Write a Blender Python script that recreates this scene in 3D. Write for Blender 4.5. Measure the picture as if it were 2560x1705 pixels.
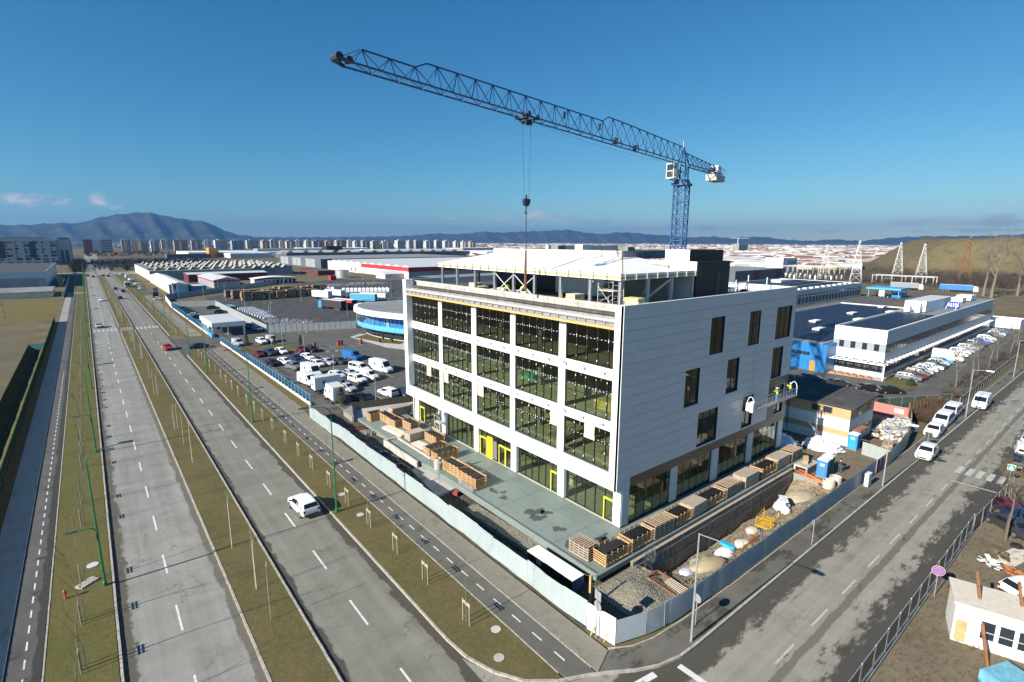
import bpy, math, random
from math import sin, cos, pi, radians, sqrt, atan2, hypot
from mathutils import Vector, Matrix

sc = bpy.context.scene
for o in list(bpy.data.objects):
    bpy.data.objects.remove(o)
C = sc.collection

# ------------------------------------------------------------------ camera
cam_d = bpy.data.cameras.new('camera')
cam = bpy.data.objects.new('camera', cam_d)
C.objects.link(cam)
YAW, PITCH, ROLL = 0.677627, 0.187784, 0.0035955
cam_d.sensor_width = 36.0
cam_d.lens = 18.486
cam_d.clip_start = 0.5
cam_d.clip_end = 60000
_f = Vector((sin(YAW)*cos(PITCH), cos(YAW)*cos(PITCH), -sin(PITCH)))
_r = Vector((cos(YAW), -sin(YAW), 0))
_u = _r.cross(_f)
_r2 = cos(ROLL)*_r + sin(ROLL)*_u
_u2 = -sin(ROLL)*_r + cos(ROLL)*_u
cam.matrix_world = Matrix(((_r2.x, _u2.x, -_f.x, -35.469), (_r2.y, _u2.y, -_f.y, -28.808),
                           (_r2.z, _u2.z, -_f.z, 27.351), (0, 0, 0, 1)))
sc.camera = cam

# ------------------------------------------------------------------ sky, sun, exposure
SUN_EL = radians(28.7)
SUN_AZ = radians(90.9)            # heading of the light, clockwise from +Y
world = bpy.data.worlds.new('World')
sc.world = world
world.use_nodes = True
wn, wl = world.node_tree.nodes, world.node_tree.links
wn.clear()
w_out = wn.new('ShaderNodeOutputWorld')
w_bg = wn.new('ShaderNodeBackground')
w_bg.inputs['Strength'].default_value = 0.062
sky_t = wn.new('ShaderNodeTexSky')
sky_t.sky_type = 'NISHITA'
sky_t.sun_disc = False
sky_t.sun_elevation = SUN_EL
sky_t.sun_rotation = SUN_AZ + pi
sky_t.altitude = 600
sky_t.air_density = 1.0
sky_t.dust_density = 0.1
sky_t.ozone_density = 1.6

def wmath(op, a, b=None):
    n = wn.new('ShaderNodeMath'); n.operation = op
    for i, v in enumerate((a, b)):
        if v is None: continue
        if isinstance(v, (int, float)): n.inputs[i].default_value = v
        else: wl.new(v, n.inputs[i])
    return n.outputs[0]

# clear, dry winter air: a deeper blue than the stock atmosphere, the same grade in every direction
sp_ = wn.new('ShaderNodeSeparateColor'); wl.new(sky_t.outputs[0], sp_.inputs[0])
cb_ = wn.new('ShaderNodeCombineColor')
wl.new(wmath('MINIMUM', wmath('MULTIPLY', wmath('POWER', wmath('MULTIPLY', sp_.outputs[0], .12), 1.42), 4.2), sp_.outputs[0]), cb_.inputs[0])
wl.new(wmath('MULTIPLY', sp_.outputs[1], .72), cb_.inputs[1])
wl.new(wmath('MULTIPLY', wmath('POWER', wmath('MULTIPLY', sp_.outputs[2], .12), .8), 7.0), cb_.inputs[2])

# low winter clouds lying along the horizon, given by compass heading and elevation
tcw = wn.new('ShaderNodeTexCoord')
sep = wn.new('ShaderNodeSeparateXYZ'); wl.new(tcw.outputs['Generated'], sep.inputs[0])
w_az = wmath('MULTIPLY', wmath('ARCTAN2', sep.outputs[0], sep.outputs[1]), 57.2958)
w_el = wmath('MULTIPLY', wmath('ARCSINE', sep.outputs[2]), 57.2958)
cvec = wn.new('ShaderNodeCombineXYZ')
wl.new(w_az, cvec.inputs[0]); wl.new(wmath('MULTIPLY', w_el, 2.6), cvec.inputs[1])
cn = wn.new('ShaderNodeTexNoise'); cn.inputs['Scale'].default_value = 0.55
cn.inputs['Detail'].default_value = 7; cn.inputs['Roughness'].default_value = 0.62
wl.new(cvec.outputs[0], cn.inputs['Vector'])
cn2 = wn.new('ShaderNodeTexNoise'); cn2.inputs['Scale'].default_value = 0.16
cn2.inputs['Detail'].default_value = 5
wl.new(cvec.outputs[0], cn2.inputs['Vector'])
CLOUDS = [  # azimuth, elevation, half width, half height, weight
    (-3.4, 3.15, 2.5, 0.60, 1.0), (-1.0, 3.0, 1.4, 0.42, .85), (-8.0, 3.4, 3.0, .7, .9), (1.45, 3.15, .75, 0.70, 1.0), (2.4, 2.75, .9, .35, .75),
    (30.5, 2.35, 3.4, .26, .78), (37.6, 2.3, 2.2, .33, .8), (41.5, 2.7, 1.9, .62, 1.0), (44.6, 2.25, 2.4, .45, .85), (48.0, 1.9, 2.6, .40, .8), (51.6, 1.65, 2.2, .34, .75),
    (55.0, 1.55, 1.8, .33, .75), (58.7, 1.4, 1.6, .30, .72), (62.0, 1.1, 4.0, .20, .65), (69.2, 1.0, 3.2, .25, .65), (75.6, 1.7, 2.4, .45, .78), (80.0, 1.7, 3.4, .6, .85), (78.5, 1.0, 4.5, .28, .75), (86, 1.5, 4.0, .5, .8), (74.5, 3.6, .8, .12, .62), (17.5, 2.6, .5, .13, .6)]
tot = None
for a, e, wa, we, wt in CLOUDS:
    da = wmath('DIVIDE', wmath('SUBTRACT', w_az, a), wa)
    de = wmath('DIVIDE', wmath('SUBTRACT', w_el, e), we)
    g = wmath('SUBTRACT', wt, wmath('MULTIPLY', wmath('ADD', wmath('MULTIPLY', da, da), wmath('MULTIPLY', de, de)), 0.55))
    g = wmath('MAXIMUM', g, 0.0)
    tot = g if tot is None else wmath('MAXIMUM', tot, g)
cm = wmath('SUBTRACT', wmath('ADD', tot, wmath('MULTIPLY', wmath('SUBTRACT', cn.outputs[0], 0.5), 2.3)), 0.36)
cm = wmath('MULTIPLY', cm, wmath('MINIMUM', wmath('MULTIPLY', tot, 5.0), 1.0))
ramp = wn.new('ShaderNodeValToRGB')
ramp.color_ramp.elements[0].position = 0.05; ramp.color_ramp.elements[0].color = (0, 0, 0, 1)
ramp.color_ramp.elements[1].position = 0.62; ramp.color_ramp.elements[1].color = (.82, .82, .82, 1)
wl.new(cm, ramp.inputs[0])
ccol = wn.new('ShaderNodeValToRGB')
ccol.color_ramp.elements[0].position = 0.34; ccol.color_ramp.elements[0].color = (2.6, 3.3, 4.2, 1)
ccol.color_ramp.elements[1].position = 0.66; ccol.color_ramp.elements[1].color = (6.6, 6.7, 6.8, 1)
wl.new(wmath('ADD', wmath('MULTIPLY', cm, 0.35), wmath('MULTIPLY', cn2.outputs[0], 0.72)), ccol.inputs[0])
cmix = wn.new('ShaderNodeMixRGB')
wl.new(ramp.outputs[0], cmix.inputs[0]); wl.new(cb_.outputs[0], cmix.inputs[1]); wl.new(ccol.outputs[0], cmix.inputs[2])
wl.new(cmix.outputs[0], w_bg.inputs['Color'])
wl.new(w_bg.outputs[0], w_out.inputs['Surface'])

sun_d = bpy.data.lights.new('sun', 'SUN')
sun_d.energy = 5.0
sun_d.angle = radians(0.53)
sun_d.color = (1.0, 0.93, 0.82)
sun = bpy.data.objects.new('sun', sun_d)
C.objects.link(sun)
_l = Vector((sin(SUN_AZ)*cos(SUN_EL), cos(SUN_AZ)*cos(SUN_EL), -sin(SUN_EL)))
sun.rotation_euler = _l.to_track_quat('-Z', 'Y').to_euler()
sun.location = (-200, 0, 200)

sc.view_settings.view_transform = 'Standard'
sc.view_settings.look = 'None'
sc.view_settings.exposure = 0.95
sc.view_settings.gamma = 1.0
sc.view_settings.use_curve_mapping = False
sc.render.engine = 'CYCLES'
cy = sc.cycles
cy.use_denoising = True
cy.max_bounces = 8; cy.diffuse_bounces = 3; cy.glossy_bounces = 3; cy.transmission_bounces = 4
cy.transparent_max_bounces = 14; cy.volume_bounces = 1
cy.sample_clamp_indirect = 6

# ------------------------------------------------------------------ helpers
rnd = random.Random(7)
def R(a, b): return rnd.uniform(a, b)

class MB:
    def __init__(s): s.v, s.f, s.m = [], [], []
    def add(s, vs, fs, mi=0):
        b = len(s.v); s.v += [tuple(p) for p in vs]
        s.f += [tuple(b+i for i in f) for f in fs]; s.m += [mi]*len(fs); return s
    def box(s, x0, x1, y0, y1, z0, z1, mi=0):
        return s.add([(x0,y0,z0),(x1,y0,z0),(x1,y1,z0),(x0,y1,z0),(x0,y0,z1),(x1,y0,z1),(x1,y1,z1),(x0,y1,z1)],
                     [(3,2,1,0),(4,5,6,7),(0,1,5,4),(1,2,6,5),(2,3,7,6),(3,0,4,7)], mi)
    def rbox(s, cx, cy_, z0, z1, lx, ly, a=0, mi=0):
        ca, sa = cos(a), sin(a)
        P = [(cx+ca*u*lx/2-sa*v*ly/2, cy_+sa*u*lx/2+ca*v*ly/2) for u, v in ((-1,-1),(1,-1),(1,1),(-1,1))]
        return s.prism(P, z0, z1, mi)
    def prism(s, poly, z0, z1, mi=0):
        n = len(poly)
        vs = [(x, y, z0) for x, y in poly] + [(x, y, z1) for x, y in poly]
        return s.add(vs, [tuple(range(n-1, -1, -1)), tuple(range(n, 2*n))] + [(i, (i+1) % n, n+(i+1) % n, n+i) for i in range(n)], mi)
    def sheet(s, poly, z, mi=0):
        return s.add([(x, y, z) for x, y in poly], [tuple(range(len(poly)))], mi)
    def quad(s, a, b, c, d, mi=0): return s.add([a, b, c, d], [(0, 1, 2, 3)], mi)
    def beam(s, p, q, w, h=None, mi=0):
        p, q = Vector(p), Vector(q); h = h or w; d = (q-p).normalized()
        up = Vector((0, 0, 1)) if abs(d.z) < .95 else Vector((0, 1, 0))
        a = d.cross(up).normalized()*w/2; b = a.cross(d).normalized()*h/2
        return s.add([p-a-b, p+a-b, p+a+b, p-a+b, q-a-b, q+a-b, q+a+b, q-a+b],
                     [(0,1,2,3),(7,6,5,4),(0,4,5,1),(1,5,6,2),(2,6,7,3),(3,7,4,0)], mi)
    def tube(s, p, q, r0, r1=None, n=6, mi=0, caps=True):
        p, q = Vector(p), Vector(q); r1 = r0 if r1 is None else r1; d = (q-p).normalized()
        up = Vector((0, 0, 1)) if abs(d.z) < .95 else Vector((1, 0, 0))
        a = d.cross(up).normalized(); b = a.cross(d)
        vs = [p+(a*cos(2*pi*i/n)+b*sin(2*pi*i/n))*r0 for i in range(n)] + [q+(a*cos(2*pi*i/n)+b*sin(2*pi*i/n))*r1 for i in range(n)]
        fs = [(i, n+i, n+(i+1) % n, (i+1) % n) for i in range(n)]
        if caps: fs += [tuple(range(n)), tuple(range(2*n-1, n-1, -1))]
        return s.add(vs, fs, mi)
    def path(s, pts, r, n=5, mi=0):
        for a, b in zip(pts, pts[1:]): s.tube(a, b, r, r, n, mi, False)
        return s
    def lathe(s, prof, n=16, c=(0, 0), mi=0):
        vs = [(c[0]+r*cos(2*pi*i/n), c[1]+r*sin(2*pi*i/n), z) for r, z in prof for i in range(n)]
        fs = [(k*n+i, k*n+(i+1) % n, (k+1)*n+(i+1) % n, (k+1)*n+i) for k in range(len(prof)-1) for i in range(n)]
        fs.append(tuple(range((len(prof)-1)*n, len(prof)*n)))
        return s.add(vs, fs, mi)
    def loft(s, rings, mi=0, closed=True, caps=True):
        n = len(rings[0]); vs = [p for r in rings for p in r]
        m = n if closed else n-1
        fs = [(k*n+i, k*n+(i+1) % n, (k+1)*n+(i+1) % n, (k+1)*n+i) for k in range(len(rings)-1) for i in range(m)]
        if caps: fs += [tuple(range(n-1, -1, -1)), tuple(range((len(rings)-1)*n, len(rings)*n))]
        return s.add(vs, fs, mi)
    def blob(s, c, r, n=7, k=4, jit=.18, mi=0, rg=rnd):
        vs = [(c[0], c[1], c[2]-r[2])]
        for j in range(1, k):
            t = pi*j/k
            for i in range(n):
                q = 1+rg.uniform(-jit, jit); a = 2*pi*i/n+j*.4
                vs.append((c[0]+r[0]*q*sin(t)*cos(a), c[1]+r[1]*q*sin(t)*sin(a), c[2]-r[2]*q*cos(t)))
        vs.append((c[0], c[1], c[2]+r[2])); L = len(vs)-1
        fs = [(0, 1+(i+1) % n, 1+i) for i in range(n)]
        for j in range(k-2):
            for i in range(n):
                a = 1+j*n+i; b = 1+j*n+(i+1) % n
                fs.append((a, b, b+n, a+n))
        fs += [(L, 1+(k-2)*n+i, 1+(k-2)*n+(i+1) % n) for i in range(n)]
        return s.add(vs, fs, mi)
    def mesh(s, name, mats, smooth=False):
        me = bpy.data.meshes.new(name)
        me.from_pydata(s.v, [], s.f)
        for m in (mats if isinstance(mats, (list, tuple)) else [mats]): me.materials.append(m)
        if max(s.m, default=0): me.polygons.foreach_set('material_index', s.m)
        if smooth: me.polygons.foreach_set('use_smooth', [True]*len(s.f))
        return me
    def build(s, name, mats, parent=None, loc=None, rz=0, smooth=False, kind=None):
        return place(name, s.mesh(name, mats, smooth), parent, loc, rz, kind)

def place(name, me, parent=None, loc=None, rz=0, kind=None, mat=None):
    o = bpy.data.objects.new(name, me); C.objects.link(o)
    if parent: o.parent = parent
    if loc: o.location = loc
    if rz: o.rotation_euler[2] = rz
    if kind: o['kind'] = kind
    if mat:
        o.material_slots[0].link = 'OBJECT'; o.material_slots[0].material = mat
    return o
def tag(o, label, cat, group=None):
    o['label'] = label; o['category'] = cat
    if group: o['group'] = group
    return o
def thing(name, label, cat, loc=(0, 0, 0), rz=0, group=None):
    o = bpy.data.objects.new(name, None); C.objects.link(o)
    o.empty_display_size = .3; o.location = loc; o.rotation_euler[2] = rz
    return tag(o, label, cat, group)
def struct(o): o['kind'] = 'structure'; return o
def copy_tree(o, parent=None):
    c = o.copy(); C.objects.link(c); c.parent = parent
    for ch in o.children: copy_tree(ch, c)
    return c
ORD = ['first', 'second', 'third', 'fourth', 'fifth', 'sixth', 'seventh', 'eighth', 'ninth', 'tenth', 'eleventh', 'twelfth', 'thirteenth',
       'fourteenth', 'fifteenth', 'sixteenth', 'seventeenth', 'eighteenth', 'nineteenth', 'twentieth', 'twenty-first', 'twenty-second', 'twenty-third',
       'twenty-fourth', 'twenty-fifth', 'twenty-sixth', 'twenty-seventh', 'twenty-eighth', 'twenty-ninth', 'thirtieth', 'thirty-first', 'thirty-second',
       'thirty-third', 'thirty-fourth', 'thirty-fifth', 'thirty-sixth', 'thirty-seventh', 'thirty-eighth', 'thirty-ninth', 'fortieth']

# ------------------------------------------------------------------ materials
class NT:
    """tiny node-graph writer"""
    def __init__(s, name):
        s.mat = bpy.data.materials.new(name); s.mat.use_nodes = True
        s.n, s.l = s.mat.node_tree.nodes, s.mat.node_tree.links; s.n.clear()
        s.out = s.n.new('ShaderNodeOutputMaterial'); s.b = s.n.new('ShaderNodeBsdfPrincipled')
        s.l.new(s.b.outputs[0], s.out.inputs[0])
    def set(s, sock, v):
        if v is None: return
        if isinstance(v, (int, float)): sock.default_value = v
        elif isinstance(v, (tuple, list)): sock.default_value = tuple(v)+(1,) if len(v) == 3 and len(sock.default_value) == 4 else tuple(v)
        else: s.l.new(v, sock)
    def node(s, t, props=None, **inp):
        n = s.n.new(t)
        for k, v in (props or {}).items(): setattr(n, k, v)
        for k, v in inp.items(): s.set(n.inputs[k.replace('_', ' ')], v)
        return n
    def pos(s, scale=(1, 1, 1), obj=False):
        src = s.node('ShaderNodeTexCoord').outputs['Object'] if obj else s.node('ShaderNodeNewGeometry').outputs['Position']
        n = s.node('ShaderNodeVectorMath', {'operation': 'MULTIPLY'}); s.l.new(src, n.inputs[0]); n.inputs[1].default_value = scale
        return n.outputs[0]
    def noise(s, vec, sc_=1, det=4, rough=.55): return s.node('ShaderNodeTexNoise', None, Vector=vec, Scale=sc_, Detail=det, Roughness=rough).outputs[0]
    def m(s, op, a, b=None, clamp=False):
        n = s.node('ShaderNodeMath', {'operation': op, 'use_clamp': clamp}); s.set(n.inputs[0], a)
        if b is not None: s.set(n.inputs[1], b)
        return n.outputs[0]
    def step(s, v, a, b):
        n = s.node('ShaderNodeMapRange', {'interpolation_type': 'SMOOTHSTEP'}); s.set(n.inputs[0], v); n.inputs[1].default_value = a; n.inputs[2].default_value = b
        return n.outputs[0]
    def mix(s, f, a, b, mode='MIX'):
        n = s.node('ShaderNodeMixRGB', {'blend_type': mode}); s.set(n.inputs[0], f); s.set(n.inputs[1], a); s.set(n.inputs[2], b)
        return n.outputs[0]
    def xyz(s):
        n = s.node('ShaderNodeSeparateXYZ'); s.l.new(s.node('ShaderNodeNewGeometry').outputs['Position'], n.inputs[0]); return n.outputs
    def bump(s, h, st=.3, d=.02):
        n = s.node('ShaderNodeBump', None, Height=h, Strength=st, Distance=d); s.l.new(n.outputs[0], s.b.inputs['Normal'])
    def fin(s, col, rough=.7, metal=0, spec=.4):
        s.set(s.b.inputs['Base Color'], col); s.set(s.b.inputs['Roughness'], rough)
        s.set(s.b.inputs['Metallic'], metal); s.set(s.b.inputs['Specular IOR Level'], spec); return s.mat

MATS = {}
def M(name, col, rough=.7, var=.18, sc_=1.5, metal=0, bump=0, spec=.4, obj=True, dirt=None):
    """plain procedural surface: base colour broken up by two scales of noise"""
    if name in MATS: return MATS[name]
    t = NT(name); p = t.pos(obj=obj)
    if obj:   # every copy of a thing weathers a little differently
        ri = t.node('ShaderNodeObjectInfo').outputs['Random']
        cv = t.node('ShaderNodeCombineXYZ'); t.l.new(t.m('MULTIPLY', ri, 37), cv.inputs[0]); t.l.new(t.m('MULTIPLY', ri, 91), cv.inputs[1])
        ad = t.node('ShaderNodeVectorMath', {'operation': 'ADD'}); t.l.new(p, ad.inputs[0]); t.l.new(cv.outputs[0], ad.inputs[1]); p = ad.outputs[0]
    a = t.noise(p, sc_, 5, .6); b = t.noise(p, sc_*7.3, 3)
    f = t.m('ADD', t.m('MULTIPLY', a, .65), t.m('MULTIPLY', b, .35))
    f = t.step(f, .3, .7)
    lo = tuple(c*(1-var) for c in col); hi = tuple(min(1, c*(1+var)) for c in col)
    c = t.mix(f, lo, hi)
    if dirt: c = t.mix(t.m('MULTIPLY', t.step(t.noise(p, sc_*.7, 6, .65), .52, .75), dirt[1]), c, dirt[0])
    if bump: t.bump(b, bump, .03)
    MATS[name] = t.fin(c, rough, metal, spec); return MATS[name]

def glass(name, tint, refl=1.0, rough=.0):
    if name in MATS: return MATS[name]
    t = NT(name); t.n.remove(t.b)
    tr = t.node('ShaderNodeBsdfTransparent', None, Color=tint); gl = t.node('ShaderNodeBsdfGlossy', None, Color=(refl, refl, refl), Roughness=rough)
    ge = t.node('ShaderNodeNewGeometry'); dp = t.node('ShaderNodeVectorMath', {'operation': 'DOT_PRODUCT'}); t.l.new(ge.outputs['Normal'], dp.inputs[0]); t.l.new(ge.outputs['Incoming'], dp.inputs[1])
    fr = t.m('ADD', .05, t.m('MULTIPLY', t.m('POWER', t.m('SUBTRACT', 1, t.m('ABSOLUTE', dp.outputs['Value'])), 5), .95))
    mx = t.node('ShaderNodeMixShader'); t.l.new(fr, mx.inputs[0]); t.l.new(tr.outputs[0], mx.inputs[1]); t.l.new(gl.outputs[0], mx.inputs[2])
    t.l.new(mx.outputs[0], t.out.inputs[0]); MATS[name] = t.mat; return t.mat

# ================================================================== GROUND, ROADS, PAVEMENTS
def road_mat(name, ax, base, dark, gut=(), wet=0., crack=1., streak=.5):
    """worn asphalt: streaks along the driving axis, patches across it, cracks, gutters darkened by dirt, damp and painted kerb shadow"""
    t = NT(name); X = t.xyz(); across, along = (X[0], X[1]) if ax == 'y' else (X[1], X[0])
    v1 = t.pos((1.1, .03, 1) if ax == 'y' else (.03, 1.1, 1)); v2 = t.pos((.12, .55, 1) if ax == 'y' else (.55, .12, 1)); p = t.pos()
    n1 = t.noise(v1, 1.0, 4, .6); n2 = t.noise(v2, 1, 4, .6); n3 = t.noise(p, .35, 6, .65); n4 = t.noise(p, 9, 3)
    f = t.m('ADD', t.m('ADD', t.m('MULTIPLY', n1, streak), t.m('MULTIPLY', n2, .28)), t.m('ADD', t.m('MULTIPLY', n3, .45), t.m('MULTIPLY', n4, .18)))
    c = t.mix(t.step(f, .42, .98), tuple(x*.66 for x in base), tuple(x*1.22 for x in base))
    if crack:
        nd = t.node('ShaderNodeVectorMath', {'operation': 'ADD'}); t.l.new(p, nd.inputs[0])
        dn = t.node('ShaderNodeTexNoise', None, Vector=p, Scale=1.1, Detail=4.0); sc2 = t.node('ShaderNodeVectorMath', {'operation': 'SCALE'}); t.l.new(dn.outputs['Color'], sc2.inputs[0]); sc2.inputs[3].default_value = 1.6
        t.l.new(sc2.outputs[0], nd.inputs[1])
        vo = t.node('ShaderNodeTexVoronoi', {'feature': 'DISTANCE_TO_EDGE'}, Vector=nd.outputs[0], Scale=.27)
        ln = t.m('SUBTRACT', 1, t.step(vo.outputs['Distance'], .0, .012)); ln = t.m('MULTIPLY', ln, t.m('MULTIPLY', t.step(t.noise(p, .13, 3), .46, .6), crack))
        c = t.mix(t.m('MULTIPLY', ln, .75), c, tuple(x*.25 for x in base))
    g = t.noise(t.pos((1, .35, 1) if ax == 'y' else (.35, 1, 1)), 1.1, 7, .72)
    for c0, w, col in gut:      # dirt and painted kerb shadow along a kerb line: centre, half width, colour
        d = t.m('ABSOLUTE', t.m('SUBTRACT', across, c0)); d = t.m('SUBTRACT', d, t.m('MULTIPLY', t.m('SUBTRACT', g, .5), w*2.6))
        c = t.mix(t.m('MULTIPLY', t.m('SUBTRACT', 1, t.step(d, w*.72, w*1.02)), .9), c, col)
    rough = .82
    if wet:
        wv = t.noise(t.pos((.22, .5, 1)), 1.0, 8, .72); m = t.step(wv, .60-.12*wet, .68-.12*wet)
        c = t.mix(t.m('MULTIPLY', m, .8), c, dark)
    t.bump(n4, .25, .01)
    return t.fin(c, rough, 0, .25)

def ground_mat():
    t = NT('ground_winter'); p = t.pos(); X = t.xyz()
    a = t.noise(p, .011, 5, .6); b = t.noise(p, .09, 6, .65); c = t.noise(p, 1.3, 5, .7); d = t.noise(p, .0016, 4, .6)
    col = t.mix(t.step(b, .35, .65), (.105, .085, .045), (.165, .135, .085))
    col = t.mix(t.step(a, .46, .62), col, (.125, .11, .055))
    col = t.mix(t.m('MULTIPLY', t.step(c, .45, .75), .45), col, (.20, .17, .12))
    col = t.mix(t.m('MULTIPLY', t.step(d, .5, .62), .7), col, (.07, .055, .045))
    t.bump(c, .5, .05)
    return t.fin(col, .95, 0, .1)

def grass_mat(name, a, b, cc, sc_=1.0):
    t = NT(name); p = t.pos(); n1 = t.noise(p, .22*sc_, 6, .7); n2 = t.noise(p, 2.3*sc_, 6, .75); n3 = t.noise(t.pos((1, .5, 1)), 22*sc_, 3, .7)
    c = t.mix(t.step(n1, .33, .66), a, b); c = t.mix(t.m('MULTIPLY', t.step(n2, .42, .7), .65), c, cc); c = t.mix(t.m('MULTIPLY', t.step(n3, .5, .7), .45), c, tuple(x*.4 for x in a))
    t.bump(t.m('ADD', n3, n2), .9, .06); return t.fin(c, .95, 0, .1)

def gravel_mat(name, a, b, sc_=1.0, z=14):
    t = NT(name); p = t.pos(); vo = t.node('ShaderNodeTexVoronoi', None, Vector=p, Scale=float(z)); n1 = t.noise(p, .5*sc_, 5, .65)
    c = t.mix(vo.outputs['Color'], a, b); c = t.mix(t.m('MULTIPLY', t.step(n1, .4, .7), .5), c, tuple(x*.55 for x in a))
    t.bump(vo.outputs['Distance'], 1.0, .06); return t.fin(c, .95, 0, .15)

def paver_mat(name, a, b, mortar, bw=.22, bh=.11, rot=0):
    t = NT(name); src = t.node('ShaderNodeNewGeometry').outputs['Position']
    mp = t.node('ShaderNodeMapping'); t.l.new(src, mp.inputs[0]); mp.inputs['Rotation'].default_value = (0, 0, rot)
    br = t.node('ShaderNodeTexBrick', None, Vector=mp.outputs[0], Scale=1.0, Color1=a, Color2=b, Mortar=mortar)
    br.inputs['Mortar Size'].default_value = .009; br.inputs['Brick Width'].default_value = bw; br.inputs['Row Height'].default_value = bh; br.inputs['Bias'].default_value = -.2
    n = t.noise(t.pos(), .35, 6, .7); n2 = t.noise(t.pos((1, .25, 1)), 1.4, 6, .75)
    c = t.mix(t.m('MULTIPLY', t.step(n, .4, .7), .4), br.outputs[0], tuple(x*.6 for x in a)); c = t.mix(t.m('MULTIPLY', t.step(n2, .56, .66), .6), c, mortar)
    t.bump(br.outputs['Fac'], -.4, .01); return t.fin(c, .9, 0, .2)

DIRT = (.055, .048, .036)
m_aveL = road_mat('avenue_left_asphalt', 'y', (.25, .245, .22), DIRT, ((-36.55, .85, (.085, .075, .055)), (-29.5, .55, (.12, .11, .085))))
m_aveR = road_mat('avenue_right_asphalt', 'y', (.20, .194, .163), DIRT, ((-25.8, .6, (.055, .05, .04)), (-18.9, .75, (.06, .054, .042))))  # the band at the median also paints the kerb's shadow into the gutter dirt
m_street = road_mat('street_asphalt', 'x', (.235, .222, .182), (.06, .056, .045), ((-12.0, 2.0, (.055, .05, .04)), (-20.9, 2.7, (.045, .042, .036)), (-16.9, .30, (.13, .12, .10))), .15, .6, .7)
m_lot = road_mat('lot_asphalt', 'y', (.125, .12, .108), (.035, .034, .03), (), .45, .5, .3)
m_yard = road_mat('yard_asphalt', 'x', (.075, .073, .07), (.022, .022, .022), (), .75, .2, .5)
m_bikeL = road_mat('bike_path_asphalt', 'y', (.115, .112, .108), (.03, .03, .028), ((-40.7, .5, (.04, .038, .034)),), .3, .5, .4)
m_bikeR = road_mat('bike_lane_asphalt', 'y', (.145, .14, .122), (.045, .042, .036), (), .38, .5, .3)
m_walk = road_mat('footway_asphalt', 'x', (.155, .148, .125), (.045, .042, .035), (), .75, .4, .3)
m_ground = ground_mat()
m_lawn = grass_mat('winter_lawn', (.098, .092, .038), (.135, .11, .05), (.165, .14, .07))
m_lawnL = grass_mat('winter_lawn_green', (.095, .10, .032), (.13, .115, .045), (.16, .14, .06))
m_dry = grass_mat('dry_grass', (.15, .105, .045), (.115, .09, .04), (.21, .155, .075))
m_paveL = paver_mat('grey_pavers', (.36, .355, .32), (.30, .30, .27), (.10, .10, .085), .24, .12, pi/2)
m_paveR = paver_mat('block_pavers', (.25, .235, .19), (.20, .19, .155), (.10, .09, .065), .26, .13, 0)
m_kerb = M('kerb_concrete', (.36, .33, .28), .9, .3, 3, dirt=((.12, .10, .08), .6))
m_line = M('road_paint', (.62, .61, .57), .8, .15, 6, dirt=((.30, .29, .26), .9), obj=False)
m_linef = M('road_paint_faded', (.42, .41, .37), .85, .3, 6, dirt=((.24, .23, .2), 1.), obj=False)
m_dirt = gravel_mat('site_dirt', (.17, .15, .115), (.10, .09, .07), 1, 9)
m_gravel = gravel_mat('crushed_stone', (.30, .28, .22), (.16, .145, .11), 1, 7)
m_conc = M('concrete', (.42, .40, .36), .9, .2, .8, bump=.1, dirt=((.2, .19, .16), .5))
m_concd = M('dark_concrete', (.24, .235, .22), .9, .25, .8, bump=.1, dirt=((.1, .1, .09), .5))

# ground: one sheet to the horizon, with the openings of the building pit and the ditch left out
xs = [-22000, -3000, -400, -49.6, -46.3, -1.6, 28.5, 400, 3000, 22000]; ys = [-22000, -3000, -400, -8.7, -3.6, 40, 158, 400, 3000, 22000]
g = MB()
for i in range(len(xs)-1):
    for j in range(len(ys)-1):
        hole = (xs[i] == -1.6 and ys[j] == -8.7) or (xs[i] == -49.6 and ys[j] == 40)
        if not hole: g.quad((xs[i], ys[j], -.03), (xs[i+1], ys[j], -.03), (xs[i+1], ys[j+1], -.03), (xs[i], ys[j+1], -.03))
struct(g.build('ground', m_ground))

def sheet(name, poly, z, mat): return struct(MB().sheet(poly, z).build(name, mat))
def slab(name, poly, z0, z1, mat): return struct(MB().prism(poly, z0, z1).build(name, mat))
def rect(x0, x1, y0, y1): return [(x0, y0), (x1, y0), (x1, y1), (x0, y1)]

sheet('scrap_ground', [(-14, -20.6), (48, -20.6), (60, -60), (-14, -60)], -.01, grass_mat('scrap_soil', (.15, .125, .085), (.19, .16, .11), (.23, .2, .15), .8))
aveL = sheet('avenue_left_carriageway', rect(-36.5, -29.5, -70, 548), 0, m_aveL)
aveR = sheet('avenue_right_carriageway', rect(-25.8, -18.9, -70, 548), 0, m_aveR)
street = sheet('side_street', [(-18.9, -23), (-18.9, -3), (-18.5, -4), (-17.6, -6.2), (-16.5, -7.5), (-14.7, -8.8), (-12.6, -9.7), (-10.8, -10.8), (-7.9, -12.0), (-6, -12.15), (400, -12.15), (400, -20.5), (-12, -20.5), (-15, -22)], .004, m_street)
far_road = sheet('far_junction_road', rect(-90, 60, 500, 545), .008, m_aveL)
drive = sheet('driveway', [(-18.9, 119), (-17, 121.5), (-9.4, 123), (-9, 120), (32, 120), (34, 130), (5, 137.5), (-7, 142), (-13, 141), (-17.5, 144), (-18.9, 148)], .006, m_lot)
lot = sheet('car_park', [(-8.6, 52.5), (3, 49.5), (27, 66), (27, 122), (-9, 122)], 0, m_lot)
yard = sheet('storage_yard', [(4.8, 137.6), (29, 131), (60, 140), (110, 190), (150, 300), (100, 345), (8, 262), (5.5, 222)], 0, m_yard)
sheet('small_car_park', [(-9, 142), (4.4, 140), (5.2, 219), (-8.6, 225)], 0, m_lot)
apron = sheet('yard_apron', rect(110, 330, 50, 68), .0, m_lot)
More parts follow.
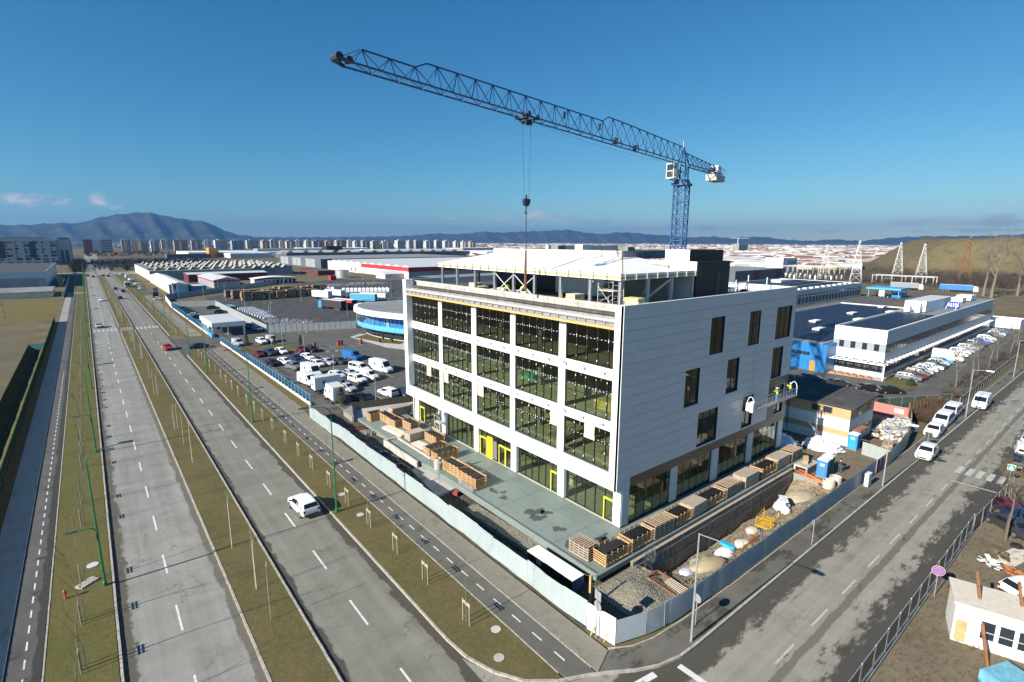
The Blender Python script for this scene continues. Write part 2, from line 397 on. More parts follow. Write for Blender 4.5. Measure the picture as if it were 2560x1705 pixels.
park2 = sheet('office_car_park', [(60, 1), (60, 22), (84, 22), (84, 14), (90, 14), (90, 4.6), (215, 4.6), (225, -3), (205, -7), (78, -8), (64, -2)], 0, m_lot)
sheet('forecourt', rect(-17.5, -9.9, 285, 520), .002, m_lot)

# raised strips beside the carriageways
K = .12
walkX = slab('footway', [(-10.75, -8.75), (-12.7, -9.55), (-10.8, -10.72), (-7.9, -11.9), (-6.1, -12.02), (330, -12.02), (330, -10.35), (-4.2, -10.2), (-7.4, -10.0)], -.02, K, m_walk)
verge = slab('verge_lawn', [(-18.72, 116), (-18.72, -1.3), (-18.45, -3.4), (-17.55, -5.8), (-16.75, -6.95), (-14.85, -8.55), (-14.85, 121), (-17.4, 119.5)], -.02, K, m_lawn)
bikeR = slab('bike_lane', [(-14.7, -8.65), (-12.85, -9.5), (-12.85, 122), (-14.7, 121)], -.02, K-.01, m_bikeR)
paveR = slab('block_footway', [(-12.72, -9.5), (-10.85, -8.72), (-10.85, 50), (-10.2, 58), (-10.2, 122.8), (-12.72, 122)], -.02, K, m_paveR)
slab('fence_verge', [(-10.8, 52), (-8.9, 58), (-9.3, 122.8), (-10.15, 122.8), (-10.15, 57)], -.02, K+.03, m_dry)
slab('verge_lawn_far', [(-18.72, 150), (-16, 145), (-14.6, 144.5), (-14.6, 500), (-18.72, 500)], -.02, K, m_lawn)
slab('footway_far', [(-14.5, 144.5), (-11.3, 144), (-11.3, 290), (-14.5, 290)], -.02, K, m_paveR)
slab('fence_verge_far', [(-11.2, 144), (-9.9, 142), (-10.1, 262), (-11.2, 262)], -.02, K, m_dry)
median = [slab('median_lawn', rect(-29.3, -26.0, -70, 168.5), -.02, K, m_lawn), slab('median_lawn', rect(-29.3, -26.0, 177.5, 498), -.02, K, m_lawn)]
slab('median_crossing', rect(-29.3, -26.0, 168.6, 177.4), -.02, .03, m_paveR)
lawnL = slab('left_lawn', rect(-40.45, -36.75, -70, 500), -.02, K, m_lawnL)
bikeL = slab('bike_path', rect(-42.45, -40.65, -70, 500), -.02, K-.02, m_bikeL)
paveL = slab('paved_walk', rect(-44.6, -42.5, -70, 330), -.02, K, m_paveL)
slab('dry_strip', rect(-46.2, -44.65, -70, 205), -.02, K-.02, m_dry)
slab('cross_path', rect(-52, -36.8, 322, 328), -.02, K+.004, m_paveL)
sheet('bare_field', [(-400, 10), (-49.7, 10), (-49.7, 204), (-400, 204)], -.02, grass_mat('bare_field_soil', (.12, .105, .07), (.16, .135, .085), (.10, .09, .05), .3))
sheet('left_meadow', rect(-300, -46.2, 212, 300), -.018, grass_mat('meadow_grass', (.125, .11, .04), (.155, .125, .05), (.19, .15, .07), .4))

# ditch beside the fence
dt = MB(); nn = 40
prof = [(-46.2, 0), (-46.7, -.5), (-47.4, -1.6), (-48.2, -1.7), (-49.0, -1.0), (-49.7, 0)]
rings = [[(x+R(-.12, .12), 39.8+118.4*k/nn, z-.02+(R(-.1, .1) if z else 0)) for x, z in prof] for k in range(nn+1)]
dt.loft(rings, 0, False, False); dt.f = [tuple(reversed(f)) for f in dt.f]
struct(dt.build('ditch', grass_mat('ditch_weeds', (.10, .085, .035), (.07, .065, .03), (.15, .12, .055))))

# kerbs: long runs with single stones near the camera
ks = MB(); ks.box(-.08, .08, .01, .99, -.03, .15); ks_me = ks.mesh('kerb_stone', m_kerb)
ks2 = MB(); ks2.box(-.05, .05, .01, .99, -.03, .135); ks2_me = ks2.mesh('kerb_stone', m_kerb)
def kerb(x, me, y0, y1, far, w):
    m = MB()
    for a, b in far: m.box(x-w, x+w, a, b, -.03, .148 if w > .06 else .132)
    k = struct(m.build('kerb', m_kerb))
    y = y0
    while y < y1:
        place('kerb_stone', me, k, (x+R(-.008, .008), y, R(-.006, .006)), R(-.006, .006)); y += 1.0
kerb(-36.62, ks_me, -2, 58, [(-70, -2), (58, 500)], .08)
kerb(-29.4, ks_me, -6, 50, [(-70, -6), (50, 168.6), (177.4, 498)], .08)
kerb(-25.9, ks_me, -8, 50, [(-70, -8), (50, 168.6), (177.4, 498)], .08)
kerb(-18.81, ks_me, -1, 50, [(50, 117), (150, 500)], .08)
kerb(-14.78, ks2_me, -8, 30, [(30, 121), (145, 290)], .05)
kerb(-12.78, ks2_me, -9, 30, [(30, 121.5), (145, 290)], .05)
kerb(-40.55, ks2_me, 8, 50, [(-70, 8), (50, 500)], .05)
cv = [(-18.81, -1.0), (-18.62, -3.2), (-17.95, -5.3), (-16.85, -7.1), (-15.2, -8.4), (-13.5, -9.2), (-12.2, -9.95), (-10.7, -10.9), (-9.2, -11.6), (-7.4, -12.03), (-5.6, -12.1)]
ck = MB(); kc = struct(MB().beam((-5.6, -12.1, .06), (130, -12.1, .06), .17, .18).build('street_kerb', m_kerb))
def stones(par, p, q, w=.15, top=.15):
    d = hypot(q[0]-p[0], q[1]-p[1]); n = max(1, round(d/1.0))
    for i in range(n):
        a, b = (i+.01)/n, (i+.99)/n
        MB().beam((p[0]+(q[0]-p[0])*a, p[1]+(q[1]-p[1])*a, top/2), (p[0]+(q[0]-p[0])*b, p[1]+(q[1]-p[1])*b, top/2), w, top).build('kerb_stone', m_kerb, par)
for p, q in zip(cv, cv[1:]): stones(kc, p, q, .17)
ik = struct(MB().beam((2, -10.28, .07), (120, -10.32, .07), .09, .16).build('footway_edging', m_kerb))
for p, q in zip([(-10.72, -8.62), (-9.2, -9.5), (-7.4, -9.93), (-4.2, -10.15), (2, -10.25)], [(-9.2, -9.5), (-7.4, -9.93), (-4.2, -10.15), (2, -10.25), (2, -10.25)][:4]): stones(ik, p, q, .1, .16)

# painted markings
dash = MB().box(-.075, .075, -1.7, 1.7, .006, .0095).mesh('lane_dash', m_line)
for k in range(-6, 56):
    y = 38.5+8.42*k
    if 166 < y < 180: continue
    place('lane_dash', dash, aveL, (-33.05+R(-.02, .02), y, 0))
    y = 14.0+8.45*k
    if 166 < y < 180: continue
    place('lane_dash', dash, aveR, (-22.48, y, 0))
sd = MB().box(-1.38, 1.38, -.07, .07, .010, .0135).mesh('lane_dash', m_linef)
for k in range(-1, 30):
    x = -1.6+5.62*k
    if 38 < x < 48: continue
    place('lane_dash', sd, street, (x, -16.28, 0))
zs_ = MB().box(-.27, .27, -2.6, 2.6, .006, .0095).mesh('zebra_stripe', m_linef)
for i in range(6): place('zebra_stripe', zs_, aveL, (-35.6+i*1.05, 173, 0))
for i in range(6): place('zebra_stripe', zs_, aveR, (-25.0+i*1.05, 172.4, 0))
zx = MB().box(-1.45, 1.45, -.27, .27, .010, .0135).mesh('zebra_stripe', m_linef)
for i in range(5): place('zebra_stripe', zx, street, (45.3, -16.2-i*.95, 0))
MB().box(40.6, 40.85, -20.3, -16.3, .010, .0135).build('stop_line', m_linef, street)
for a, b in [((-11.6, -11.6), (-9.9, -11.85)), ((-8.1, -12.4), (-8.0, -16.2))]:
    MB().beam((a[0], a[1], .012), (b[0], b[1], .012), .45, .004).build('give_way_stripe', m_line, street)
MB().beam((-12.6, -12.2, .012), (-10.9, -11.9, .012), .45, .004).build('give_way_stripe', m_line, street)
bd = MB().box(-.05, .05, -.5, .5, 0, .004).mesh('bike_dash', m_line)
for k in range(62): place('bike_dash', bd, bikeL, (-41.55, -10+2.02*k, K-.016))
for k in range(56): place('bike_dash', bd, bikeR, (-13.75, -7+2.28*k, K-.006), .0)
ld = MB().box(-.05, .05, -2.3, 2.3, .006, .0095).mesh('bay_line', m_linef)
for i in range(14): place('bay_line', ld, lot, (-7.3+2.45*i, 105.5, 0)); 
for i in range(7): place('bay_line', ld, lot, (-6.2+2.45*i, 89.0, 0)); place('bay_line', ld, lot, (-6.2+2.45*i, 94.2, 0))
for i in range(6): place('bay_line', ld, lot, (-1.4+2.45*i, 69.5, 0)); place('bay_line', ld, lot, (-.4+2.45*i, 74.8, 0))
for i in range(6): place('bay_line', ld, lot, (-5+2.5*i, 55.5-.3*i, 0))
ld2 = MB().box(-.05, .05, -2.4, 2.4, .004, .0075).mesh('bay_line', m_linef)
for i in range(40): place('bay_line', ld2, park2, (88.5+2.5*i, 1.2, 0))

# ================================================================== MAIN BUILDING (near corner at the origin)
m_white = M('white_cladding', (.80, .80, .79), .5, .03, .6, dirt=((.62, .62, .60), .15))
m_panel = M('silver_white_panel', (.60, .60, .60), .42, .04, .35, spec=.5)
m_brown = M('bronze_panel', (.075, .062, .045), .35, .1, .8, spec=.6)
m_black = M('black_panel', (.018, .018, .020), .5, .15, .5)
m_mull = M('dark_aluminium', (.03, .032, .033), .4, .1, 2, spec=.5)
m_orange = M('osb_board', (.60, .36, .13), .8, .15, 6)
m_galv = M('galvanised_steel', (.52, .53, .55), .42, .12, 3, .6)
m_steelw = M('pale_steel', (.62, .62, .62), .5, .08, 3)
m_yellow = M('yellow_film', (.75, .68, .05), .6, .1, 3)
m_yellowd = M('yellow_door_leaf', (.85, .52, .02), .5, .05, 3)
m_beige = M('bare_board', (.62, .50, .36), .8, .08, 3)
m_floor = M('screed_floor', (.45, .46, .38), .8, .15, .4, obj=False, dirt=((.25, .25, .2), .5))
m_teal = M('teal_membrane', (.175, .215, .195), .7, .10, .5, obj=False, dirt=((.13, .165, .15), .6))
m_roofw = M('white_roof_sheet', (.80, .80, .78), .45, .03, .25, obj=False)
m_roofd = M('roof_deck_bitumen', (.075, .072, .068), .9, .3, .6, obj=False, dirt=((.2, .19, .17), .6))
m_wool = M('mineral_wool', (.50, .40, .14), .95, .15, 4)
m_corew = M('core_wall', (.22, .22, .20), .9, .2, .6)
m_glass = glass('green_glazing', (.73, .77, .67)); m_glassd = glass('dark_glazing', (.60, .61, .54))
m_clip = M('white_clip', (.75, .75, .75), .6, .02)
m_wood = M('pine_wood', (.50, .31, .15), .8, .25, 3); m_woodg = M('weathered_pine', (.36, .30, .23), .85, .25, 3, dirt=((.2, .17, .13), .5))

TOP, BOT, LEN, WID, SLAB = 21.9, 4.75, 40.55, 33.3, .85
bld = thing('office_building', 'large unfinished white office block with glazed front and grey panelled side', 'building')

def subtract(rects, h):
    out = []
    for (a, b, c, d) in rects:
        e, f, g_, k = max(a, h[0]), min(b, h[1]), max(c, h[2]), min(d, h[3])
        if e >= f or g_ >= k: out.append((a, b, c, d)); continue
        if c < g_: out.append((a, b, c, g_))
        if k < d: out.append((a, b, k, d))
        if a < e: out.append((a, e, g_, k))
        if f < b: out.append((f, b, g_, k))
    return out

WIN = [(13.9, 16.72, 15.75, 19.7), (21.85, 24.55, 15.75, 19.7), (28.3, 32.5, 15.75, 19.7), (9.86, 12.58, 10.82, 14.73), (17.8, 20.5, 10.82, 14.73),
       (28.2, 31.1, 10.82, 14.73), (12.7, 16.7, 5.9, 9.72), (21.95, 24.52, 5.9, 9.72), (29.83, 32.4, 5.98, 9.72)]
# side facade (faces the street)
rs = [(0, WID, BOT, TOP)]
for w_ in WIN: rs = subtract(rs, w_)
m = MB()
for a, b, c, d in rs: m.box(a, b, .03, .28, c, d)
m.build('side_wall', M('wall_backing', (.10, .11, .12), .8), bld)
XJ = [.0, 9.4, 17.3, 24.15, WID]; ZJ = [5.72]+[6.68+k for k in range(15)]+[TOP]
BR = (28.15, WID, 5.72, 10.75)
for i in range(4):
    for j in range(len(ZJ)-1):
        rr = [(XJ[i]+.008, XJ[i+1]-.008, ZJ[j]+.012, ZJ[j+1]-.012)]
        rr = subtract(rr, BR)
        for w_ in WIN: rr = subtract(rr, (w_[0]-.02, w_[1]+.02, w_[2]-.02, w_[3]+.02))
        for a, b, c, d in rr: MB().box(a, b, -.045, .028, c, d).build('cladding_panel', m_panel, bld)
bp = [(1.92+i*2.62, min(1.92+(i+1)*2.62, WID), BOT+.02, 5.71) for i in range(12)]
for a, b, c, d in bp: MB().box(a+.008, b-.008, -.04, .028, c, d).build('bronze_panel', m_brown, bld)
MB().box(.0, 1.91, -.045, .028, BOT+.01, 5.715).build('cladding_panel', m_panel, bld)
for i in range(4):
    for j in range(5):
        rr = [(28.16+i*1.285, 28.16+(i+1)*1.285-.012, 5.73+j*1.004, 5.73+(j+1)*1.004-.012)]
        for w_ in WIN: rr = subtract(rr, (w_[0]-.02, w_[1]+.02, w_[2]-.02, w_[3]+.02))
        for a, b, c, d in rr: MB().box(a, b, -.04, .028, c, d).build('bronze_panel', m_brown, bld)
for (a, b, c, d) in WIN:
    m = MB()
    m.box(a, a+.07, .12, .22, c, d); m.box(b-.07, b, .12, .22, c, d); m.box(a+.07, b-.07, .12, .22, c, c+.07); m.box(a+.07, b-.07, .12, .22, d-.07, d)
    wdw = m.build('window', m_mull, bld)
    m = MB(); m.box(a-.05, a, -.075, .2, c-.05, d+.05); m.box(b, b+.05, -.075, .2, c-.05, d+.05); m.box(a, b, -.075, .2, c-.05, c); m.box(a, b, -.075, .2, d, d+.05)
    m.build('trim', m_white, wdw)
    nx = 3 if b-a > 3.5 else 2; zt = d-1.25
    ex = [a+.07+(b-a-.14)*k/nx for k in range(nx+1)]
    for k in range(nx):
        for z0, z1 in ((c+.07, zt), (zt, d-.07)):
            MB().box(ex[k]+.03, ex[k+1]-.03, .16, .18, z0+.03, z1-.03).build('pane', m_glassd, wdw)
        if k: MB().box(ex[k]-.03, ex[k]+.03, .12, .22, c+.07, d-.07).build('mullion', m_mull, wdw)
    MB().box(a+.07, b-.07, .125, .215, zt-.03, zt+.03).build('transom', m_mull, wdw)
    MB().box(a-.3, b+.3, 3.2, 3.26, c-.3, d+.2).build('blind_wall', m_corew, wdw)

# front facade (faces the avenue)
PIL = [(0., .95), (7.82, 8.78), (15.78, 16.65), (23.36, 24.34), (31.33, 32.18)]
GX, FX = .97, .85        # glass plane, plane of the inner pillars and spandrels
for k, (a, b) in enumerate(PIL):
    MB().box(FX if k else 0, GX+.2, a if k else .032, b, 5.98 if k else 6.22, TOP if k == 0 else 19.7).build('pillar', m_white, bld)
MB().box(0, GX+.2, 39.6, LEN, 6.22, TOP).build('fin_wall', m_white, bld)
BAYS = [(.95, 7.82), (8.78, 15.78), (16.65, 23.36), (24.34, 31.33), (32.18, 39.6)]
SPZ = [(9.92, 10.9), (14.82, 15.87)]
for z0, z1 in SPZ:
    for a, b in BAYS: MB().box(FX+.02, GX+.2, a, b, z0, z1).build('spandrel', m_white, bld)
MB().box(0, .36, .032, LEN, BOT, 6.2).build('base_band', m_white, bld)
MB().box(.361, GX+.25, .032, LEN, BOT+.002, 5.95).build('soffit_block', m_white, bld)
MB().box(.365, GX-.03, .97, 39.58, 5.952, 5.975).build('ledge_membrane', m_teal, bld)
brk = MB(); brk.box(-.55, 0, -.03, .03, -.1, .02); brk.box(-.5, -.04, -.12, .12, -.01, .02); brk.box(-.52, -.46, -.02, .02, -.75, -.1)
brk.box(-.02, .0, -.45, .45, -.02, .1)
brk_me = brk.mesh('bracket', m_galv)
for z in (15.45, 10.5):
    for k in range(15): place('bracket', brk_me, bld, (FX+.02, 2.6+2.53*k, z))
BOARDS = {(4, 0): 2, (3, 0): 5, (2, 0): 4, (1, 0): 0, (0, 0): 2}
def glazing(par, a, b, z0, z1, x, tr, mat, axis='y', boards=None, clips=None, pane_w=1.25):
    """one bay of curtain wall: outer frame with panes and mullions as pieces of it"""
    def bx(u0, u1, d0, d1, q0, q1):
        m_ = MB()
        if axis == 'y': m_.box(x+d0, x+d1, u0, u1, q0, q1)
        else: m_.box(u0, u1, x+d0, x+d1, q0, q1)
        return m_
    fr = MB()
    for q in (bx(a, a+.05, -.03, .1, z0, z1), bx(b-.05, b, -.03, .1, z0, z1), bx(a+.05, b-.05, -.03, .1, z0, z0+.06), bx(a+.05, b-.05, -.03, .1, z1-.06, z1)): fr.add(q.v, q.f)
    gz = fr.build('glazing', m_mull, par)
    n = max(1, round((b-a)/pane_w)); ex = [a+.05+(b-a-.1)*k/n for k in range(n+1)]; zt = z1-tr
    for k in range(n):
        for r_, (q0, q1) in enumerate(((z0+.06, zt), (zt, z1-.06))):
            if boards is not None and r_ == 1 and k == boards: bx(ex[k]+.02, ex[k+1]-.02, -.03, .0, q0-.2, q1).build('blank_board', m_beige, gz)
            else: bx(ex[k]+.025, ex[k+1]-.025, .0, .022, q0+.02, q1-.02).build('pane', mat, gz)
        if k: bx(ex[k]-.028, ex[k]+.028, -.02, .14, z0+.06, z1-.06).build('mullion', m_mull, gz)
        if clips is not None:
            for zc in (z0+.5, z0+1.6, zt-.12, zt+.1, z1-.35):
                if k: q = bx(ex[k]-.035, ex[k]+.035, -.05, -.02, zc-.05+R(-.1, .1), zc+.05); clips.add(q.v, q.f)
            for t_ in (.3, .7): q = bx(ex[k]+t_*1.2-.05, ex[k]+t_*1.2+.05, -.05, -.02, zt-.03, zt+.03); clips.add(q.v, q.f)
    bx(a+.05, b-.05, -.015, .12, zt-.025, zt+.025).build('transom', m_mull, gz)
    return gz
clips = MB()
ROWS = [(5.98, 9.92), (10.9, 14.82), (15.87, 19.7)]
for i, (a, b) in enumerate(BAYS):
    for r_, (z0, z1) in enumerate(ROWS):
        glazing(bld, a, b, z0, z1, GX, 1.3, m_glass if r_ < 2 else m_glassd, 'y', BOARDS.get((i, r_)), clips)
clips.build('glazing_clips', m_clip, bld, kind='stuff')
MB().box(.02, GX+.1, .9, 39.6, 19.7, 19.93).build('osb_strip', m_orange, bld)
fr = MB()
fr.box(.05, .12, .9, 39.6, 19.96, 20.02); fr.box(.05, .12, .9, 39.6, 20.33, 20.39)
for k in range(33): y = 1.0+k*1.2; fr.box(.04, .14, y-.04, y+.04, 19.94, 20.41)
fr.build('parapet_frame', m_galv, bld)
MB().box(.2, 1.2, .9, 39.6, 19.94, 20.4).build('ring_beam', m_concd, bld)
MB().box(.0, .75, .92, 39.58, 20.42, 20.58).build('concrete_ledge', M('mortar_ledge', (.55, .53, .48), .95, .25, 3, bump=.5, dirt=((.3, .29, .26), .8)), bld)
m = MB(); m.loft([[(.75, y, 20.5), (.75, y, 20.56), (1.75, y, 21.0), (1.75, y, 20.5)] for y in (.92, 39.58)]); m.build('roof_upstand', M('bitumen_strip', (.30, .29, .26), .9, .25, 1, dirt=((.12, .11, .1), .6)), bld)
MB().path([(1.05, 1, 20.75), (1.0, 12, 20.72), (1.12, 22, 20.77), (1.0, 39.4, 20.73)], .05, 5).build('cable_run', m_black, bld)
for k in range(18):
    y = 1.6+k*2.2
    MB().box(1.75, 1.95, y-1.1+.01, y+1.1-.01, 20.9, 21.7).build('parapet_block', m_conc, bld)
for k in range(24):
    y = 1.4+k*1.62
    MB().tube((.85, y, 20.55), (.85, y, 21.55), .016, n=4).build('guard_post', m_mull, bld)
for z in (21.1, 21.5): MB().tube((.85, 1.4, z), (.85, 38.7, z), .007, n=3).build('guard_wire', m_mull, bld)

# ground floor: columns clad in white panels, glass between
def column(a, b, axis):
    c0 = MB().box(.8, 1.5, a, b, SLAB, BOT) if axis == 'y' else MB().box(a, b, .06, .5, SLAB, BOT)
    c0 = c0.build('column', m_concd, bld)
    for k in range(4):
        z0 = SLAB+.15+k*.935; z1 = min(z0+.918, BOT-.01)
        q = MB().box(.75, 1.52, a-.03, b+.03, z0, z1) if axis == 'y' else MB().box(a-.03, b+.03, .01, .45, z0, z1)
        q.build('cladding_panel', m_white if axis == 'y' else m_panel, c0)
GC = [(.06, .9), (7.55, 8.45), (15.4, 16.3), (22.95, 23.85), (30.8, 31.7), (38.35, 39.3)]
for a, b in GC: column(a, b, 'y')
SC = [(.95, 1.9), (8.65, 9.7), (16.35, 17.55), (24.2, 25.35), (32.0, 33.1)]
for a, b in SC: column(a, b, 'x')
GB = [(GC[i][1]+.03, GC[i+1][0]-.03) for i in range(5)]; DX = 1.15
for i, (a, b) in enumerate(GB): glazing(bld, a, b, SLAB+.02, BOT-.01, DX, 1.1, m_glass)
for (a, b), (c, d) in zip(SC, SC[1:]): glazing(bld, b+.03, c-.03, SLAB+.02, BOT-.02, .2, 1.0, m_glass, 'x')
def door(y0, y1, h=2.35):
    m = MB(); x0, x1 = DX-.16, DX-.05
    m.box(x0, x1, y0, y0+.1, SLAB+.02, SLAB+h); m.box(x0, x1, y1-.1, y1, SLAB+.02, SLAB+h); m.box(x0, x1, y0+.1, y1-.1, SLAB+h-.16, SLAB+h)
    d = m.build('door', m_yellow, bld)
    MB().box(x0-.05, x0, y0+.15, y0+.2, SLAB+.95, SLAB+1.4).build('door_handle', m_mull, d)
for y0, y1 in ((1.0, 2.3), (8.5, 9.8), (16.4, 17.7), (17.7, 19.0), (21.5, 22.9), (37.0, 38.3)): door(y0, y1)
dl = MB().box(DX-.2, DX-.08, 20.2, 21.3, SLAB+.03, SLAB+2.75).build('yellow_door_leaf', m_yellowd, bld)
MB().box(DX-.2, DX-.08, 19.2, 20.15, SLAB+.03, SLAB+2.7).build('dark_door_leaf', m_mull, bld)
for k in range(9): MB().box(DX-.215, DX-.201, 19.28+.03*(k % 3), 20.05, SLAB+.35+k*.25, SLAB+.4+k*.25).build('louvre', m_steelw, bld)

# floors, core and back walls seen through the glass
for z in (5.0, 10.6, 15.4): MB().box(GX+.21, WID-.26, .3, LEN-.3, z-.3 if z > 5 else z-.2, {5.0: 5.96, 10.6: 10.88, 15.4: 15.85}[z]).build('floor_slab', m_floor, bld)
MB().box(GX+.1, WID-.1, .3, LEN-.3, 20.4, 21.02).build('roof_slab', m_roofd, bld)
MB().box(.92, WID-.26, .3, LEN-.3, SLAB-.3, SLAB+.006).build('ground_floor_slab', m_floor, bld)
MB().box(WID-.25, WID, .3, LEN, SLAB, TOP).build('rear_wall', m_panel, bld)
m = MB(); m.box(GX+.1, WID-.26, LEN-.28, LEN-.02, SLAB, TOP); m.build('north_wall', m_panel, bld)
for x in (4.5, 12.5, 20.5, 28.5):
    for k in range(6):
        for z0, z1 in ((SLAB, 4.8), (5.97, 10.28), (10.89, 15.08), (15.86, 20.39)):
            if x < 22 and not (x > 19 and 1 < k < 4): MB().box(x-.28, x+.28, .6+7.42*k-.28, .6+7.42*k+.28, z0, z1).build('inner_column', m_concd, bld)
for z0, z1 in ((SLAB, 4.8), (5.97, 10.28), (10.89, 15.08), (15.86, 20.39)): MB().box(17.5, 17.8, 9, 31, z0, z1).build('core_wall', m_corew, bld)
# side parapet cap and roof fittings
MB().box(-.01, WID+.02, -.06, .3, TOP+.002, TOP+.03).build('parapet_cap', m_steelw, bld)
MB().box(20.7, WID-.3, .32, 14, 21.03, 21.05).build('roof_membrane', m_teal, bld)
m = MB()
for a, b in (((21, 3, 21.06), (24.4, 3, 21.06)), ((21, 4.4, 21.06), (24.4, 4.4, 21.06))):
    for z in (.4, .95): m.beam((a[0], a[1], 21.05+z), (b[0], b[1], 21.05+z), .07)
    for k in range(5): x = a[0]+k*.85; m.beam((x, a[1], 21.05), (x, a[1], 22.05), .07)
for k in range(5): x = 21+k*.85; m.beam((x, 3, 22.0), (x, 4.4, 22.0), .07); m.beam((x, 3, 21.45), (x, 4.4, 21.45), .07)
m.build('roof_cage', m_galv, bld)
for x, y, h in ((27.2, 4.5, 1.4), (27.9, 3.6, 2.3), (31.9, 3.2, 1.9), (29.5, 6, 1.5)): MB().tube((x, y, 21.05), (x, y, 21.05+h), .07, n=6).build('roof_post', m_steelw, bld)
MB().box(26.4, 27.0, 3.1, 3.7, 21.06, 21.7).build('rusty_block', M('rust', (.20, .085, .035), .9, .3, 4), bld)
MB().beam((26.5, 5.2, 21.2), (32.6, 4.0, 21.2), .12).build('white_rail', m_white, bld)
MB().beam((27.3, 7.2, 22.0), (32.8, 6.4, 22.0), .12).build('white_rail', m_white, bld)
MB().path([(28, 2.2, 21.08), (29.4, 3.0, 21.08), (31, 3.1, 21.1), (32.5, 2.4, 21.08)], .06, 5).build('roof_hose', m_black, bld)

# roof pavilion under construction
EZ, UZ = 24.45, 25.6
m = MB()
m.add([(2, 2, EZ), (2, 34, EZ), (11.5, 34, UZ), (11.5, 10, UZ), (14, 2, EZ), (14, 10, UZ), (2, 2, EZ-.22), (2, 34, EZ-.22), (11.5, 34, UZ-.22), (14, 2, EZ-.22), (14, 10, UZ-.22), (11.5, 10, UZ-.22)],
      [(0, 3, 2, 1), (0, 4, 5, 3), (6, 7, 8, 11), (6, 11, 10, 9), (0, 1, 7, 6), (4, 0, 6, 9), (1, 2, 8, 7)])
pav = m.build('roof_pavilion', m_roofw, bld)
MB().beam((2.1, 11.6, EZ+.03), (11.4, 15.1, UZ+.03), .06, .03).build('roof_seam', m_concd, pav)
MB().beam((2.05, 2.05, EZ+.03), (11.4, 9.9, UZ+.03), .08, .04).build('hip_flashing', m_wool, pav)
for y0, y1 in ((10, 18), (18.02, 26), (26.02, 34)): MB().box(11.5, 11.8, y0, y1, UZ-.25, 26.33).build('concrete_wall', m_conc, pav)
MB().box(11.81, 20.2, 10, 10.3, UZ-.25, 26.3).build('concrete_wall', m_concd, pav)
MB().box(11.8, 30, 10.3, 34, 26.0, 26.2).build('upper_roof', m_roofd, pav)
MB().box(16, 31, 27, 27.6, 26.2, 26.75).build('upper_parapet', m_steelw, pav)
for x, y, w_, h, mt in ((13.0, 17.5, 1.3, .75, m_white), (13.6, 22.5, 1.4, .6, m_teal), (15, 12.0, 1.3, .5, m_teal)): MB().box(x, x+w_, y, y+w_, 26.2, 26.2+h).build('roof_vent', mt, pav)
MB().box(2.02, 2.14, 2.02, 34, EZ-.42, EZ-.23).build('eave_wool', m_wool, pav); MB().box(2.0, 2.2, 2.0, 34.02, 23.88, EZ-.43).build('eave_beam', m_white, pav)
MB().box(2.21, 14, 2.02, 2.14, EZ-.42, EZ-.23).build('eave_wool', m_wool, pav); MB().box(2.21, 14, 2.0, 2.2, 23.88, EZ-.43).build('eave_beam', m_steelw, pav)
for k in range(20):
    y = 2.05+k*1.68; m = MB(); m.box(1.86, 1.98, y-.05, y+.05, 23.9, EZ+.02); m.box(1.82, 2.2, y-.05, y+.05, EZ-.02, EZ+.04); m.build('eave_bracket', m_galv, pav)
for k in range(8):
    x = 2.4+k*1.6; m = MB(); m.box(x-.05, x+.05, 1.86, 1.98, 23.9, EZ+.02); m.build('eave_bracket', m_galv, pav)
PC = [(2.3, y) for y in (33.2, 29.55, 25.45, 21.45, 17.85, 14.23, 10.19, 6.08, 2.4)]+[(x, 2.3) for x in (6.2, 9.97, 13.6)]+[(8.5, 33.5), (8.5, 29.5), (8.5, 25.5), (11.3, 33.5)]
for x, y in PC:
    m = MB(); zt = 23.88 if min(x, y) < 3 else 24.8
    m.box(x-.13, x+.13, y-.14, y-.11, 21.02, zt); m.box(x-.13, x+.13, y+.11, y+.14, 21.02, zt); m.box(x-.02, x+.02, y-.11, y+.11, 21.02, zt); m.build('steel_column', m_galv, pav)
for a, b in (((2.3, 21.45), (2.3, 17.85)), ((2.3, 17.85), (2.3, 14.23))):
    MB().beam((a[0], a[1], 23.7), (b[0], b[1], 21.3), .07).build('brace', m_steelw, pav); MB().beam((a[0]+.09, a[1], 21.3), (b[0]+.09, b[1], 23.7), .07).build('brace', m_steelw, pav)
MB().beam((6.3, 2.3, 23.7), (8.0, 4.5, 21.2), .18).build('brace', m_galv, pav); MB().beam((9.9, 2.3, 23.7), (8.0, 4.5, 21.2), .18).build('brace', m_galv, pav); MB().beam((2.4, 5.9, 23.6), (4.6, 8.2, 21.1), .18).build('brace', m_galv, pav)
MB().box(10.9, 11.2, 12, 20, 21.03, 25.2).build('inner_wall', m_white, pav); MB().box(11.2, 11.4, 3.6, 12, 21.03, 25.0).build('inner_wall', m_corew, pav)
MB().box(12.0, 12.2, 20, 34, 21.03, 23.2).build('dark_lattice_wall', m_mull, pav)
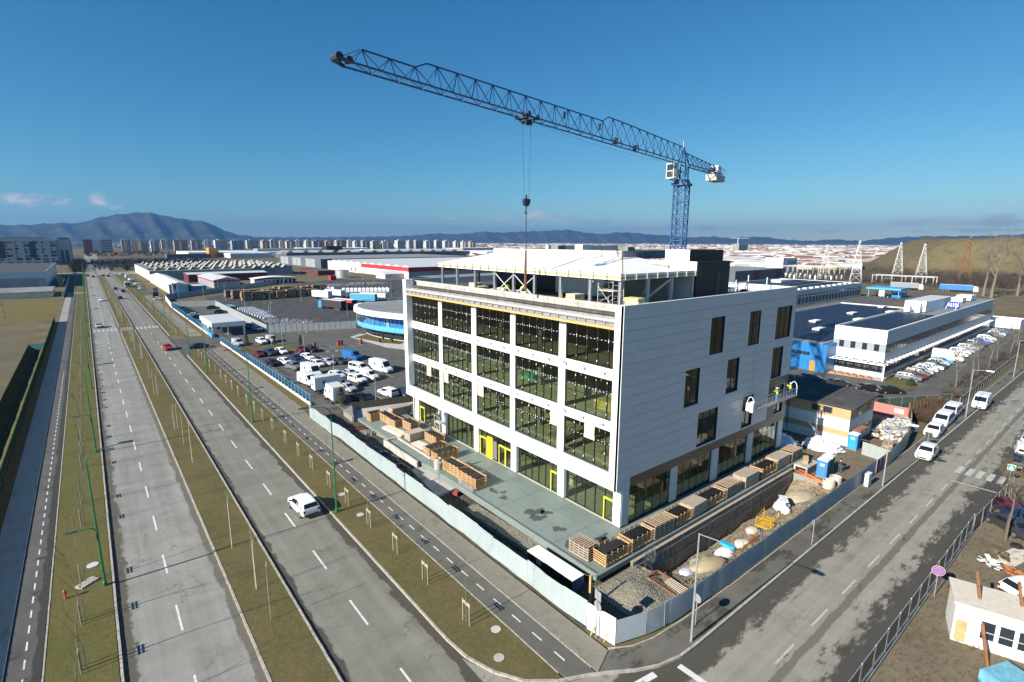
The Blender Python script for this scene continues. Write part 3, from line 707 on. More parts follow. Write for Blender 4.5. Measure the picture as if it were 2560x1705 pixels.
# black stair tower with white side
m = MB(); m.box(14.03, 20.6, 2.1, 3.0, 21.03, 25.29); m.box(14.03, 20.6, 3.0, 6.0, 21.03, 26.5); st = m.build('stair_tower', m_black, bld)
m = MB(); m.box(13.96, 14.02, 2.08, 3.0, 24.4, 25.31); m.box(13.96, 14.02, 3.0, 6.0, 24.5, 26.52); m.box(13.96, 14.02, 2.3, 6, 21.03, 24.3); m.build('white_side', m_white, st)
MB().box(17.9, 18.6, 2.06, 2.1, 21.6, 24.1).build('louvre', m_mull, st); MB().box(14.3, 14.9, 2.06, 2.1, 23.9, 24.7).build('vent_opening', m_mull, st)
for a, b in (((13.9, 3.3, 26.3), (13.9, 4.1, 25.4)), ((13.9, 4.1, 25.4), (13.9, 4.9, 26.3)), ((13.9, 4.9, 26.3), (13.9, 5.7, 25.4)), ((13.9, 3.2, 26.35), (13.9, 5.9, 26.35)), ((13.9, 4.1, 26.35), (13.9, 4.1, 25.4)), ((13.9, 5.7, 26.35), (13.9, 5.7, 25.4))): MB().beam(a, b, .07).build('truss_bar', m_galv, st)

# ================================================================== TOWER CRANE behind the building
m_cblue = M('crane_blue', (.030, .10, .24), .45, .15, 3); m_cdark = M('crane_dark_steel', (.022, .035, .06), .6, .2, 3)
m_cable = M('wire_rope', (.05, .05, .055), .5, .1, 9); m_cw = M('counterweight_concrete', (.52, .49, .42), .9, .12, 1)
CX0, CY0, CZ = 39.2, 21.45, 39.3
crane = thing('tower_crane', 'tall blue lattice tower crane with long jib standing behind the white office block', 'crane', (CX0, CY0, 0))
MB().box(-2.6, 2.6, -2.6, 2.6, -.02, .5).build('base_block', m_conc, crane)
MR = radians(13); w2 = .92
def mp(x, y, z): return (x*cos(MR)-y*sin(MR), x*sin(MR)+y*cos(MR), z)
cor = [(-w2, -w2), (w2, -w2), (w2, w2), (-w2, w2)]
zz = .5; k = 0
while zz < 36.0:
    h = min(3.0, 36.1-zz); m = MB()
    for x, y in cor: m.beam(mp(x, y, zz), mp(x, y, zz+h), .17)
    for i in range(4):
        a, b = cor[i], cor[(i+1) % 4]
        m.beam(mp(*a, zz+.05), mp(*b, zz+.05), .09)
        m.beam(mp(*a, zz+.1), mp(*b, zz+h/2), .075); m.beam(mp(*b, zz+h/2), mp(*a, zz+h-.05), .075)
        m.beam(mp(*b, zz+.1), mp(*a, zz+h/2), .06); m.beam(mp(*a, zz+h/2), mp(*b, zz+h-.05), .06)
    m.beam(mp(-.25, -.1, zz), mp(.3, .1, zz+h), .05); m.beam(mp(-.25, .2, zz), mp(.3, .4, zz+h), .05)
    m.box(-.5, .5, -.45, .45, zz+.02, zz+.05)
    m.build('mast_section', m_cblue, crane); zz += h
m = MB(); m.rbox(0, 0, 36.0, 36.35, 2.5, 2.5, MR); m.lathe([(1.25, 36.35), (1.25, 36.7), (1.1, 36.7), (1.1, 36.9)], 16); m.build('slewing_ring', m_cblue, crane)
JA = radians(-168.0); jd = Vector((cos(JA), sin(JA), 0)); js = Vector((-sin(JA), cos(JA), 0))
def J(r, s, z): p = jd*r+js*s; return (p.x, p.y, CZ+z)
m = MB()
for s in (-.65, .65):
    for r in (-.65, .65):
        m.beam(J(r, s, -2.4), J(r, s, 0), .15)
    m.beam(J(-.65, s, -2.4), J(.65, s, -.1), .08); m.beam(J(.65, s, -2.4), J(-.65, s, -.1), .08)
for r in (-.65, .65): m.beam(J(r, -.65, -2.4), J(r, .65, -.1), .08); m.beam(J(r, -.65, -1.2), J(r, .65, -1.2), .08)
m.beam(J(.65, -.6, 0), J(.1, 0, 2.5), .14); m.beam(J(.65, .6, 0), J(.1, 0, 2.5), .14); m.beam(J(-.65, -.6, 0), J(.1, 0, 2.5), .14); m.beam(J(-.65, .6, 0), J(.1, 0, 2.5), .14)
m.build('cathead', m_cblue, crane)
MB().tube(J(.3, 0, 2.45), J(.3, 0, 3.4), .04, n=5).build('anemometer', m_steelw, crane)
def jib_h(r): return 2.45+.35*min(1, r/20) if r < 23.9 else (2.15-.35*(r-24)/29 if r < 53 else 1.25)
step = 2.5; secs = [(0.6, 12), (12, 24), (24, 34), (34, 44), (44, 53), (53, 60.3)]
for a, b in secs:
    m = MB(); n = max(2, round((b-a)/step)); e = 1e-3
    rs_ = [a+(b-a)*i/n for i in range(n+1)]
    for i in range(n):
        r0, r1 = rs_[i], rs_[i+1]; rm0, rm1 = r0+.15, r1
        for s in (-.62, .62): m.beam(J(r0, s, 0), J(r1, s, 0), .12)
        hm = jib_h((r0+r1)/2); hp = jib_h((r0+r1)/2-step if i else r0-.1)
        top = J((r0+r1)/2, 0, hm)
        for s in (-.62, .62): m.beam(J(r0, s, 0), top, .065); m.beam(top, J(r1, s, 0), .065)
        if i: m.beam(J((rs_[i-1]+r0)/2, 0, jib_h((rs_[i-1]+r0)/2)), top, .11)
        m.beam(J(r0, -.62, 0), J(r1, .62, 0), .05); m.beam(J(r0, -.62, 0), J(r0, .62, 0), .06)
    # join the top chord to the neighbouring sections
    m.beam(J(a-.0, 0, jib_h(max(a-.3, 0)) if a > 1 else 2.5), J((rs_[0]+rs_[1])/2, 0, jib_h((rs_[0]+rs_[1])/2)), .11)
    if b < 60: m.beam(J((rs_[-2]+rs_[-1])/2, 0, jib_h((rs_[-2]+rs_[-1])/2)), J(b, 0, jib_h(b-.3)), .11)
    m.build('jib_section', m_cblue, crane)
m = MB(); m.beam(J(59.2, 0, 1.25), J(61, -.2, .25), .04); m.beam(J(59.2, 0, 1.25), J(61, .2, .25), .04);
m.beam(J(60.2, -.62, .02), J(61.2, -.3, .15), .2); m.beam(J(60.2, .62, .02), J(61.2, .3, .15), .2); m.tube(J(61.1, -.35, .25), J(61.1, .35, .25), .32, n=10); m.tube(J(60.2, -.2, .3), J(60.2, .2, .3), .25, n=10)
m.build('jib_tip_pulley', m_cdark, crane)
# counter jib
m = MB()
for i in range(8):
    r0, r1 = -.6-i*2.0, -.6-(i+1)*2.0; h0, h1 = 1.75-.08*i, 1.75-.08*(i+1)
    for s in (-.7, .7): m.beam(J(r0, s, -.05), J(r1, s, -.05), .13)
    m.beam(J(r0, 0, h0), J(r1, 0, h1), .1); tp = J((r0+r1)/2, 0, (h0+h1)/2)
    for s in (-.7, .7): m.beam(J(r0, s, -.05), tp, .06); m.beam(tp, J(r1, s, -.05), .06)
    m.beam(J(r0, -.7, -.05), J(r1, .7, -.05), .05)
m.build('counter_jib', m_cblue, crane)
m = MB(); m.loft([[J(r, s*.95, z) for s, z in ((-1, -1.35), (1, -1.35), (1, -.3), (-1, -.3))] for r in (-12.9, -13.2, -16.9, -17.3)]); m.build('counterweight', m_cw, crane)
m = MB(); m.loft([[J(r, s*.6, z) for s, z in ((-1, .05), (1, .05), (1, 1.3), (-1, 1.3))] for r in (-14.4, -16.2)]); m.build('winch_housing', m_white, crane)
m = MB(); m.tube(J(-12.8, -.5, .4), J(-12.8, .5, .4), .4, n=12); m.tube(J(-13.6, -.3, .35), J(-13.6, .3, .35), .3, n=10); m.build('hoist_drum', m_cdark, crane)
m = MB(); m.beam(J(-12, -1, .2), J(-17, -1, .2), .05); m.beam(J(-12, -1, .75), J(-17, -1, .75), .05); m.beam(J(-12, 1, .75), J(-17, 1, .75), .05)
for i in range(6): m.beam(J(-12-i, -1, -.1), J(-12-i, -1, .75), .05); m.beam(J(-12-i, 1, -.1), J(-12-i, 1, .75), .05)
m.build('walkway_rail', m_cblue, crane)
# operator cab hung beside the mast
m = MB()
def cabbox(m, r0, r1, s0, s1, z0, z1): m.loft([[J(r0, s0, z0), J(r0, s1, z0), J(r0, s1, z1), J(r0, s0, z1)], [J(r1, s0, z0), J(r1, s1, z0), J(r1, s1, z1), J(r1, s0, z1)]])
cabbox(m, 1.0, 2.75, -1.5, -.3, -2.35, -2.2); cabbox(m, 1.0, 2.75, -1.5, -.3, -.25, -.1); cabbox(m, 1.0, 1.7, -1.5, -.3, -2.2, -.25); cabbox(m, 2.6, 2.75, -1.5, -1.42, -2.2, -.25); cabbox(m, 2.6, 2.75, -.38, -.3, -2.2, -.25); cabbox(m, 2.66, 2.75, -1.42, -.38, -1.3, -1.22)
cab = m.build('operator_cab', m_white, crane)
for z0, z1 in ((-2.2, -1.3), (-1.22, -.25)):
    q = MB(); cabbox(q, 2.69, 2.71, -1.41, -.39, z0, z1); q.build('cab_window', m_glassd, cab)
q = MB(); cabbox(q, 1.72, 2.58, -1.47, -1.45, -2.1, -.3); q.build('cab_window', m_glassd, cab); q = MB(); cabbox(q, 1.72, 2.58, -.35, -.33, -2.1, -.3); q.build('cab_window', m_glassd, cab)
q = MB(); q.beam(J(.65, -1.0, -.05), J(2.7, -1.0, -.05), .12); q.beam(J(.65, -.9, -2.5), J(2.6, -.9, -2.5), .1); q.build('cab_support', m_cblue, crane)
# trolley, ropes, hook block and sling
TR = 40.0
m = MB()
for r in (-.75, .75): m.beam(J(TR+r, -.85, -.12), J(TR+r, .85, -.12), .16)
for s in (-.8, .8):
    m.beam(J(TR-.9, s, -.1), J(TR+.9, s, -.1), .14)
    for r in (-.75, .75): m.tube(J(TR+r, s-.08, .12), J(TR+r, s+.08, .12), .17, n=10)
for r in (-.35, .35): m.tube(J(TR+r, -.25, -.38), J(TR+r, .25, -.38), .3, n=12)
m.tube(J(TR+.1, -.4, .35), J(TR+.1, .4, .35), .25, n=8); m.beam(J(TR-.4, -.5, -.3), J(TR-.4, .5, -.3), .2, .35); m.beam(J(TR+.5, -.5, -.25), J(TR+.5, .5, -.25), .2, .3)
tro = m.build('trolley', m_cdark, crane)
for r, s in ((-.55, -.3), (-.45, .3), (.4, -.35), (.6, .3)): MB().beam(J(TR+r, s, -.4), J(TR+r, s, -.75), .05).build('rope_guide', m_galv, tro)
HZ = 31.2
for r in (-.62, .62): MB().tube(J(TR+r*1.05, 0, -.6), J(TR+r*.62, 0, HZ+.35-CZ), .022, n=4).build('hoist_rope', m_cable, crane)
m = MB(); rr = []
for s in (-.16, .16): rr.append([J(TR+x, s, HZ-CZ+z) for x, z in ((-.5, .35), (-.5, .12), (-.36, -.2), (-.12, -.38), (.12, -.38), (.36, -.2), (.5, .12), (.5, .35))])
m.loft(rr); m.tube(J(TR, 0, HZ-CZ+.3), J(TR, 0, HZ-CZ+.75), .09, n=6); m.build('hook_block', m_cdark, crane)
m = MB(); m.path([J(TR, 0, HZ-CZ-.38), J(TR, 0, HZ-CZ-.75), J(TR+.16, 0, HZ-CZ-.95), J(TR+.05, 0, HZ-CZ-1.12), J(TR-.1, 0, HZ-CZ-1.0)], .06, 6); m.build('hook', m_cdark, crane)
for s in (-.06, .06): MB().tube(J(TR+s, 0, HZ-CZ-1.0), J(TR+s*2, 0, 26.4-CZ), .03, n=4).build('sling_chain', m_cable, crane)
MB().tube(J(TR, 0, 26.4-CZ), J(TR+.05, 0, 22.4-CZ), .09, .16, n=6).build('lifting_strap', M('rust_strap', (.16, .07, .045), .9, .2, 5), crane)
MB().path([J(1, 0, -.1), J(14, .1, -.75), J(28, 0, -.75), J(TR-1, 0, -.25)], .012, 3).build('trolley_rope', m_cable, crane)
for r, z in ((21.3, .35), (16, .2)): MB().beam(J(r, -.4, z), J(r+1.3, .4, z), .5, .5).build('jib_winch', m_cdark, crane)
for r in (33.5, 26): MB().beam(J(r, 0, 1.0), J(r, 0, 1.7), .22).build('jib_lamp', m_cdark, crane)

# ================================================================== BUILDING SITE
sheet('site_ground', [(-10.45, -6.3), (-9.95, -8.5), (-7.6, -9.2), (-1.7, -9.0), (-1.7, -3.2), (-5.9, -3.2), (-5.9, 36), (-3, 46), (-6, 52), (-10.7, 52)], .012, gravel_mat('damp_site_gravel', (.125, .115, .09), (.075, .068, .055), 1, 8))
sheet('site_yard', [(28.5, -9.9), (28.5, -3.3), (33.4, -3.3), (33.4, 12), (43, 12), (43, -4.5), (62, -6), (57, -8.2), (48, -9.6), (39, -10.3)], .012, gravel_mat('site_mud', (.20, .165, .11), (.13, .105, .07), 1, 5))
sheet('roadside_dirt', [(40, -10.35), (49.5, -9.7), (57.6, -8.2), (64, -6.5), (80, -8), (120, -9), (330, -9), (330, -10.3)], .02, grass_mat('roadside_weeds', (.16, .135, .085), (.12, .10, .06), (.10, .09, .045)))
terr = struct(MB().prism([(-6.3, -3.5), (WID-.1, -3.5), (WID-.1, .25), (.9, .25), (.9, LEN-.3), (1.0, 45.2), (-5.9, 45.2), (-5.9, 35.5), (-6.3, 24)], .42, SLAB-.012).build('terrace_slab', m_teal))
def stain_mat():
    t = NT('damp_membrane'); return t.fin(t.mix(t.noise(t.pos(), 3, 4), (.045, .06, .052), (.065, .085, .075)), .55, 0, .4)
m_stain = stain_mat()
def puddle(cx, cy_, rx, ry, seed):
    r2 = random.Random(seed); n = 22; P = []
    ph = [r2.uniform(0, 6.28) for _ in range(4)]
    for i in range(n):
        a = 2*pi*i/n; q = 1+.28*sin(2*a+ph[0])+.22*sin(3*a+ph[1])+.14*sin(5*a+ph[2]); P.append((cx+rx*q*cos(a), cy_+ry*q*sin(a)))
    MB().sheet(P, SLAB-.007).build('damp_patch', m_stain, terr)
for i, q in enumerate([(-3.6, 21.2, .5, .9), (-3.2, 19.0, .8, .7), (-2.6, 17.4, .6, .8), (-3.9, 13.6, .35, .6), (-3.2, 12.6, .28, .3), (-4.0, 11.6, .3, .6), (-3.4, 7.4, .9, .7), (-3.9, 6.3, .8, .5), (-2.6, 6.6, .5, .5), (-3.7, 3.6, .5, .55), (-4.6, 1.0, .45, .9), (-2.2, -.6, .9, .6), (-1.4, .1, .6, .3)]): puddle(*q, i+3)
for y in [2.2+4.1*k for k in range(9)]: MB().box(-6.2, .85, y, y+.03, SLAB-.010, SLAB-.006).build('slab_joint', m_stain, terr)
for x in (-1.5, -3.6): MB().box(x, x+.025, -3.1, 40, SLAB-.010, SLAB-.0065).build('slab_joint', m_stain, terr)
MB().box(-6.25, -6.05, -3.45, 24, SLAB-.010, SLAB+.05).build('slab_edge_lip', M('lip_metal', (.26, .30, .28), .6, .15, 2), terr)
MB().box(-5.85, -5.8, -3.2, 17, SLAB-.010, SLAB+.012).build('slab_edge_groove', m_black, terr)

# pit along the side street with its plank retaining wall
def pitz(x, y):
    t = max(0, min(1, (-3.6-y)/5.0)); z = -3.0+2.9*t**.8
    e = max(0, min(1, (x+1.6)/4.5)); z = z*e*e*(3-2*e); f = max(0, min(1, (28.5-x)/2.5)); z = z*(.35+.65*f)
    return z
rp = random.Random(5); m = MB(); nx, ny = 64, 14; gv = []
for j in range(ny+1):
    for i in range(nx+1):
        x = -1.6+30.1*i/nx; y = -8.7+5.1*j/ny
        z = -.02 if (j == 0 or i == 0) else pitz(x, y)+rp.uniform(-.09, .09)+.12*sin(x*1.3+y*2)+.1*sin(x*.6-y)
        gv.append((x, y, min(z, .05)))
m.add(gv, [(j*(nx+1)+i, j*(nx+1)+i+1, (j+1)*(nx+1)+i+1, (j+1)*(nx+1)+i) for j in range(ny) for i in range(nx)])
struct(m.build('pit_floor', gravel_mat('pit_rubble', (.33, .28, .19), (.17, .14, .09), .6, 4), smooth=False))
m_plank = M('weathered_plank', (.27, .25, .21), .9, .35, 2, dirt=((.06, .055, .045), .6))
rw = thing('retaining_wall', 'dark timber plank wall lining the building pit below the terrace', 'retaining wall', (0, -3.68, 0))
MB().box(-2.0, 28.4, .03, .16, -3.4, .415).build('wall_backing', m_concd, rw)
pl = [MB().box(-.14, .14, -.05, .03, -3.5, .35).mesh('plank', m_plank) for _ in range(1)]
for i in range(96):
    place('plank', pl[0], rw, (-1.8+i*.315, -R(0, .05), R(-.12, .05)), 0)
for z in (-.1, -1.3): MB().box(-1.9, 28.3, -.16, -.08, z-.08, z+.08).build('waler_beam', m_woodg, rw)
MB().box(-2.0, 28.4, -.12, .17, .42, .5).build('top_rail', m_woodg, rw)
MB().box(28.42, 28.5, -5.2, .1, -3.2, .0).build('end_wall', m_concd, rw)

# corrugated fences
m_fence = M('galvanised_sheet', (.30, .345, .34), .5, .07, .8, .1, dirt=((.24, .26, .24), .35)); m_fenced = M('dull_sheet', (.30, .33, .35), .45, .1, .8, .3, dirt=((.2, .2, .19), .5))
m_fw = M('white_sheet', (.80, .80, .79), .5, .03)
def corr(p, q, z0, h0, h1, n=11, depth=.035, bulge=0):
    """one corrugated sheet with horizontal ridges between two plan points"""
    dx, dy = q[0]-p[0], q[1]-p[1]; L = hypot(dx, dy); nxv = (dy/L, -dx/L); cols = 5; rows = n*2
    m_ = MB(); vs = []
    for i in range(cols):
        t = i/(cols-1)
        for j in range(rows+1):
            o = (depth if j % 2 else 0)+bulge*sin(pi*t); z = z0+(h0+(h1-h0)*t)*j/rows
            vs.append((p[0]+dx*t+nxv[0]*o, p[1]+dy*t+nxv[1]*o, z))
    fs = [(i*(rows+1)+j, (i+1)*(rows+1)+j, (i+1)*(rows+1)+j+1, i*(rows+1)+j+1) for i in range(cols-1) for j in range(rows)]
    b = len(vs); vs += [(x-nxv[0]*.012, y-nxv[1]*.012, z) for x, y, z in vs]; fs += [tuple(reversed([b+k_ for k_ in f])) for f in fs]
    return m_.add(vs, fs)
ff = thing('corrugated_fence', 'pale corrugated metal hoarding between the block paved walk and the building site', 'fence', (-10.55, 20, 0))
ff.location = (0, 0, 0)
y = -6.3; rf = random.Random(11); xo = -10.35
while y < 51:
    l = rf.uniform(2.0, 2.6); x1 = -10.55+rf.uniform(-.06, .1) - (0.25 if y > 40 else 0); h = rf.uniform(1.9, 2.1)
    corr((xo, y), (x1, y+l-.01), rf.uniform(.13, .17), h, h+rf.uniform(-.06, .06), 11, -.05, rf.uniform(-.04, .04)).build('fence_panel', m_fence, ff)
    MB().box(xo+.05, xo+.11, y-.03, y+.03, .0, 2.2).build('fence_post', m_mull, ff); xo = x1; y += l
wp = thing('white_hoarding_panel', 'plain white hoarding board with faint site notice at the street corner', 'board')
MB().beam((-10.33, -6.3, 1.05), (-10.02, -8.62, 1.05), .05, 2.1).build('board', m_fw, wp)
def onb(t, z, off=.035):    # a point on the face of the board that looks to the avenue
    return (-10.33+.31*t-off, -6.3-2.32*t, z)
nb = MB(); nb.add([onb(.22, .75), onb(.90, .75), onb(.90, 1.62), onb(.22, 1.62)], [(0, 1, 2, 3)]); nb.build('notice', M('notice_paper', (.74, .75, .77), .6, .02), wp)
m_ink = M('grey_ink', (.45, .46, .50), .7, .05); m_inkk = M('black_ink', (.08, .08, .08), .6, .05)
lt = MB(); rl = random.Random(3)
for k in range(8): t0 = .25+k*.062; lt.add([onb(t0, 1.28, .04), onb(t0+.012, 1.28, .04), onb(t0+.03, 1.5, .04), onb(t0+.018, 1.5, .04)], [(0, 1, 2, 3)]); lt.add([onb(t0+.04, 1.28, .04), onb(t0+.052, 1.28, .04), onb(t0+.03, 1.5, .04), onb(t0+.02, 1.5, .04)], [(0, 1, 2, 3)])
for row, z in enumerate((1.15, 1.05)):
    t0 = .25
    while t0 < .78: w_ = rl.uniform(.008, .02); lt.add([onb(t0, z, .04), onb(t0+w_, z, .04), onb(t0+w_, z+.05, .04), onb(t0, z+.05, .04)], [(0, 1, 2, 3)]); t0 += w_+rl.uniform(.006, .03)
lt.build('notice_lettering', m_ink, wp, kind='stuff')
MB().add([onb(.24, 1.60, .041), onb(.78, 1.60, .041), onb(.78, 1.615, .041), onb(.24, 1.615, .041)], [(0, 1, 2, 3)]).build('notice_rule', m_inkk, wp)
MB().beam(onb(.80, 1.2, .05), onb(.88, .92, .05), .03).build('notice_arrow', m_inkk, wp)
for t, l in ((.30, 1), (.72, 0)): MB().beam(onb(t, .02, .5 if l else .3), onb(t, .62, .05), .09 if l else .05).build('prop', m_wood, wp)
sf = thing('side_fence', 'dull grey corrugated fence along the footway of the side street', 'fence')
SFP = [(-10.0, -8.65), (-7.6, -9.4), (-5.4, -9.75), (-1.8, -9.95), (3, -10.05), (8, -10.1), (13, -10.1), (18, -10.1), (24, -10.15), (30, -10.2), (35, -10.25)]
for k, (p, q) in enumerate(zip(SFP, SFP[1:])):
    d = hypot(q[0]-p[0], q[1]-p[1]); n = max(1, round(d/2.5))
    for i in range(n):
        a = (p[0]+(q[0]-p[0])*i/n, p[1]+(q[1]-p[1])*i/n+rf.uniform(-.03, .03)); b = (p[0]+(q[0]-p[0])*(i+1)/n-.01, p[1]+(q[1]-p[1])*(i+1)/n+rf.uniform(-.03, .03))
        h = rf.uniform(1.85, 2.0)
        corr(a, b, .1, h, h, 15, .03, rf.uniform(-.04, .04)).build('fence_panel', m_fenced if k else M('mid_sheet', (.38, .42, .44), .42, .08, .8, .3), sf)
for i in range(9): x = -5.9+i*.22; MB().beam((x, -9.72-.01*i, .15), (x-.03, -9.70-.01*i, 2.1), .1, .04).build('loose_sheet_strip', m_fence, sf)
sf2 = thing('yard_fence', 'corrugated metal fence curving round the rubbish heap by the parked vans', 'fence')
YP = [(40.0, -10.25), (44.5, -10.1), (49.4, -9.6), (53.5, -8.9), (57.4, -8.0), (60.5, -7.2), (63.5, -6.3)]
for p, q in zip(YP, YP[1:]):
    for i in range(2):
        a = (p[0]+(q[0]-p[0])*i/2, p[1]+(q[1]-p[1])*i/2); b = (p[0]+(q[0]-p[0])*(i+1)/2, p[1]+(q[1]-p[1])*(i+1)/2)
        corr(a, b, .08, rf.uniform(1.8, 2.1), 2.0, 9, .03).build('fence_panel', m_fenced, sf2)
gt = thing('site_gate', 'row of red and yellow banner covered gate panels at the site entrance', 'gate')
for i, (c, nm) in enumerate((((.25, .03, .03), 'red_banner'), ((.10, .10, .12), 'dark_banner'), ((.30, .05, .05), 'worn_red_banner'), ((.55, .42, .05), 'yellow_banner'))):
    MB().box(35.2+i*1.22, 36.38+i*1.22, -10.32, -10.27, .1, 1.95).build('gate_panel', M(nm, c, .7, .35, 2, dirt=((.45, .42, .40), .5)), gt)
    MB().box(35.1+i*1.22, 35.18+i*1.22, -10.34, -10.24, 0, 2.1).build('gate_post', m_galv, gt)
of = thing('inner_site_fence', 'short corrugated metal fence beside the blue portable toilet', 'fence')
corr((41.1, -6.9), (40.8, -8.5), .02, 1.75, 1.75, 10, .03).build('fence_panel', m_fence, of); corr((40.8, -8.51), (40.5, -10.1), .02, 1.7, 1.75, 10, .03).build('fence_panel', m_fence, of)

# timber crates
m_slabk = M('black_sheets', (.012, .012, .013), .6, .3, 3); m_film = M('cloudy_film', (.55, .55, .53), .3, .1, 3)
def crate(Lx, Ly, H, kind, rg):
    """slatted timber crate on skids: open with dark sheets inside, lidded with slats or boarded up"""
    e = bpy.data.objects.new('timber_crate', None); C.objects.link(e); e.empty_display_size = .3
    wd = m_wood if kind == 'open' else m_woodg
    MB().box(-Lx/2, Lx/2, -Ly/2, Ly/2, .08, .13).build('floor_board', wd, e)
    for s in (-.38, 0, .38): MB().box(-Lx/2, Lx/2, s*Ly-.05, s*Ly+.05, 0, .079).build('skid', wd, e)
    np_ = 4
    for i in range(np_+1):
        x = -Lx/2+.05+(Lx-.1)*i/np_
        for s in (-1, 1): MB().box(x-.05, x+.05, s*Ly/2-.025, s*Ly/2+.025, .131, H).build('post', wd, e)
    n = 5; sh_ = (H-.15)/n
    for k in range(n):
        z = .15+k*sh_; hh = sh_*(.55 if kind != 'boarded' else .96)
        for s in (-1, 1):
            MB().box(-Lx/2, Lx/2, s*(Ly/2+.027)-.012*(s < 0), s*(Ly/2+.027)+.012*(s > 0), z, z+hh).build('slat', wd, e)
            MB().box(s*(Lx/2+.002)-.024*(s < 0), s*(Lx/2+.002)+.024*(s > 0), -Ly/2-.02, Ly/2+.02, z, z+hh).build('slat', wd, e)
    if kind == 'open': MB().box(-Lx/2+.25, Lx/2-.3, -Ly/2+.22, Ly/2-.2, .14, H*rg.uniform(.72, .92)).build('black_contents', m_slabk, e)
    else:
        if kind == 'slatted': MB().box(-Lx/2+.12, Lx/2-.12, -Ly/2+.1, Ly/2-.1, .14, H*.8).build('black_contents', m_slabk, e)
        nl = 9
        for i in range(nl):
            x = -Lx/2+.06+(Lx-.12)*(i+.5)/nl; w_ = (Lx/nl)*(.55 if kind == 'slatted' else .97)/2
            MB().box(x-w_, x+w_, -Ly/2-.03, Ly/2+.03, H+.001, H+.025).build('lid_slat', m_woodg if kind == 'boarded' or i % 3 else m_wood, e)
    return e
PRO = {k: crate(3.0, 1.45, 1.3, k, random.Random(2)) for k in ('open', 'slatted', 'boarded')}
used = set()
def put_crate(kind, x, y, z, rz, sx=1, sy=1, szz=1, label=''):
    o = PRO[kind] if kind not in used else copy_tree(PRO[kind]); used.add(kind)
    o.location = (x-.38-.006*x, y-.33-.006*y, z); o.rotation_euler[2] = rz; o.scale = (sx, sy, szz); tag(o, label, 'crate', 'timber crates of cladding sheets'); return o
ZT = SLAB-.005
side = ['open', 'open', 'slatted', 'open', 'boarded', 'open', 'slatted', 'boarded', 'open', 'boarded', 'slatted']
sx_ = [(-3.0, 3.1), (.35, 2.9), (3.5, 3.1), (6.7, 2.5), (9.4, 2.6), (12.4, 3.6), (16.1, 3.1), (19.8, 3.0), (23.9, 3.7), (27.6, 3.1), (32.0, 3.1)]
sx_[10] = (31.0, 3.0)
for i, (k, (x, l)) in enumerate(zip(side, sx_)):
    put_crate(k, x, -2.15+R(-.08, .08), ZT, R(-.03, .03), l/3.0*.96, 1, R(.93, 1.05), f'{ORD[i]} timber crate from the street corner in the row beside the side glazing')
put_crate('slatted', -4.45, -.35, ZT, pi/2+.05, .72, .95, 1.0, 'lone timber crate with film wrapped lid at the terrace corner')
FC = [('open', -3.65, 43.7, 0, .7, 1, 1, 'low open crate at the far end of the terrace beside planks'), ('open', -2.6, 41.7, pi/2, 1.15, .85, 1, 'long open crate left of the film wrapped stack on the terrace'),
      ('boarded', .55, 43.9, 0, 1.05, 1, .95, 'boarded crate beside the far end column of the glazed front'), ('open', -2.5, 39.3, pi/2+.1, .7, 1, .95, 'open crate with film wrapped slabs near the far terrace end'),
      ('open', -1.3, 36.8, pi/2+.05, .75, .95, 1, 'bright open crate in front of the last ground floor bay'), ('boarded', -2.75, 32.9, .02, .8, 1.05, .85, 'closed boarded crate next to the pale plank stack'),
      ('open', -1.25, 30.2, pi/2, .95, .95, 1.0, 'bright open crate with pale fittings before the scaffold'), ('open', -2.9, 27.2, .1, .95, .9, .8, 'open grey crate half hidden behind the channel'),
      ('open', -3.05, 24.6, .0, 1.05, 1, 1.0, 'large grey crate full of dark sheets beside the concrete channel'), ('open', -4.3, 20.5, pi/2+.05, 1.05, .9, 1.05, 'left one of two bright open crates behind the concrete pipe'),
      ('open', -4.35, 16.9, pi/2, 1.2, 1, 1.08, 'right one of two bright open crates with plastic hanging off it')]
for k, x, y, rz, a, b, c_, lb in FC: put_crate(k, x, y, ZT, rz, a, b, c_, lb)
def pile(n): return [copy_tree(PRO['slatted'])]
# plank stacks, concrete channel, pipe, pads
def planks(nm, label, x, y, z, l, n, rows, rz, mt):
    t = thing(nm, label, 'planks', (x, y, z), rz)
    for r_ in range(rows):
        for i in range(n): MB().box(-l/2+R(-.15, .15), l/2+R(-.15, .15), -n*.13+i*.26, -n*.13+i*.26+.245, r_*.075, r_*.075+.07).build('plank', mt, t)
m_pale = M('pale_board', (.58, .52, .42), .8, .12, 3)
planks('plank_stack', 'long stack of pale planks at the far end of the site, nearest the street fence', -4.3, 41.2, .2, 4.2, 5, 3, pi/2+.12, m_pale)
planks('plank_stack', 'long stack of pale planks left of the closed boarded crate', -4.1, 36.4, SLAB, 5.0, 5, 4, pi/2+.1, m_pale)
planks('plank_stack', 'low stack of boards with a yellow strip beside the concrete channel', -3.7, 29.2, SLAB, 3.6, 6, 2, pi/2+.15, m_pale)
planks('plank_stack', 'thin grey boards lying in front of the plank stacks near the gravel heap', -5.2, 37.6, .1, 5.2, 4, 2, pi/2+.1, m_woodg)
chn = thing('concrete_channel', 'long open concrete channel lying beside the crates on the terrace edge', 'channel', (-5.85, 29.6, .05))
MB().box(-1.05, -.8, -4.6, 4.6, 0, 1.0).build('side_wall', m_conc, chn); MB().box(.8, 1.05, -4.6, 4.6, 0, 1.0).build('side_wall', m_conc, chn); MB().box(-.79, .79, -4.6, 4.6, 0, .12).build('channel_floor', m_concd, chn); MB().box(-.79, .79, 4.3, 4.6, .12, 1.0).build('end_wall', m_conc, chn)
MB().path([(-.9, 1.8, 1.0), (-.6, 1.0, 1.25), (-.9, .2, 1.15), (-1.1, -.8, .9), (-1.2, -2.0, .1)], .02, 4).build('loose_cable', m_black, chn)
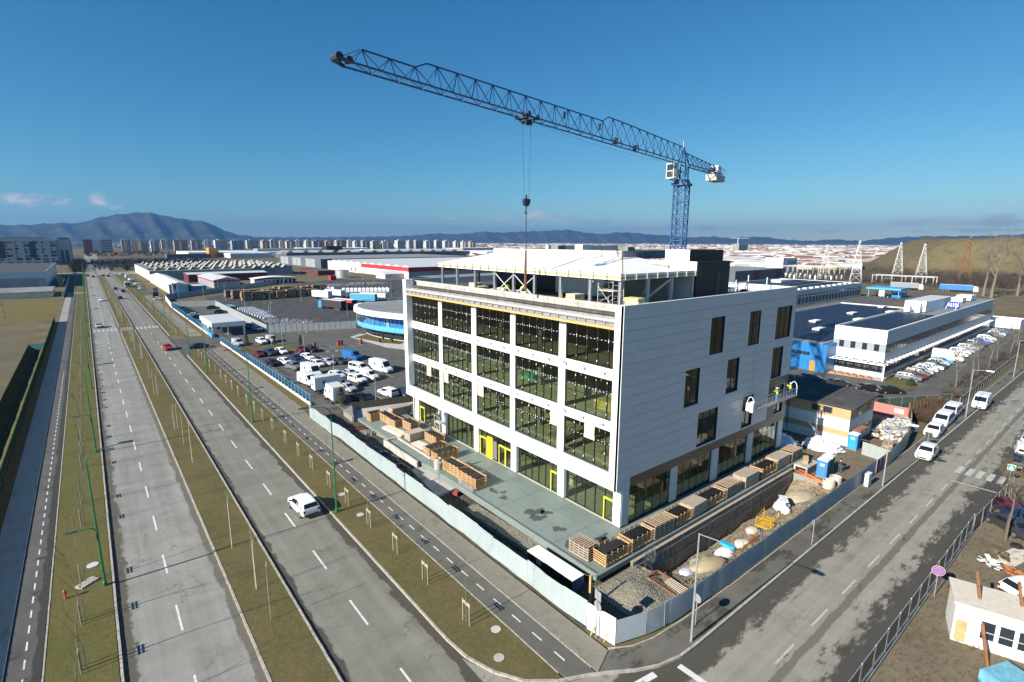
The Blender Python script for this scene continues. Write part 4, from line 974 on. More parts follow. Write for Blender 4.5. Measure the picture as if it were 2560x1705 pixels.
pad = tag(MB().prism([(-7.7, 25.0), (-4.75, 24.9), (-5.75, 17.6), (-8.7, 17.3)], .012, .28).build('concrete_pad', m_conc), 'flat concrete pad between the hoarding and the bright crates', 'concrete pad')
pipe = thing('concrete_pipe', 'upright pale concrete pipe standing on the concrete pad', 'pipe', (-5.7, 22.0, .28))
MB().lathe([(.48, 0), (.48, 1.45), (.36, 1.47), (.36, 1.95), (.30, 1.95), (.30, .4)], 20).build('pipe_shell', m_conc, pipe, smooth=False)
MB().lathe([(.49, 1.38), (.53, 1.4), (.53, 1.5), (.49, 1.52)], 20).build('pipe_collar', m_conc, pipe)
tag(MB().rbox(-6.65, 16.6, .05, .5, 1.0, .55, .6).build('red_box', M('red_metal_box', (.30, .06, .05), .6, .25, 4)), 'small dull red box lying at the terrace edge below the crates', 'box')
m_black2 = M('black_film', (.013, .014, .018), .22, .3, 2, bump=.8, spec=.7)
def tarp(name, label, cx, cy_, rx, ry, h, rz, mat, seed, cat):
    r2 = random.Random(seed); n = 16; m_ = MB(); vs = []
    for j in range(n+1):
        for i in range(n+1):
            u, v = i/n*2-1, j/n*2-1; d = max(abs(u), abs(v)); z = h*max(0, 1-d**2.5)*(.55+.45*r2.random())+.03
            x = u*rx*(1+.12*r2.uniform(-1, 1)); y_ = v*ry*(1+.12*r2.uniform(-1, 1)); vs.append((x, y_, z if d < .99 else .015))
    m_.add(vs, [(j*(n+1)+i, j*(n+1)+i+1, (j+1)*(n+1)+i+1, (j+1)*(n+1)+i) for j in range(n) for i in range(n)])
    return tag(m_.build(name, mat, None, (cx, cy_, 0), rz), label, cat)
tarp('black_tarp', 'crumpled black plastic sheet heap behind the corrugated hoarding', -8.3, 32.2, 1.0, 3.6, .5, .12, m_black2, 4, 'plastic sheet')
tarp('black_tarp', 'tangled black film and hose coil next to the end of the concrete channel', -8.2, 26.6, .8, 1.3, .55, 0, m_black2, 6, 'plastic sheet').location.z = .012
tarp('gravel_heap', 'small gravel heap in front of the red rods', -7.0, 39.8, 1.2, 1.5, .8, .3, m_gravel, 8, 'gravel heap').location.z = .02
rb = thing('red_rods', 'bundle of red rods leaning on the small gravel heap', 'rods', (-6.0, 42.6, .35), .35)
for i in range(8): MB().tube((-1.5+R(-.2, .2), -.3+i*.09, R(-.05, .1)), (1.4+R(-.2, .2), -.35+i*.1, R(.05, .3)), .035, n=5).build('rod', M('red_rod', (.35, .05, .05), .5, .2, 4), rb)
ldr = thing('steel_ladder', 'rusty ladder lying flat behind the hoarding by the concrete pad', 'ladder', (-8.6, 22.6, .3), -.9)
for s in (-.2, .2): MB().box(-1.3, 1.3, s-.025, s+.025, 0, .06).build('rail', m_woodg, ldr)
for i in range(8): MB().tube((-1.15+i*.33, -.2, .03), (-1.15+i*.33, .2, .03), .02, n=5).build('rung', m_woodg, ldr)
# low walls and path at the far end of the site
tag(MB().prism([(-6.4, 46.3), (-6.15, 46.2), (-4.1, 51.9), (-6.2, 50.2)], 0, .9).build('low_wall', m_concd), 'short grey concrete wall at the far left end of the site', 'wall')
sheet('pale_path', [(-6.2, 46.4), (6.5, 49.2), (6.8, 50.4), (-4.3, 52.0)], .03, m_conc)
gw = thing('garden_wall', 'dark concrete panel wall between the site and the car park', 'wall')
for i in range(7): MB().beam((-4.2+i*2.5+.02, 52.15-.55*i, .6), (-1.72+i*2.5, 51.6-.55*i, .6), .12, 1.2).build('wall_panel', M('dark_panel', (.06, .058, .05), .9, .2, 1), gw)
# white wrapped block behind the fence
wb = thing('wrapped_bundle', 'long white topped bundle wrapped in film standing behind the hoarding near the corner', 'bundle', (-7.95, -.3, .02), .02)
MB().box(-.62, .62, -2.7, 2.6, .1, 1.15).build('bundle_body', m_slabk, wb); MB().box(-.66, .66, -2.75, 2.65, 1.151, 1.2).build('white_top', m_white, wb); MB().box(-.64, .64, -2.73, -2.701, .1, 1.15).build('film_end', M('blue_film', (.13, .17, .25), .15, .3, 3, spec=.8), wb)
for y in (-2, 0, 2): MB().box(-.6, .6, y-.06, y+.06, 0, .099).build('bearer', m_wood, wb)
MB().box(-.641, -.621, .9, 1.5, .6, .95).build('paper_label', M('grey_label', (.3, .33, .4), .6, .2), wb)
# gravel bed heap near the corner, steel frame, posts
m = MB(); r2 = random.Random(21); n = 26; vs = []
for j in range(n+1):
    for i in range(n+1):
        u, v = i/n*2-1, j/n*2-1; d = min(1, sqrt(u*u+v*v)); z = .55*(cos(d*pi)+1)/2+(r2.uniform(0, .09) if d < .97 else 0)
        vs.append((u*2.6, v*2.6, z))
m.add(vs, [(j*(n+1)+i, j*(n+1)+i+1, (j+1)*(n+1)+i+1, (j+1)*(n+1)+i) for j in range(n) for i in range(n)])
tag(m.build('gravel_mound', m_gravel, None, (-4.35, -6.2, .02), smooth=True), 'broad low mound of grey gravel inside the fence corner', 'gravel')
tag(MB().rbox(-7.2, 7.5, .02, .45, 1.6, 11, .03).rbox(-7.3, 1.5, .02, .35, 1.3, 8, -.02).build('gravel_bank', m_gravel), 'long bank of pale gravel between the hoarding and the terrace edge', 'gravel')
st_ = MB()
for i in range(900):
    x, y = R(-9.8, -6.2), R(-7.8, 16); s = R(.03, .09); st_.blob((x, y, .03+s*.4+(.42 if -8 < x < -6.5 and 2 < y < 13 else 0)), (s, s*.9, s*.7), 5, 3, .3)
for i in range(700):
    a, r_ = R(0, 6.28), sqrt(R(0, 1))*2.3; s = R(.03, .08); st_.blob((-4.35+r_*cos(a), -6.2+r_*sin(a), .05+.55*(cos(min(1, r_/2.6)*pi)+1)/2), (s, s, s*.7), 5, 3, .3)
for i in range(1500):
    x, y = R(0, 27.5), R(-8.4, -4.2); s = R(.03, .11); st_.blob((x, y, pitz(x, y)+.05), (s, s*.8, s*.7), 5, 3, .3)
stn = st_.build('loose_stones', m_gravel); stn['kind'] = 'stuff'; stn['label'] = 'loose stones scattered over the site gravel and the pit'
rfm = thing('rusty_frame', 'rusty steel frame with rods lying at the edge of the gravel mound', 'steel frame', (-1.7, -7.0, .12), .0); m_rust = M('rusty_steel', (.22, .095, .04), .85, .3, 4)
for a, b in (((-.8, -1.6), (-.6, 1.6)), ((.6, -1.6), (.8, 1.5)), ((-.6, 1.55), (.8, 1.5)), ((-.8, -1.6), (.6, -1.6))): MB().beam((a[0], a[1], .05), (b[0], b[1], .05), .13).build('frame_bar', m_rust, rfm)
for i in range(5): MB().beam((-.3+i*.22, -1.5, .13), (-.1+i*.2, .2, .13), .04).build('rod', m_pale, rfm)
ps = thing('timber_post', 'tall timber post standing inside the fence near the white board', 'post', (-8.4, -4.8, 0)); MB().box(-.1, .1, -.09, .09, 0, 2.6).build('post_shaft', m_wood, ps); MB().path([(-.05, 0, 2.5), (.4, 1.2, 1.95), (.5, 2.2, 1.4)], .012, 3).build('wire', m_galv, ps)
sg = thing('traffic_sign', 'two traffic signs seen from behind on a pole at the white board', 'traffic sign', (-10.55, -7.35, 0), -.15)
MB().tube((0, 0, 0), (0, 0, 3.75), .045, n=8).build('pole', m_galv, sg); MB().box(.03, .06, -.32, .32, 3.0, 3.7).build('rectangular_plate', m_galv, sg)
m = MB(); m.tube((.045, 0, 2.55), (.07, 0, 2.55), .36, n=20); m.build('round_plate', m_galv, sg)
# pit clutter
def on_pit(x, y): return (x, y, pitz(x, y))
pb = thing('yellow_basket', 'yellow steel work basket lying in the pit', 'basket', (15.9, -6.7, pitz(15.9, -6.7)+.1), .15); m_yel = M('yellow_paint', (.55, .32, .03), .6, .2, 4)
MB().box(-1.3, 1.3, -.75, .75, 0, .12).build('floor_plate', m_yel, pb)
for a in (-1.25, 1.25):
    for b in (-.7, .7): MB().beam((a, b, .1), (a, b, .95), .06).build('upright', m_yel, pb)
for b in (-.7, .7): MB().beam((-1.25, b, .95 if b > 0 else .5), (1.25, b, .95 if b > 0 else .5), .05).build('rail', m_yel, pb)
MB().beam((-1.25, -.7, .95), (-1.25, .7, .95), .05).build('rail', m_yel, pb)
def bag(nm, lb, x, y, z, s, col, seed, cat='bulk bag'):
    r2 = random.Random(seed); m_ = MB(); m_.blob((0, 0, s[2]), s, 12, 7, .12, rg=r2)
    return tag(m_.build(nm, M(nm+str(seed), col, .7, .12, 3, bump=.5), None, (x, y, z), r2.uniform(-.6, .6), True), lb, cat)
wbx = thing('white_crate_bag', 'stack of white bags with grey sheet lid standing in the pit', 'bags', (20.0, -6.4, pitz(20, -6.4)), .35)
for i, (x, y, sx, sy, sz) in enumerate(((-.5, -.3, .62, .55, .45), (.6, -.2, .62, .55, .48), (0, .45, .8, .5, .5), (.1, .1, .7, .6, .75))): MB().blob((x, y, sz), (sx, sy, sz), 10, 6, .12).build('bag', M('white_bag', (.72, .72, .74), .6, .06, 3, bump=.4), wbx, smooth=True)
MB().rbox(.1, 0, 1.42, 1.5, 1.5, .8, .2).build('sheet_lid', m_steelw, wbx)
bag('pink_bag', 'pinkish plastic wrapped bag lying in the pit', 12.9, -6.7, pitz(12.9, -6.7)-.1, (.75, .6, .42), (.58, .42, .38), 31)
bag('white_heap', 'torn white sheet heap near the street lamp in the pit', 6.9, -7.2, pitz(6.9, -7.2)-.2, (1.2, .8, .5), (.62, .62, .58), 33, 'plastic sheet')
bag('white_heap', 'flat pale sheet heap next to the yellow basket', 9.6, -7.5, pitz(9.6, -7.5)-.25, (1.0, .7, .4), (.55, .52, .45), 34, 'plastic sheet')
bag('blue_white_sheet', 'blue and white plastic sheet heap by the rusty frame', 1.9, -6.5, pitz(1.9, -6.5)-.05, (.8, .65, .35), (.42, .47, .56), 35, 'plastic sheet')
bag('earth_heap', 'yellowish earth heap in the pit under the street lamp', 4.2, -7.3, pitz(4.2, -7.3)-.6, (2.0, 1.0, .75), (.34, .28, .17), 36, 'earth heap'); bag('earth_heap', 'pale sand heap at the far end of the pit below the toilets', 24, -6.6, pitz(24, -6.6)-.8, (2.6, 1.4, .9), (.40, .34, .24), 37, 'earth heap')
mh = thing('manhole_ring', 'flat concrete manhole lid in the pit beside the earth heap', 'manhole', (3.9, -6.4, pitz(3.9, -6.4)+.3)); MB().lathe([(.75, 0), (.75, .2), (.0, .2)], 20).build('ring', m_conc, mh); MB().lathe([(.3, .201), (.3, .24), (.0, .24)], 16).build('lid', m_concd, mh)
for x, y, rz, l in ((9.5, -8.0, .15, 3.4), (10.2, -7.9, .05, 3.0), (22.5, -7.9, -.2, 2.6), (12.2, -7.7, .5, 1.8)): tag(MB().box(-l/2, l/2, -.1, .1, 0, .12).box(-l/2+.2, l/2-.3, -.28, -.14, 0, .08).build('beam_pair', m_rust if x < 12 else m_concd, None, (x, y, pitz(x, y)+.12), rz), 'pair of %s beams lying in the pit' % ('rusty steel' if x < 12 else 'dark timber'), 'beams', 'beams lying in the pit')
bl = MB()
for i in range(160):
    x, y = (R(4, 13), R(-8.6, -7.4)) if i % 2 else (R(24, 30), R(-9.4, -8.2)); a = R(0, 6.3); l = R(.3, 1.1)
    z = (pitz(x, y) if x < 28.5 else 0)+R(.05, .4); bl.tube((x, y, z), (x+l*cos(a), y+l*sin(a), z+R(-.1, .3)), .018, .008, 3)
br_ = bl.build('scrap_rods', m_rust); br_['kind'] = 'stuff'; br_['label'] = 'tangle of rusty rods and dead twigs along the pit edge'
# hanging plastic over the slab edge
m = MB(); r2 = random.Random(9); vs = []
for j in range(9):
    for i in range(9): vs.append((-.6+1.7*i/8+r2.uniform(-.05, .05), -3.75-.14*j/8-r2.uniform(0, .16), .9-1.9*(j/8)*(.55+.45*sin(pi*(i+.5)/9))))
m.add(vs, [(j*9+i, j*9+i+1, (j+1)*9+i+1, (j+1)*9+i) for j in range(8) for i in range(8)])
def film_mat():
    t = NT('hanging_film'); t.n.remove(t.b); a = t.node('ShaderNodeBsdfTransparent', None, Color=(.85, .88, .9)); b = t.node('ShaderNodeBsdfGlossy', None, Roughness=.25); c = t.node('ShaderNodeBsdfDiffuse', None, Color=(.6, .62, .65))
    x1 = t.node('ShaderNodeMixShader'); x1.inputs[0].default_value = .4; t.l.new(b.outputs[0], x1.inputs[1]); t.l.new(c.outputs[0], x1.inputs[2])
    x2 = t.node('ShaderNodeMixShader'); x2.inputs[0].default_value = .5; t.l.new(a.outputs[0], x2.inputs[1]); t.l.new(x1.outputs[0], x2.inputs[2]); t.l.new(x2.outputs[0], t.out.inputs[0]); return t.mat
m_hf = film_mat()
tag(m.build('hanging_film', m_hf), 'torn clear plastic film hanging from the terrace corner into the pit', 'plastic film')
m = MB(); vs = []
for j in range(7):
    for i in range(12): vs.append((-5.75-.12*j/6-r2.uniform(0, .1), 14.6+2.8*i/11, 1.3-.85*(j/6)*(.6+.4*r2.random())))
m.add(vs, [(j*12+i, j*12+i+1, (j+1)*12+i+1, (j+1)*12+i) for j in range(6) for i in range(11)])
tag(m.build('hanging_film', m_hf), 'clear plastic film hanging off the front of the right bright crate', 'plastic film')

# portable toilets, precast box, pipes, rings, cabinet
def toilet(x, y, rz, col, label, name):
    t = thing('portable_toilet', label, 'portable toilet', (x, y, .015), rz, 'portable toilets')
    mt = M(name, col, .5, .08, 3)
    MB().box(-.55, .55, -.55, .55, .1, 2.1).build('cabin', mt, t); MB().box(-.6, .6, -.6, .6, 0, .099).build('base', m_concd, t)
    m_ = MB(); m_.loft([[(x_*.58*k, y_*.58*k, z) for x_, y_ in ((-1, -1), (1, -1), (1, 1), (-1, 1))] for k, z in ((1, 2.101), (1, 2.18), (.55, 2.36))]); m_.build('roof', M('toilet_roof', (.72, .74, .76), .5, .05), t)
    d = MB().box(-.585, -.551, -.36, .36, .18, 1.95).build('door', M(name+'_door', tuple(c*1.15 for c in col), .45, .05), t); MB().box(-.6, -.586, -.25, .2, 1.45, 1.75).build('door_plate', M('pale_plate', (.6, .65, .7), .5, .05), d)
    for s in (-.3, 0, .3): MB().box(s-.04, s+.04, -.575, -.551, .2, 2.0).build('rib', mt, t)
toilet(29.95, -6.45, .05, (.05, .19, .42), 'dusty blue portable toilet next to the green one by the standing man', 'toilet_blue'); toilet(31.5, -6.35, .05, (.05, .24, .16), 'green portable toilet beside the standing man', 'toilet_green')
toilet(42.3, -5.5, .0, (.03, .25, .55), 'bright blue portable toilet at the corner of the small annex', 'toilet_bright')
pbx = thing('precast_box', 'hollow precast concrete box beside the end of the crate row', 'concrete box', (30.2, -4.5, .02), -.05)
MB().box(-1.5, 1.5, -.8, .8, .75, .95).build('top_slab', m_conc, pbx); MB().box(-1.5, 1.5, -.8, -.6, 0, .749).build('side', m_concd, pbx) ; MB().box(-1.5, 1.5, .6, .8, 0, .749).build('side', m_conc, pbx)
wbn = thing('work_bench', 'makeshift plywood bench and tools on the precast concrete box', 'bench', (30.3, -4.3, .97), .4); MB().box(-.8, .8, -.3, .3, .5, .54).build('bench_top', m_orange, wbn)
for a in (-.6, .6): MB().box(a-.04, a+.04, -.25, .25, 0, .499).build('trestle', m_woodg, wbn)
m_opipe = M('orange_pipe', (.62, .17, .05), .5, .1, 3)
for i, (y0, y1) in enumerate(((-3.9, -7.0), (-4.25, -7.5), (-4.6, -7.3))): tag(MB().tube((28.9+.1*i, y0, .16+(.2 if i == 1 else 0)), (27.4+i*.35, y1, .1), .1, n=10).build('drain_pipe', m_opipe, smooth=True), 'orange plastic drain pipe lying in front of the portable toilets', 'pipe', 'orange drain pipes')
for i, (x, y) in enumerate(((27.6, -8.0), (28.9, -8.2))):
    m_ = MB(); m_.lathe([(.62, 0), (.62, .95), (.52, .95), (.52, .05)], 20); tag(m_.build('concrete_ring', m_conc, None, (x, y, .02 if x > 28.5 else pitz(x, y)+.1), 0, True), ('left' if i == 0 else 'right')+' one of two concrete well rings in front of the toilets', 'concrete ring')
cb = thing('meter_cabinet', 'pale grey utility cabinet on the footway against the side fence', 'cabinet', (31.0, -10.75, K)); MB().box(-.5, .5, -.2, .2, .1, 1.5).build('cabinet_body', M('cabinet_grey', (.62, .63, .64), .5, .04), cb); MB().box(-.52, .52, -.23, .23, 1.501, 1.56).build('cabinet_roof', m_steelw, cb); MB().box(-.45, .45, -.17, .17, 0, .099).build('plinth', m_concd, cb); MB().box(-.48, -.01, -.215, -.201, .15, 1.45).build('cabinet_door', m_steelw, cb); MB().box(.01, .48, -.215, -.201, .15, 1.45).build('cabinet_door', m_steelw, cb)

# white bags heaped between the office block and the annex
def sack_mesh(seed):
    r2 = random.Random(seed); m_ = MB(); rings = []
    for k in range(6):
        t = k/5*2-1; w_ = .30*(1-abs(t)**4*.55); h = .13*(1-abs(t)**3*.6); rings.append([(t*.42, w_*cos(a)*(1+r2.uniform(-.1, .1)), h*sin(a)*(1+r2.uniform(-.15, .15))) for a in [2*pi*i/8 for i in range(8)]])
    m_.loft(rings); return m_.mesh('white_sack', M('sack_white', (.74, .75, .77), .6, .08, 4, bump=.3), True)
sk = [sack_mesh(i) for i in range(4)]; r2 = random.Random(12); ns = 0
for (cx, cy_, rx, ry, hh_, n) in ((36.3, 1.4, 2.2, 2.3, 1.5, 70), (39.6, -2.4, 2.1, 1.9, 1.25, 110), (39.4, -4.3, 1.3, .8, .8, 30), (35.6, 3.8, 1.6, 1.8, 1.7, 40)):
    for i in range(n):
        a = r2.uniform(0, 2*pi); d = sqrt(r2.random()); x, y = cx+rx*d*cos(a), cy_+ry*d*sin(a); z = hh_*(1-d*d)*r2.uniform(.75, 1)+.1
        o = place('white_sack', sk[i % 4], None, (x, y, z)); o.rotation_euler = (r2.uniform(-.35, .35)-(y-cy_)*.12, r2.uniform(-.35, .35)+(x-cx)*.12, r2.uniform(0, 6.28))
        tag(o, 'white filled sack in the heap between the office block and the annex', 'sack', 'heaped white sacks')
    m_ = MB(); m_.blob((0, 0, 0), (rx*.95, ry*.95, hh_*.88), 12, 6, .05); tag(m_.build('sack_heap_core', sk[0].materials[0], None, (cx, cy_, .0), smooth=True), 'packed inside of the white sack heap, %s' % {70: 'nearest the glazing', 110: 'in front of the sunlit wall', 30: 'low end by the toilet', 40: 'deep in the gap'}[n], 'sacks', 'cores of the sack heaps')
# rubbish heap in the fenced corner
jm = [M('junk_%d' % i, c, .8, .3, 3) for i, c in enumerate(((.70, .70, .70), (.55, .57, .50), (.42, .32, .20), (.62, .60, .55), (.12, .22, .38), (.20, .15, .10), (.50, .42, .28)))]
r2 = random.Random(14); jb = MB()
m = MB(); m.blob((0, 0, 0), (6.0, 1.9, 1.5), 16, 8, .15, rg=r2); tag(m.build('rubbish_heap', m_pale, None, (54.2, -6.9, 0), .12), 'large rubbish heap of sacks, boards and film inside the curved fence', 'rubbish heap')
for i in range(420):
    a = r2.uniform(0, 2*pi); d = sqrt(r2.random()); x, y = 54.2+6.2*d*cos(a)*.98, -6.9+2.0*d*sin(a)+.1*cos(a); z = 1.45*sqrt(max(0, 1-d*d))+r2.uniform(0, .15); s = r2.uniform(.15, .5)
    if i % 3: jb.blob((x, y, z), (s, s*.8, s*.35), 6, 4, .3, i % 7, r2)
    else: jb.beam((x, y, z), (x+r2.uniform(-1, 1), y+r2.uniform(-1, 1), z+r2.uniform(-.2, .3)), .18, .04, i % 7)
j_ = jb.build('rubbish_pieces', jm); j_['kind'] = 'stuff'; j_['label'] = 'sacks, planks and scraps thrown over the rubbish heap'
pt = thing('pallet_pile', 'pile of timber pallets and boards at the near end of the rubbish heap', 'pallets', (47.0, -8.1, .02), .2)
for k in range(4):
    for i in range(6): MB().box(-.9+R(-.2, .2), .9+R(-.2, .2), -.6+i*.21, -.6+i*.21+.14, k*.14+.1, k*.14+.125).build('board', m_wood if (i+k) % 2 else m_woodg, pt)
    for s in (-.8, 0, .8): MB().box(s-.05, s+.05, -.6, .6, k*.14, k*.14+.099).build('bearer', m_woodg, pt)

# ================================================================== VEHICLES (front points along local +X)
m_tyre = M('tyre_rubber', (.015, .015, .015), .85, .2, 5); m_rim = M('wheel_alloy', (.35, .35, .36), .35, .1, 5, .7); m_cglass = M('car_glass', (.012, .014, .016), .06, .1, 2, spec=.8)
m_hlamp = M('headlamp', (.62, .64, .66), .15, .05, 3, spec=.8); m_tlamp = M('tail_lamp', (.35, .012, .012), .25, .1, 3); m_plate = M('number_plate', (.62, .62, .60), .5, .03); m_trim = M('black_trim', (.02, .02, .021), .6, .15, 3)
def paint(name, col, rough=.28): return M('paint_'+name, col, rough, .04, .8, spec=.6)
PT = dict(white=(.74, .75, .75), silver=(.40, .42, .44), grey=(.16, .17, .18), dark=(.035, .037, .042), black=(.014, .014, .016), navy=(.022, .032, .065), blue=(.025, .12, .33), red=(.36, .025, .03), maroon=(.13, .018, .022), brown=(.14, .11, .085), sky=(.05, .28, .46), lightblue=(.28, .36, .43))
wheel_c = {}
def wheel_mesh(r, w_):
    if (r, w_) not in wheel_c:
        m_ = MB(); n = 16; prof = [(r*.62, w_/2), (r*.93, w_/2), (r, w_*.3), (r, -w_*.3), (r*.93, -w_/2), (r*.62, -w_/2)]
        m_.loft([[(q*cos(2*pi*i/n), y, q*sin(2*pi*i/n)) for i in range(n)] for q, y in prof]); t = m_.mesh('wheel', m_tyre)
        m_ = MB(); m_.loft([[(q*cos(2*pi*i/n), y, q*sin(2*pi*i/n)) for i in range(n)] for q, y in ((r*.60, w_/2+.005), (r*.56, w_/2+.015), (r*.2, w_/2-.01))]); m_.loft([[(q*cos(2*pi*i/n), y, q*sin(2*pi*i/n)) for i in range(n)] for q, y in ((r*.60, -w_/2-.005), (r*.56, -w_/2-.015), (r*.2, -w_/2+.01))])
        wheel_c[r, w_] = (t, m_.mesh('rim', m_rim))
    return wheel_c[r, w_]
def wheel(e, x, y, r, w_):
    a, b = wheel_mesh(r, w_); q = place('wheel', a, e, (x, y, r)); place('rim', b, q)
# stations: x, bottom, belt, top, half width, half roof width
BODY = dict(
 hatch=dict(st=[(-2.1,.42,.70,.78,.76,.70),(-2.04,.28,.88,.97,.85,.78),(-1.62,.22,.93,1.40,.89,.62),(-.6,.2,.92,1.49,.89,.64),(.35,.2,.90,1.43,.89,.63),(1.05,.2,.88,.99,.88,.76),(1.75,.22,.76,.85,.85,.72),(2.08,.30,.60,.68,.74,.62)], rw=(1,2), ws=(4,5), side=[(-.52,.88,-.52,.42),(-1.5,-.6,-1.38,-.6)], wb=(-1.28,1.30), r=.32),
 suv=dict(st=[(-2.2,.45,.80,.88,.78,.72),(-2.15,.30,1.0,1.08,.88,.80),(-1.85,.26,1.06,1.55,.92,.68),(-.6,.25,1.05,1.68,.92,.70),(.45,.25,1.02,1.60,.92,.69),(1.1,.25,1.0,1.10,.91,.80),(1.9,.27,.90,.99,.88,.76),(2.2,.36,.70,.78,.78,.68)], rw=(1,2), ws=(4,5), side=[(-.5,.98,-.5,.55),(-1.72,-.58,-1.62,-.58)], wb=(-1.32,1.36), r=.36),
 sedan=dict(st=[(-2.32,.42,.78,.86,.78,.70),(-2.25,.28,.90,.98,.86,.78),(-1.65,.22,.93,1.03,.89,.76),(-1.0,.2,.92,1.38,.89,.62),(-.3,.2,.91,1.45,.89,.63),(.5,.2,.90,1.39,.89,.62),(1.25,.2,.87,.97,.88,.76),(2.0,.22,.75,.83,.85,.72),(2.32,.30,.60,.68,.74,.62)], rw=(2,3), ws=(5,6), side=[(-.35,1.05,-.35,.58),(-1.35,-.43,-1.0,-.43)], wb=(-1.38,1.38), r=.32),
 smallvan=dict(st=[(-2.15,.42,.95,1.6,.84,.70),(-2.1,.28,1.05,1.82,.90,.76),(-.6,.25,1.05,1.87,.91,.77),(.5,.25,1.03,1.78,.91,.74),(1.2,.25,1.02,1.12,.9,.78),(1.9,.27,.88,.97,.87,.74),(2.18,.36,.68,.76,.78,.66)], rw=None, ws=(3,4), side=[(-.25,1.0,-.25,.6)], wb=(-1.3,1.35), r=.32),
 minibus=dict(st=[(-2.5,.42,1.05,1.75,.88,.74),(-2.45,.28,1.12,1.93,.95,.80),(-.6,.26,1.12,1.97,.96,.82),(1.05,.26,1.10,1.88,.96,.79),(1.75,.26,1.05,1.16,.95,.84),(2.3,.27,.92,1.0,.92,.8),(2.5,.36,.72,.8,.82,.72)], rw=None, ws=(3,4), side=[(.2,1.55,.2,1.15),(-1.05,.1,-1.05,.1),(-2.3,-1.15,-2.3,-1.15)], wb=(-1.45,1.55), r=.34),
 highvan=dict(st=[(-2.95,.45,1.2,2.35,.92,.80),(-2.9,.3,1.25,2.62,.99,.88),(.6,.28,1.25,2.68,1.0,.90),(1.35,.28,1.22,2.45,1.0,.84),(2.15,.28,1.2,1.32,.99,.86),(2.75,.3,.98,1.07,.95,.82),(2.98,.4,.75,.83,.84,.72)], rw=None, ws=(3,4), side=[(1.0,1.95,1.0,1.5)], wb=(-1.75,1.85), r=.36),
 midvan=dict(st=[(-2.6,.45,1.15,2.0,.92,.80),(-2.55,.3,1.2,2.22,.98,.86),(.5,.28,1.2,2.27,.99,.88),(1.2,.28,1.18,2.1,.99,.84),(1.95,.28,1.16,1.28,.98,.86),(2.45,.3,.96,1.05,.94,.8),(2.65,.4,.75,.83,.84,.72)], rw=None, ws=(3,4), side=[(.85,1.75,.85,1.35)], wb=(-1.55,1.65), r=.35))
def ring(s):
    x, zb, zt, zr, w_, wr = s
    h = [(w_*.84, zb), (w_*.98, zb+.14), (w_, (zb+zt)/2+.05), (w_*.975, zt), (wr, zr-.05), (wr*.78, zr)]
    return [(x, y, z) for y, z in h]+[(x, -y, z) for y, z in reversed(h)]
def interp(st, x):
    for a, b in zip(st, st[1:]):
        if a[0] <= x <= b[0]:
            t = (x-a[0])/(b[0]-a[0]); return tuple(p+(q-p)*t for p, q in zip(a, b))
    return st[-1]
car_protos = {}
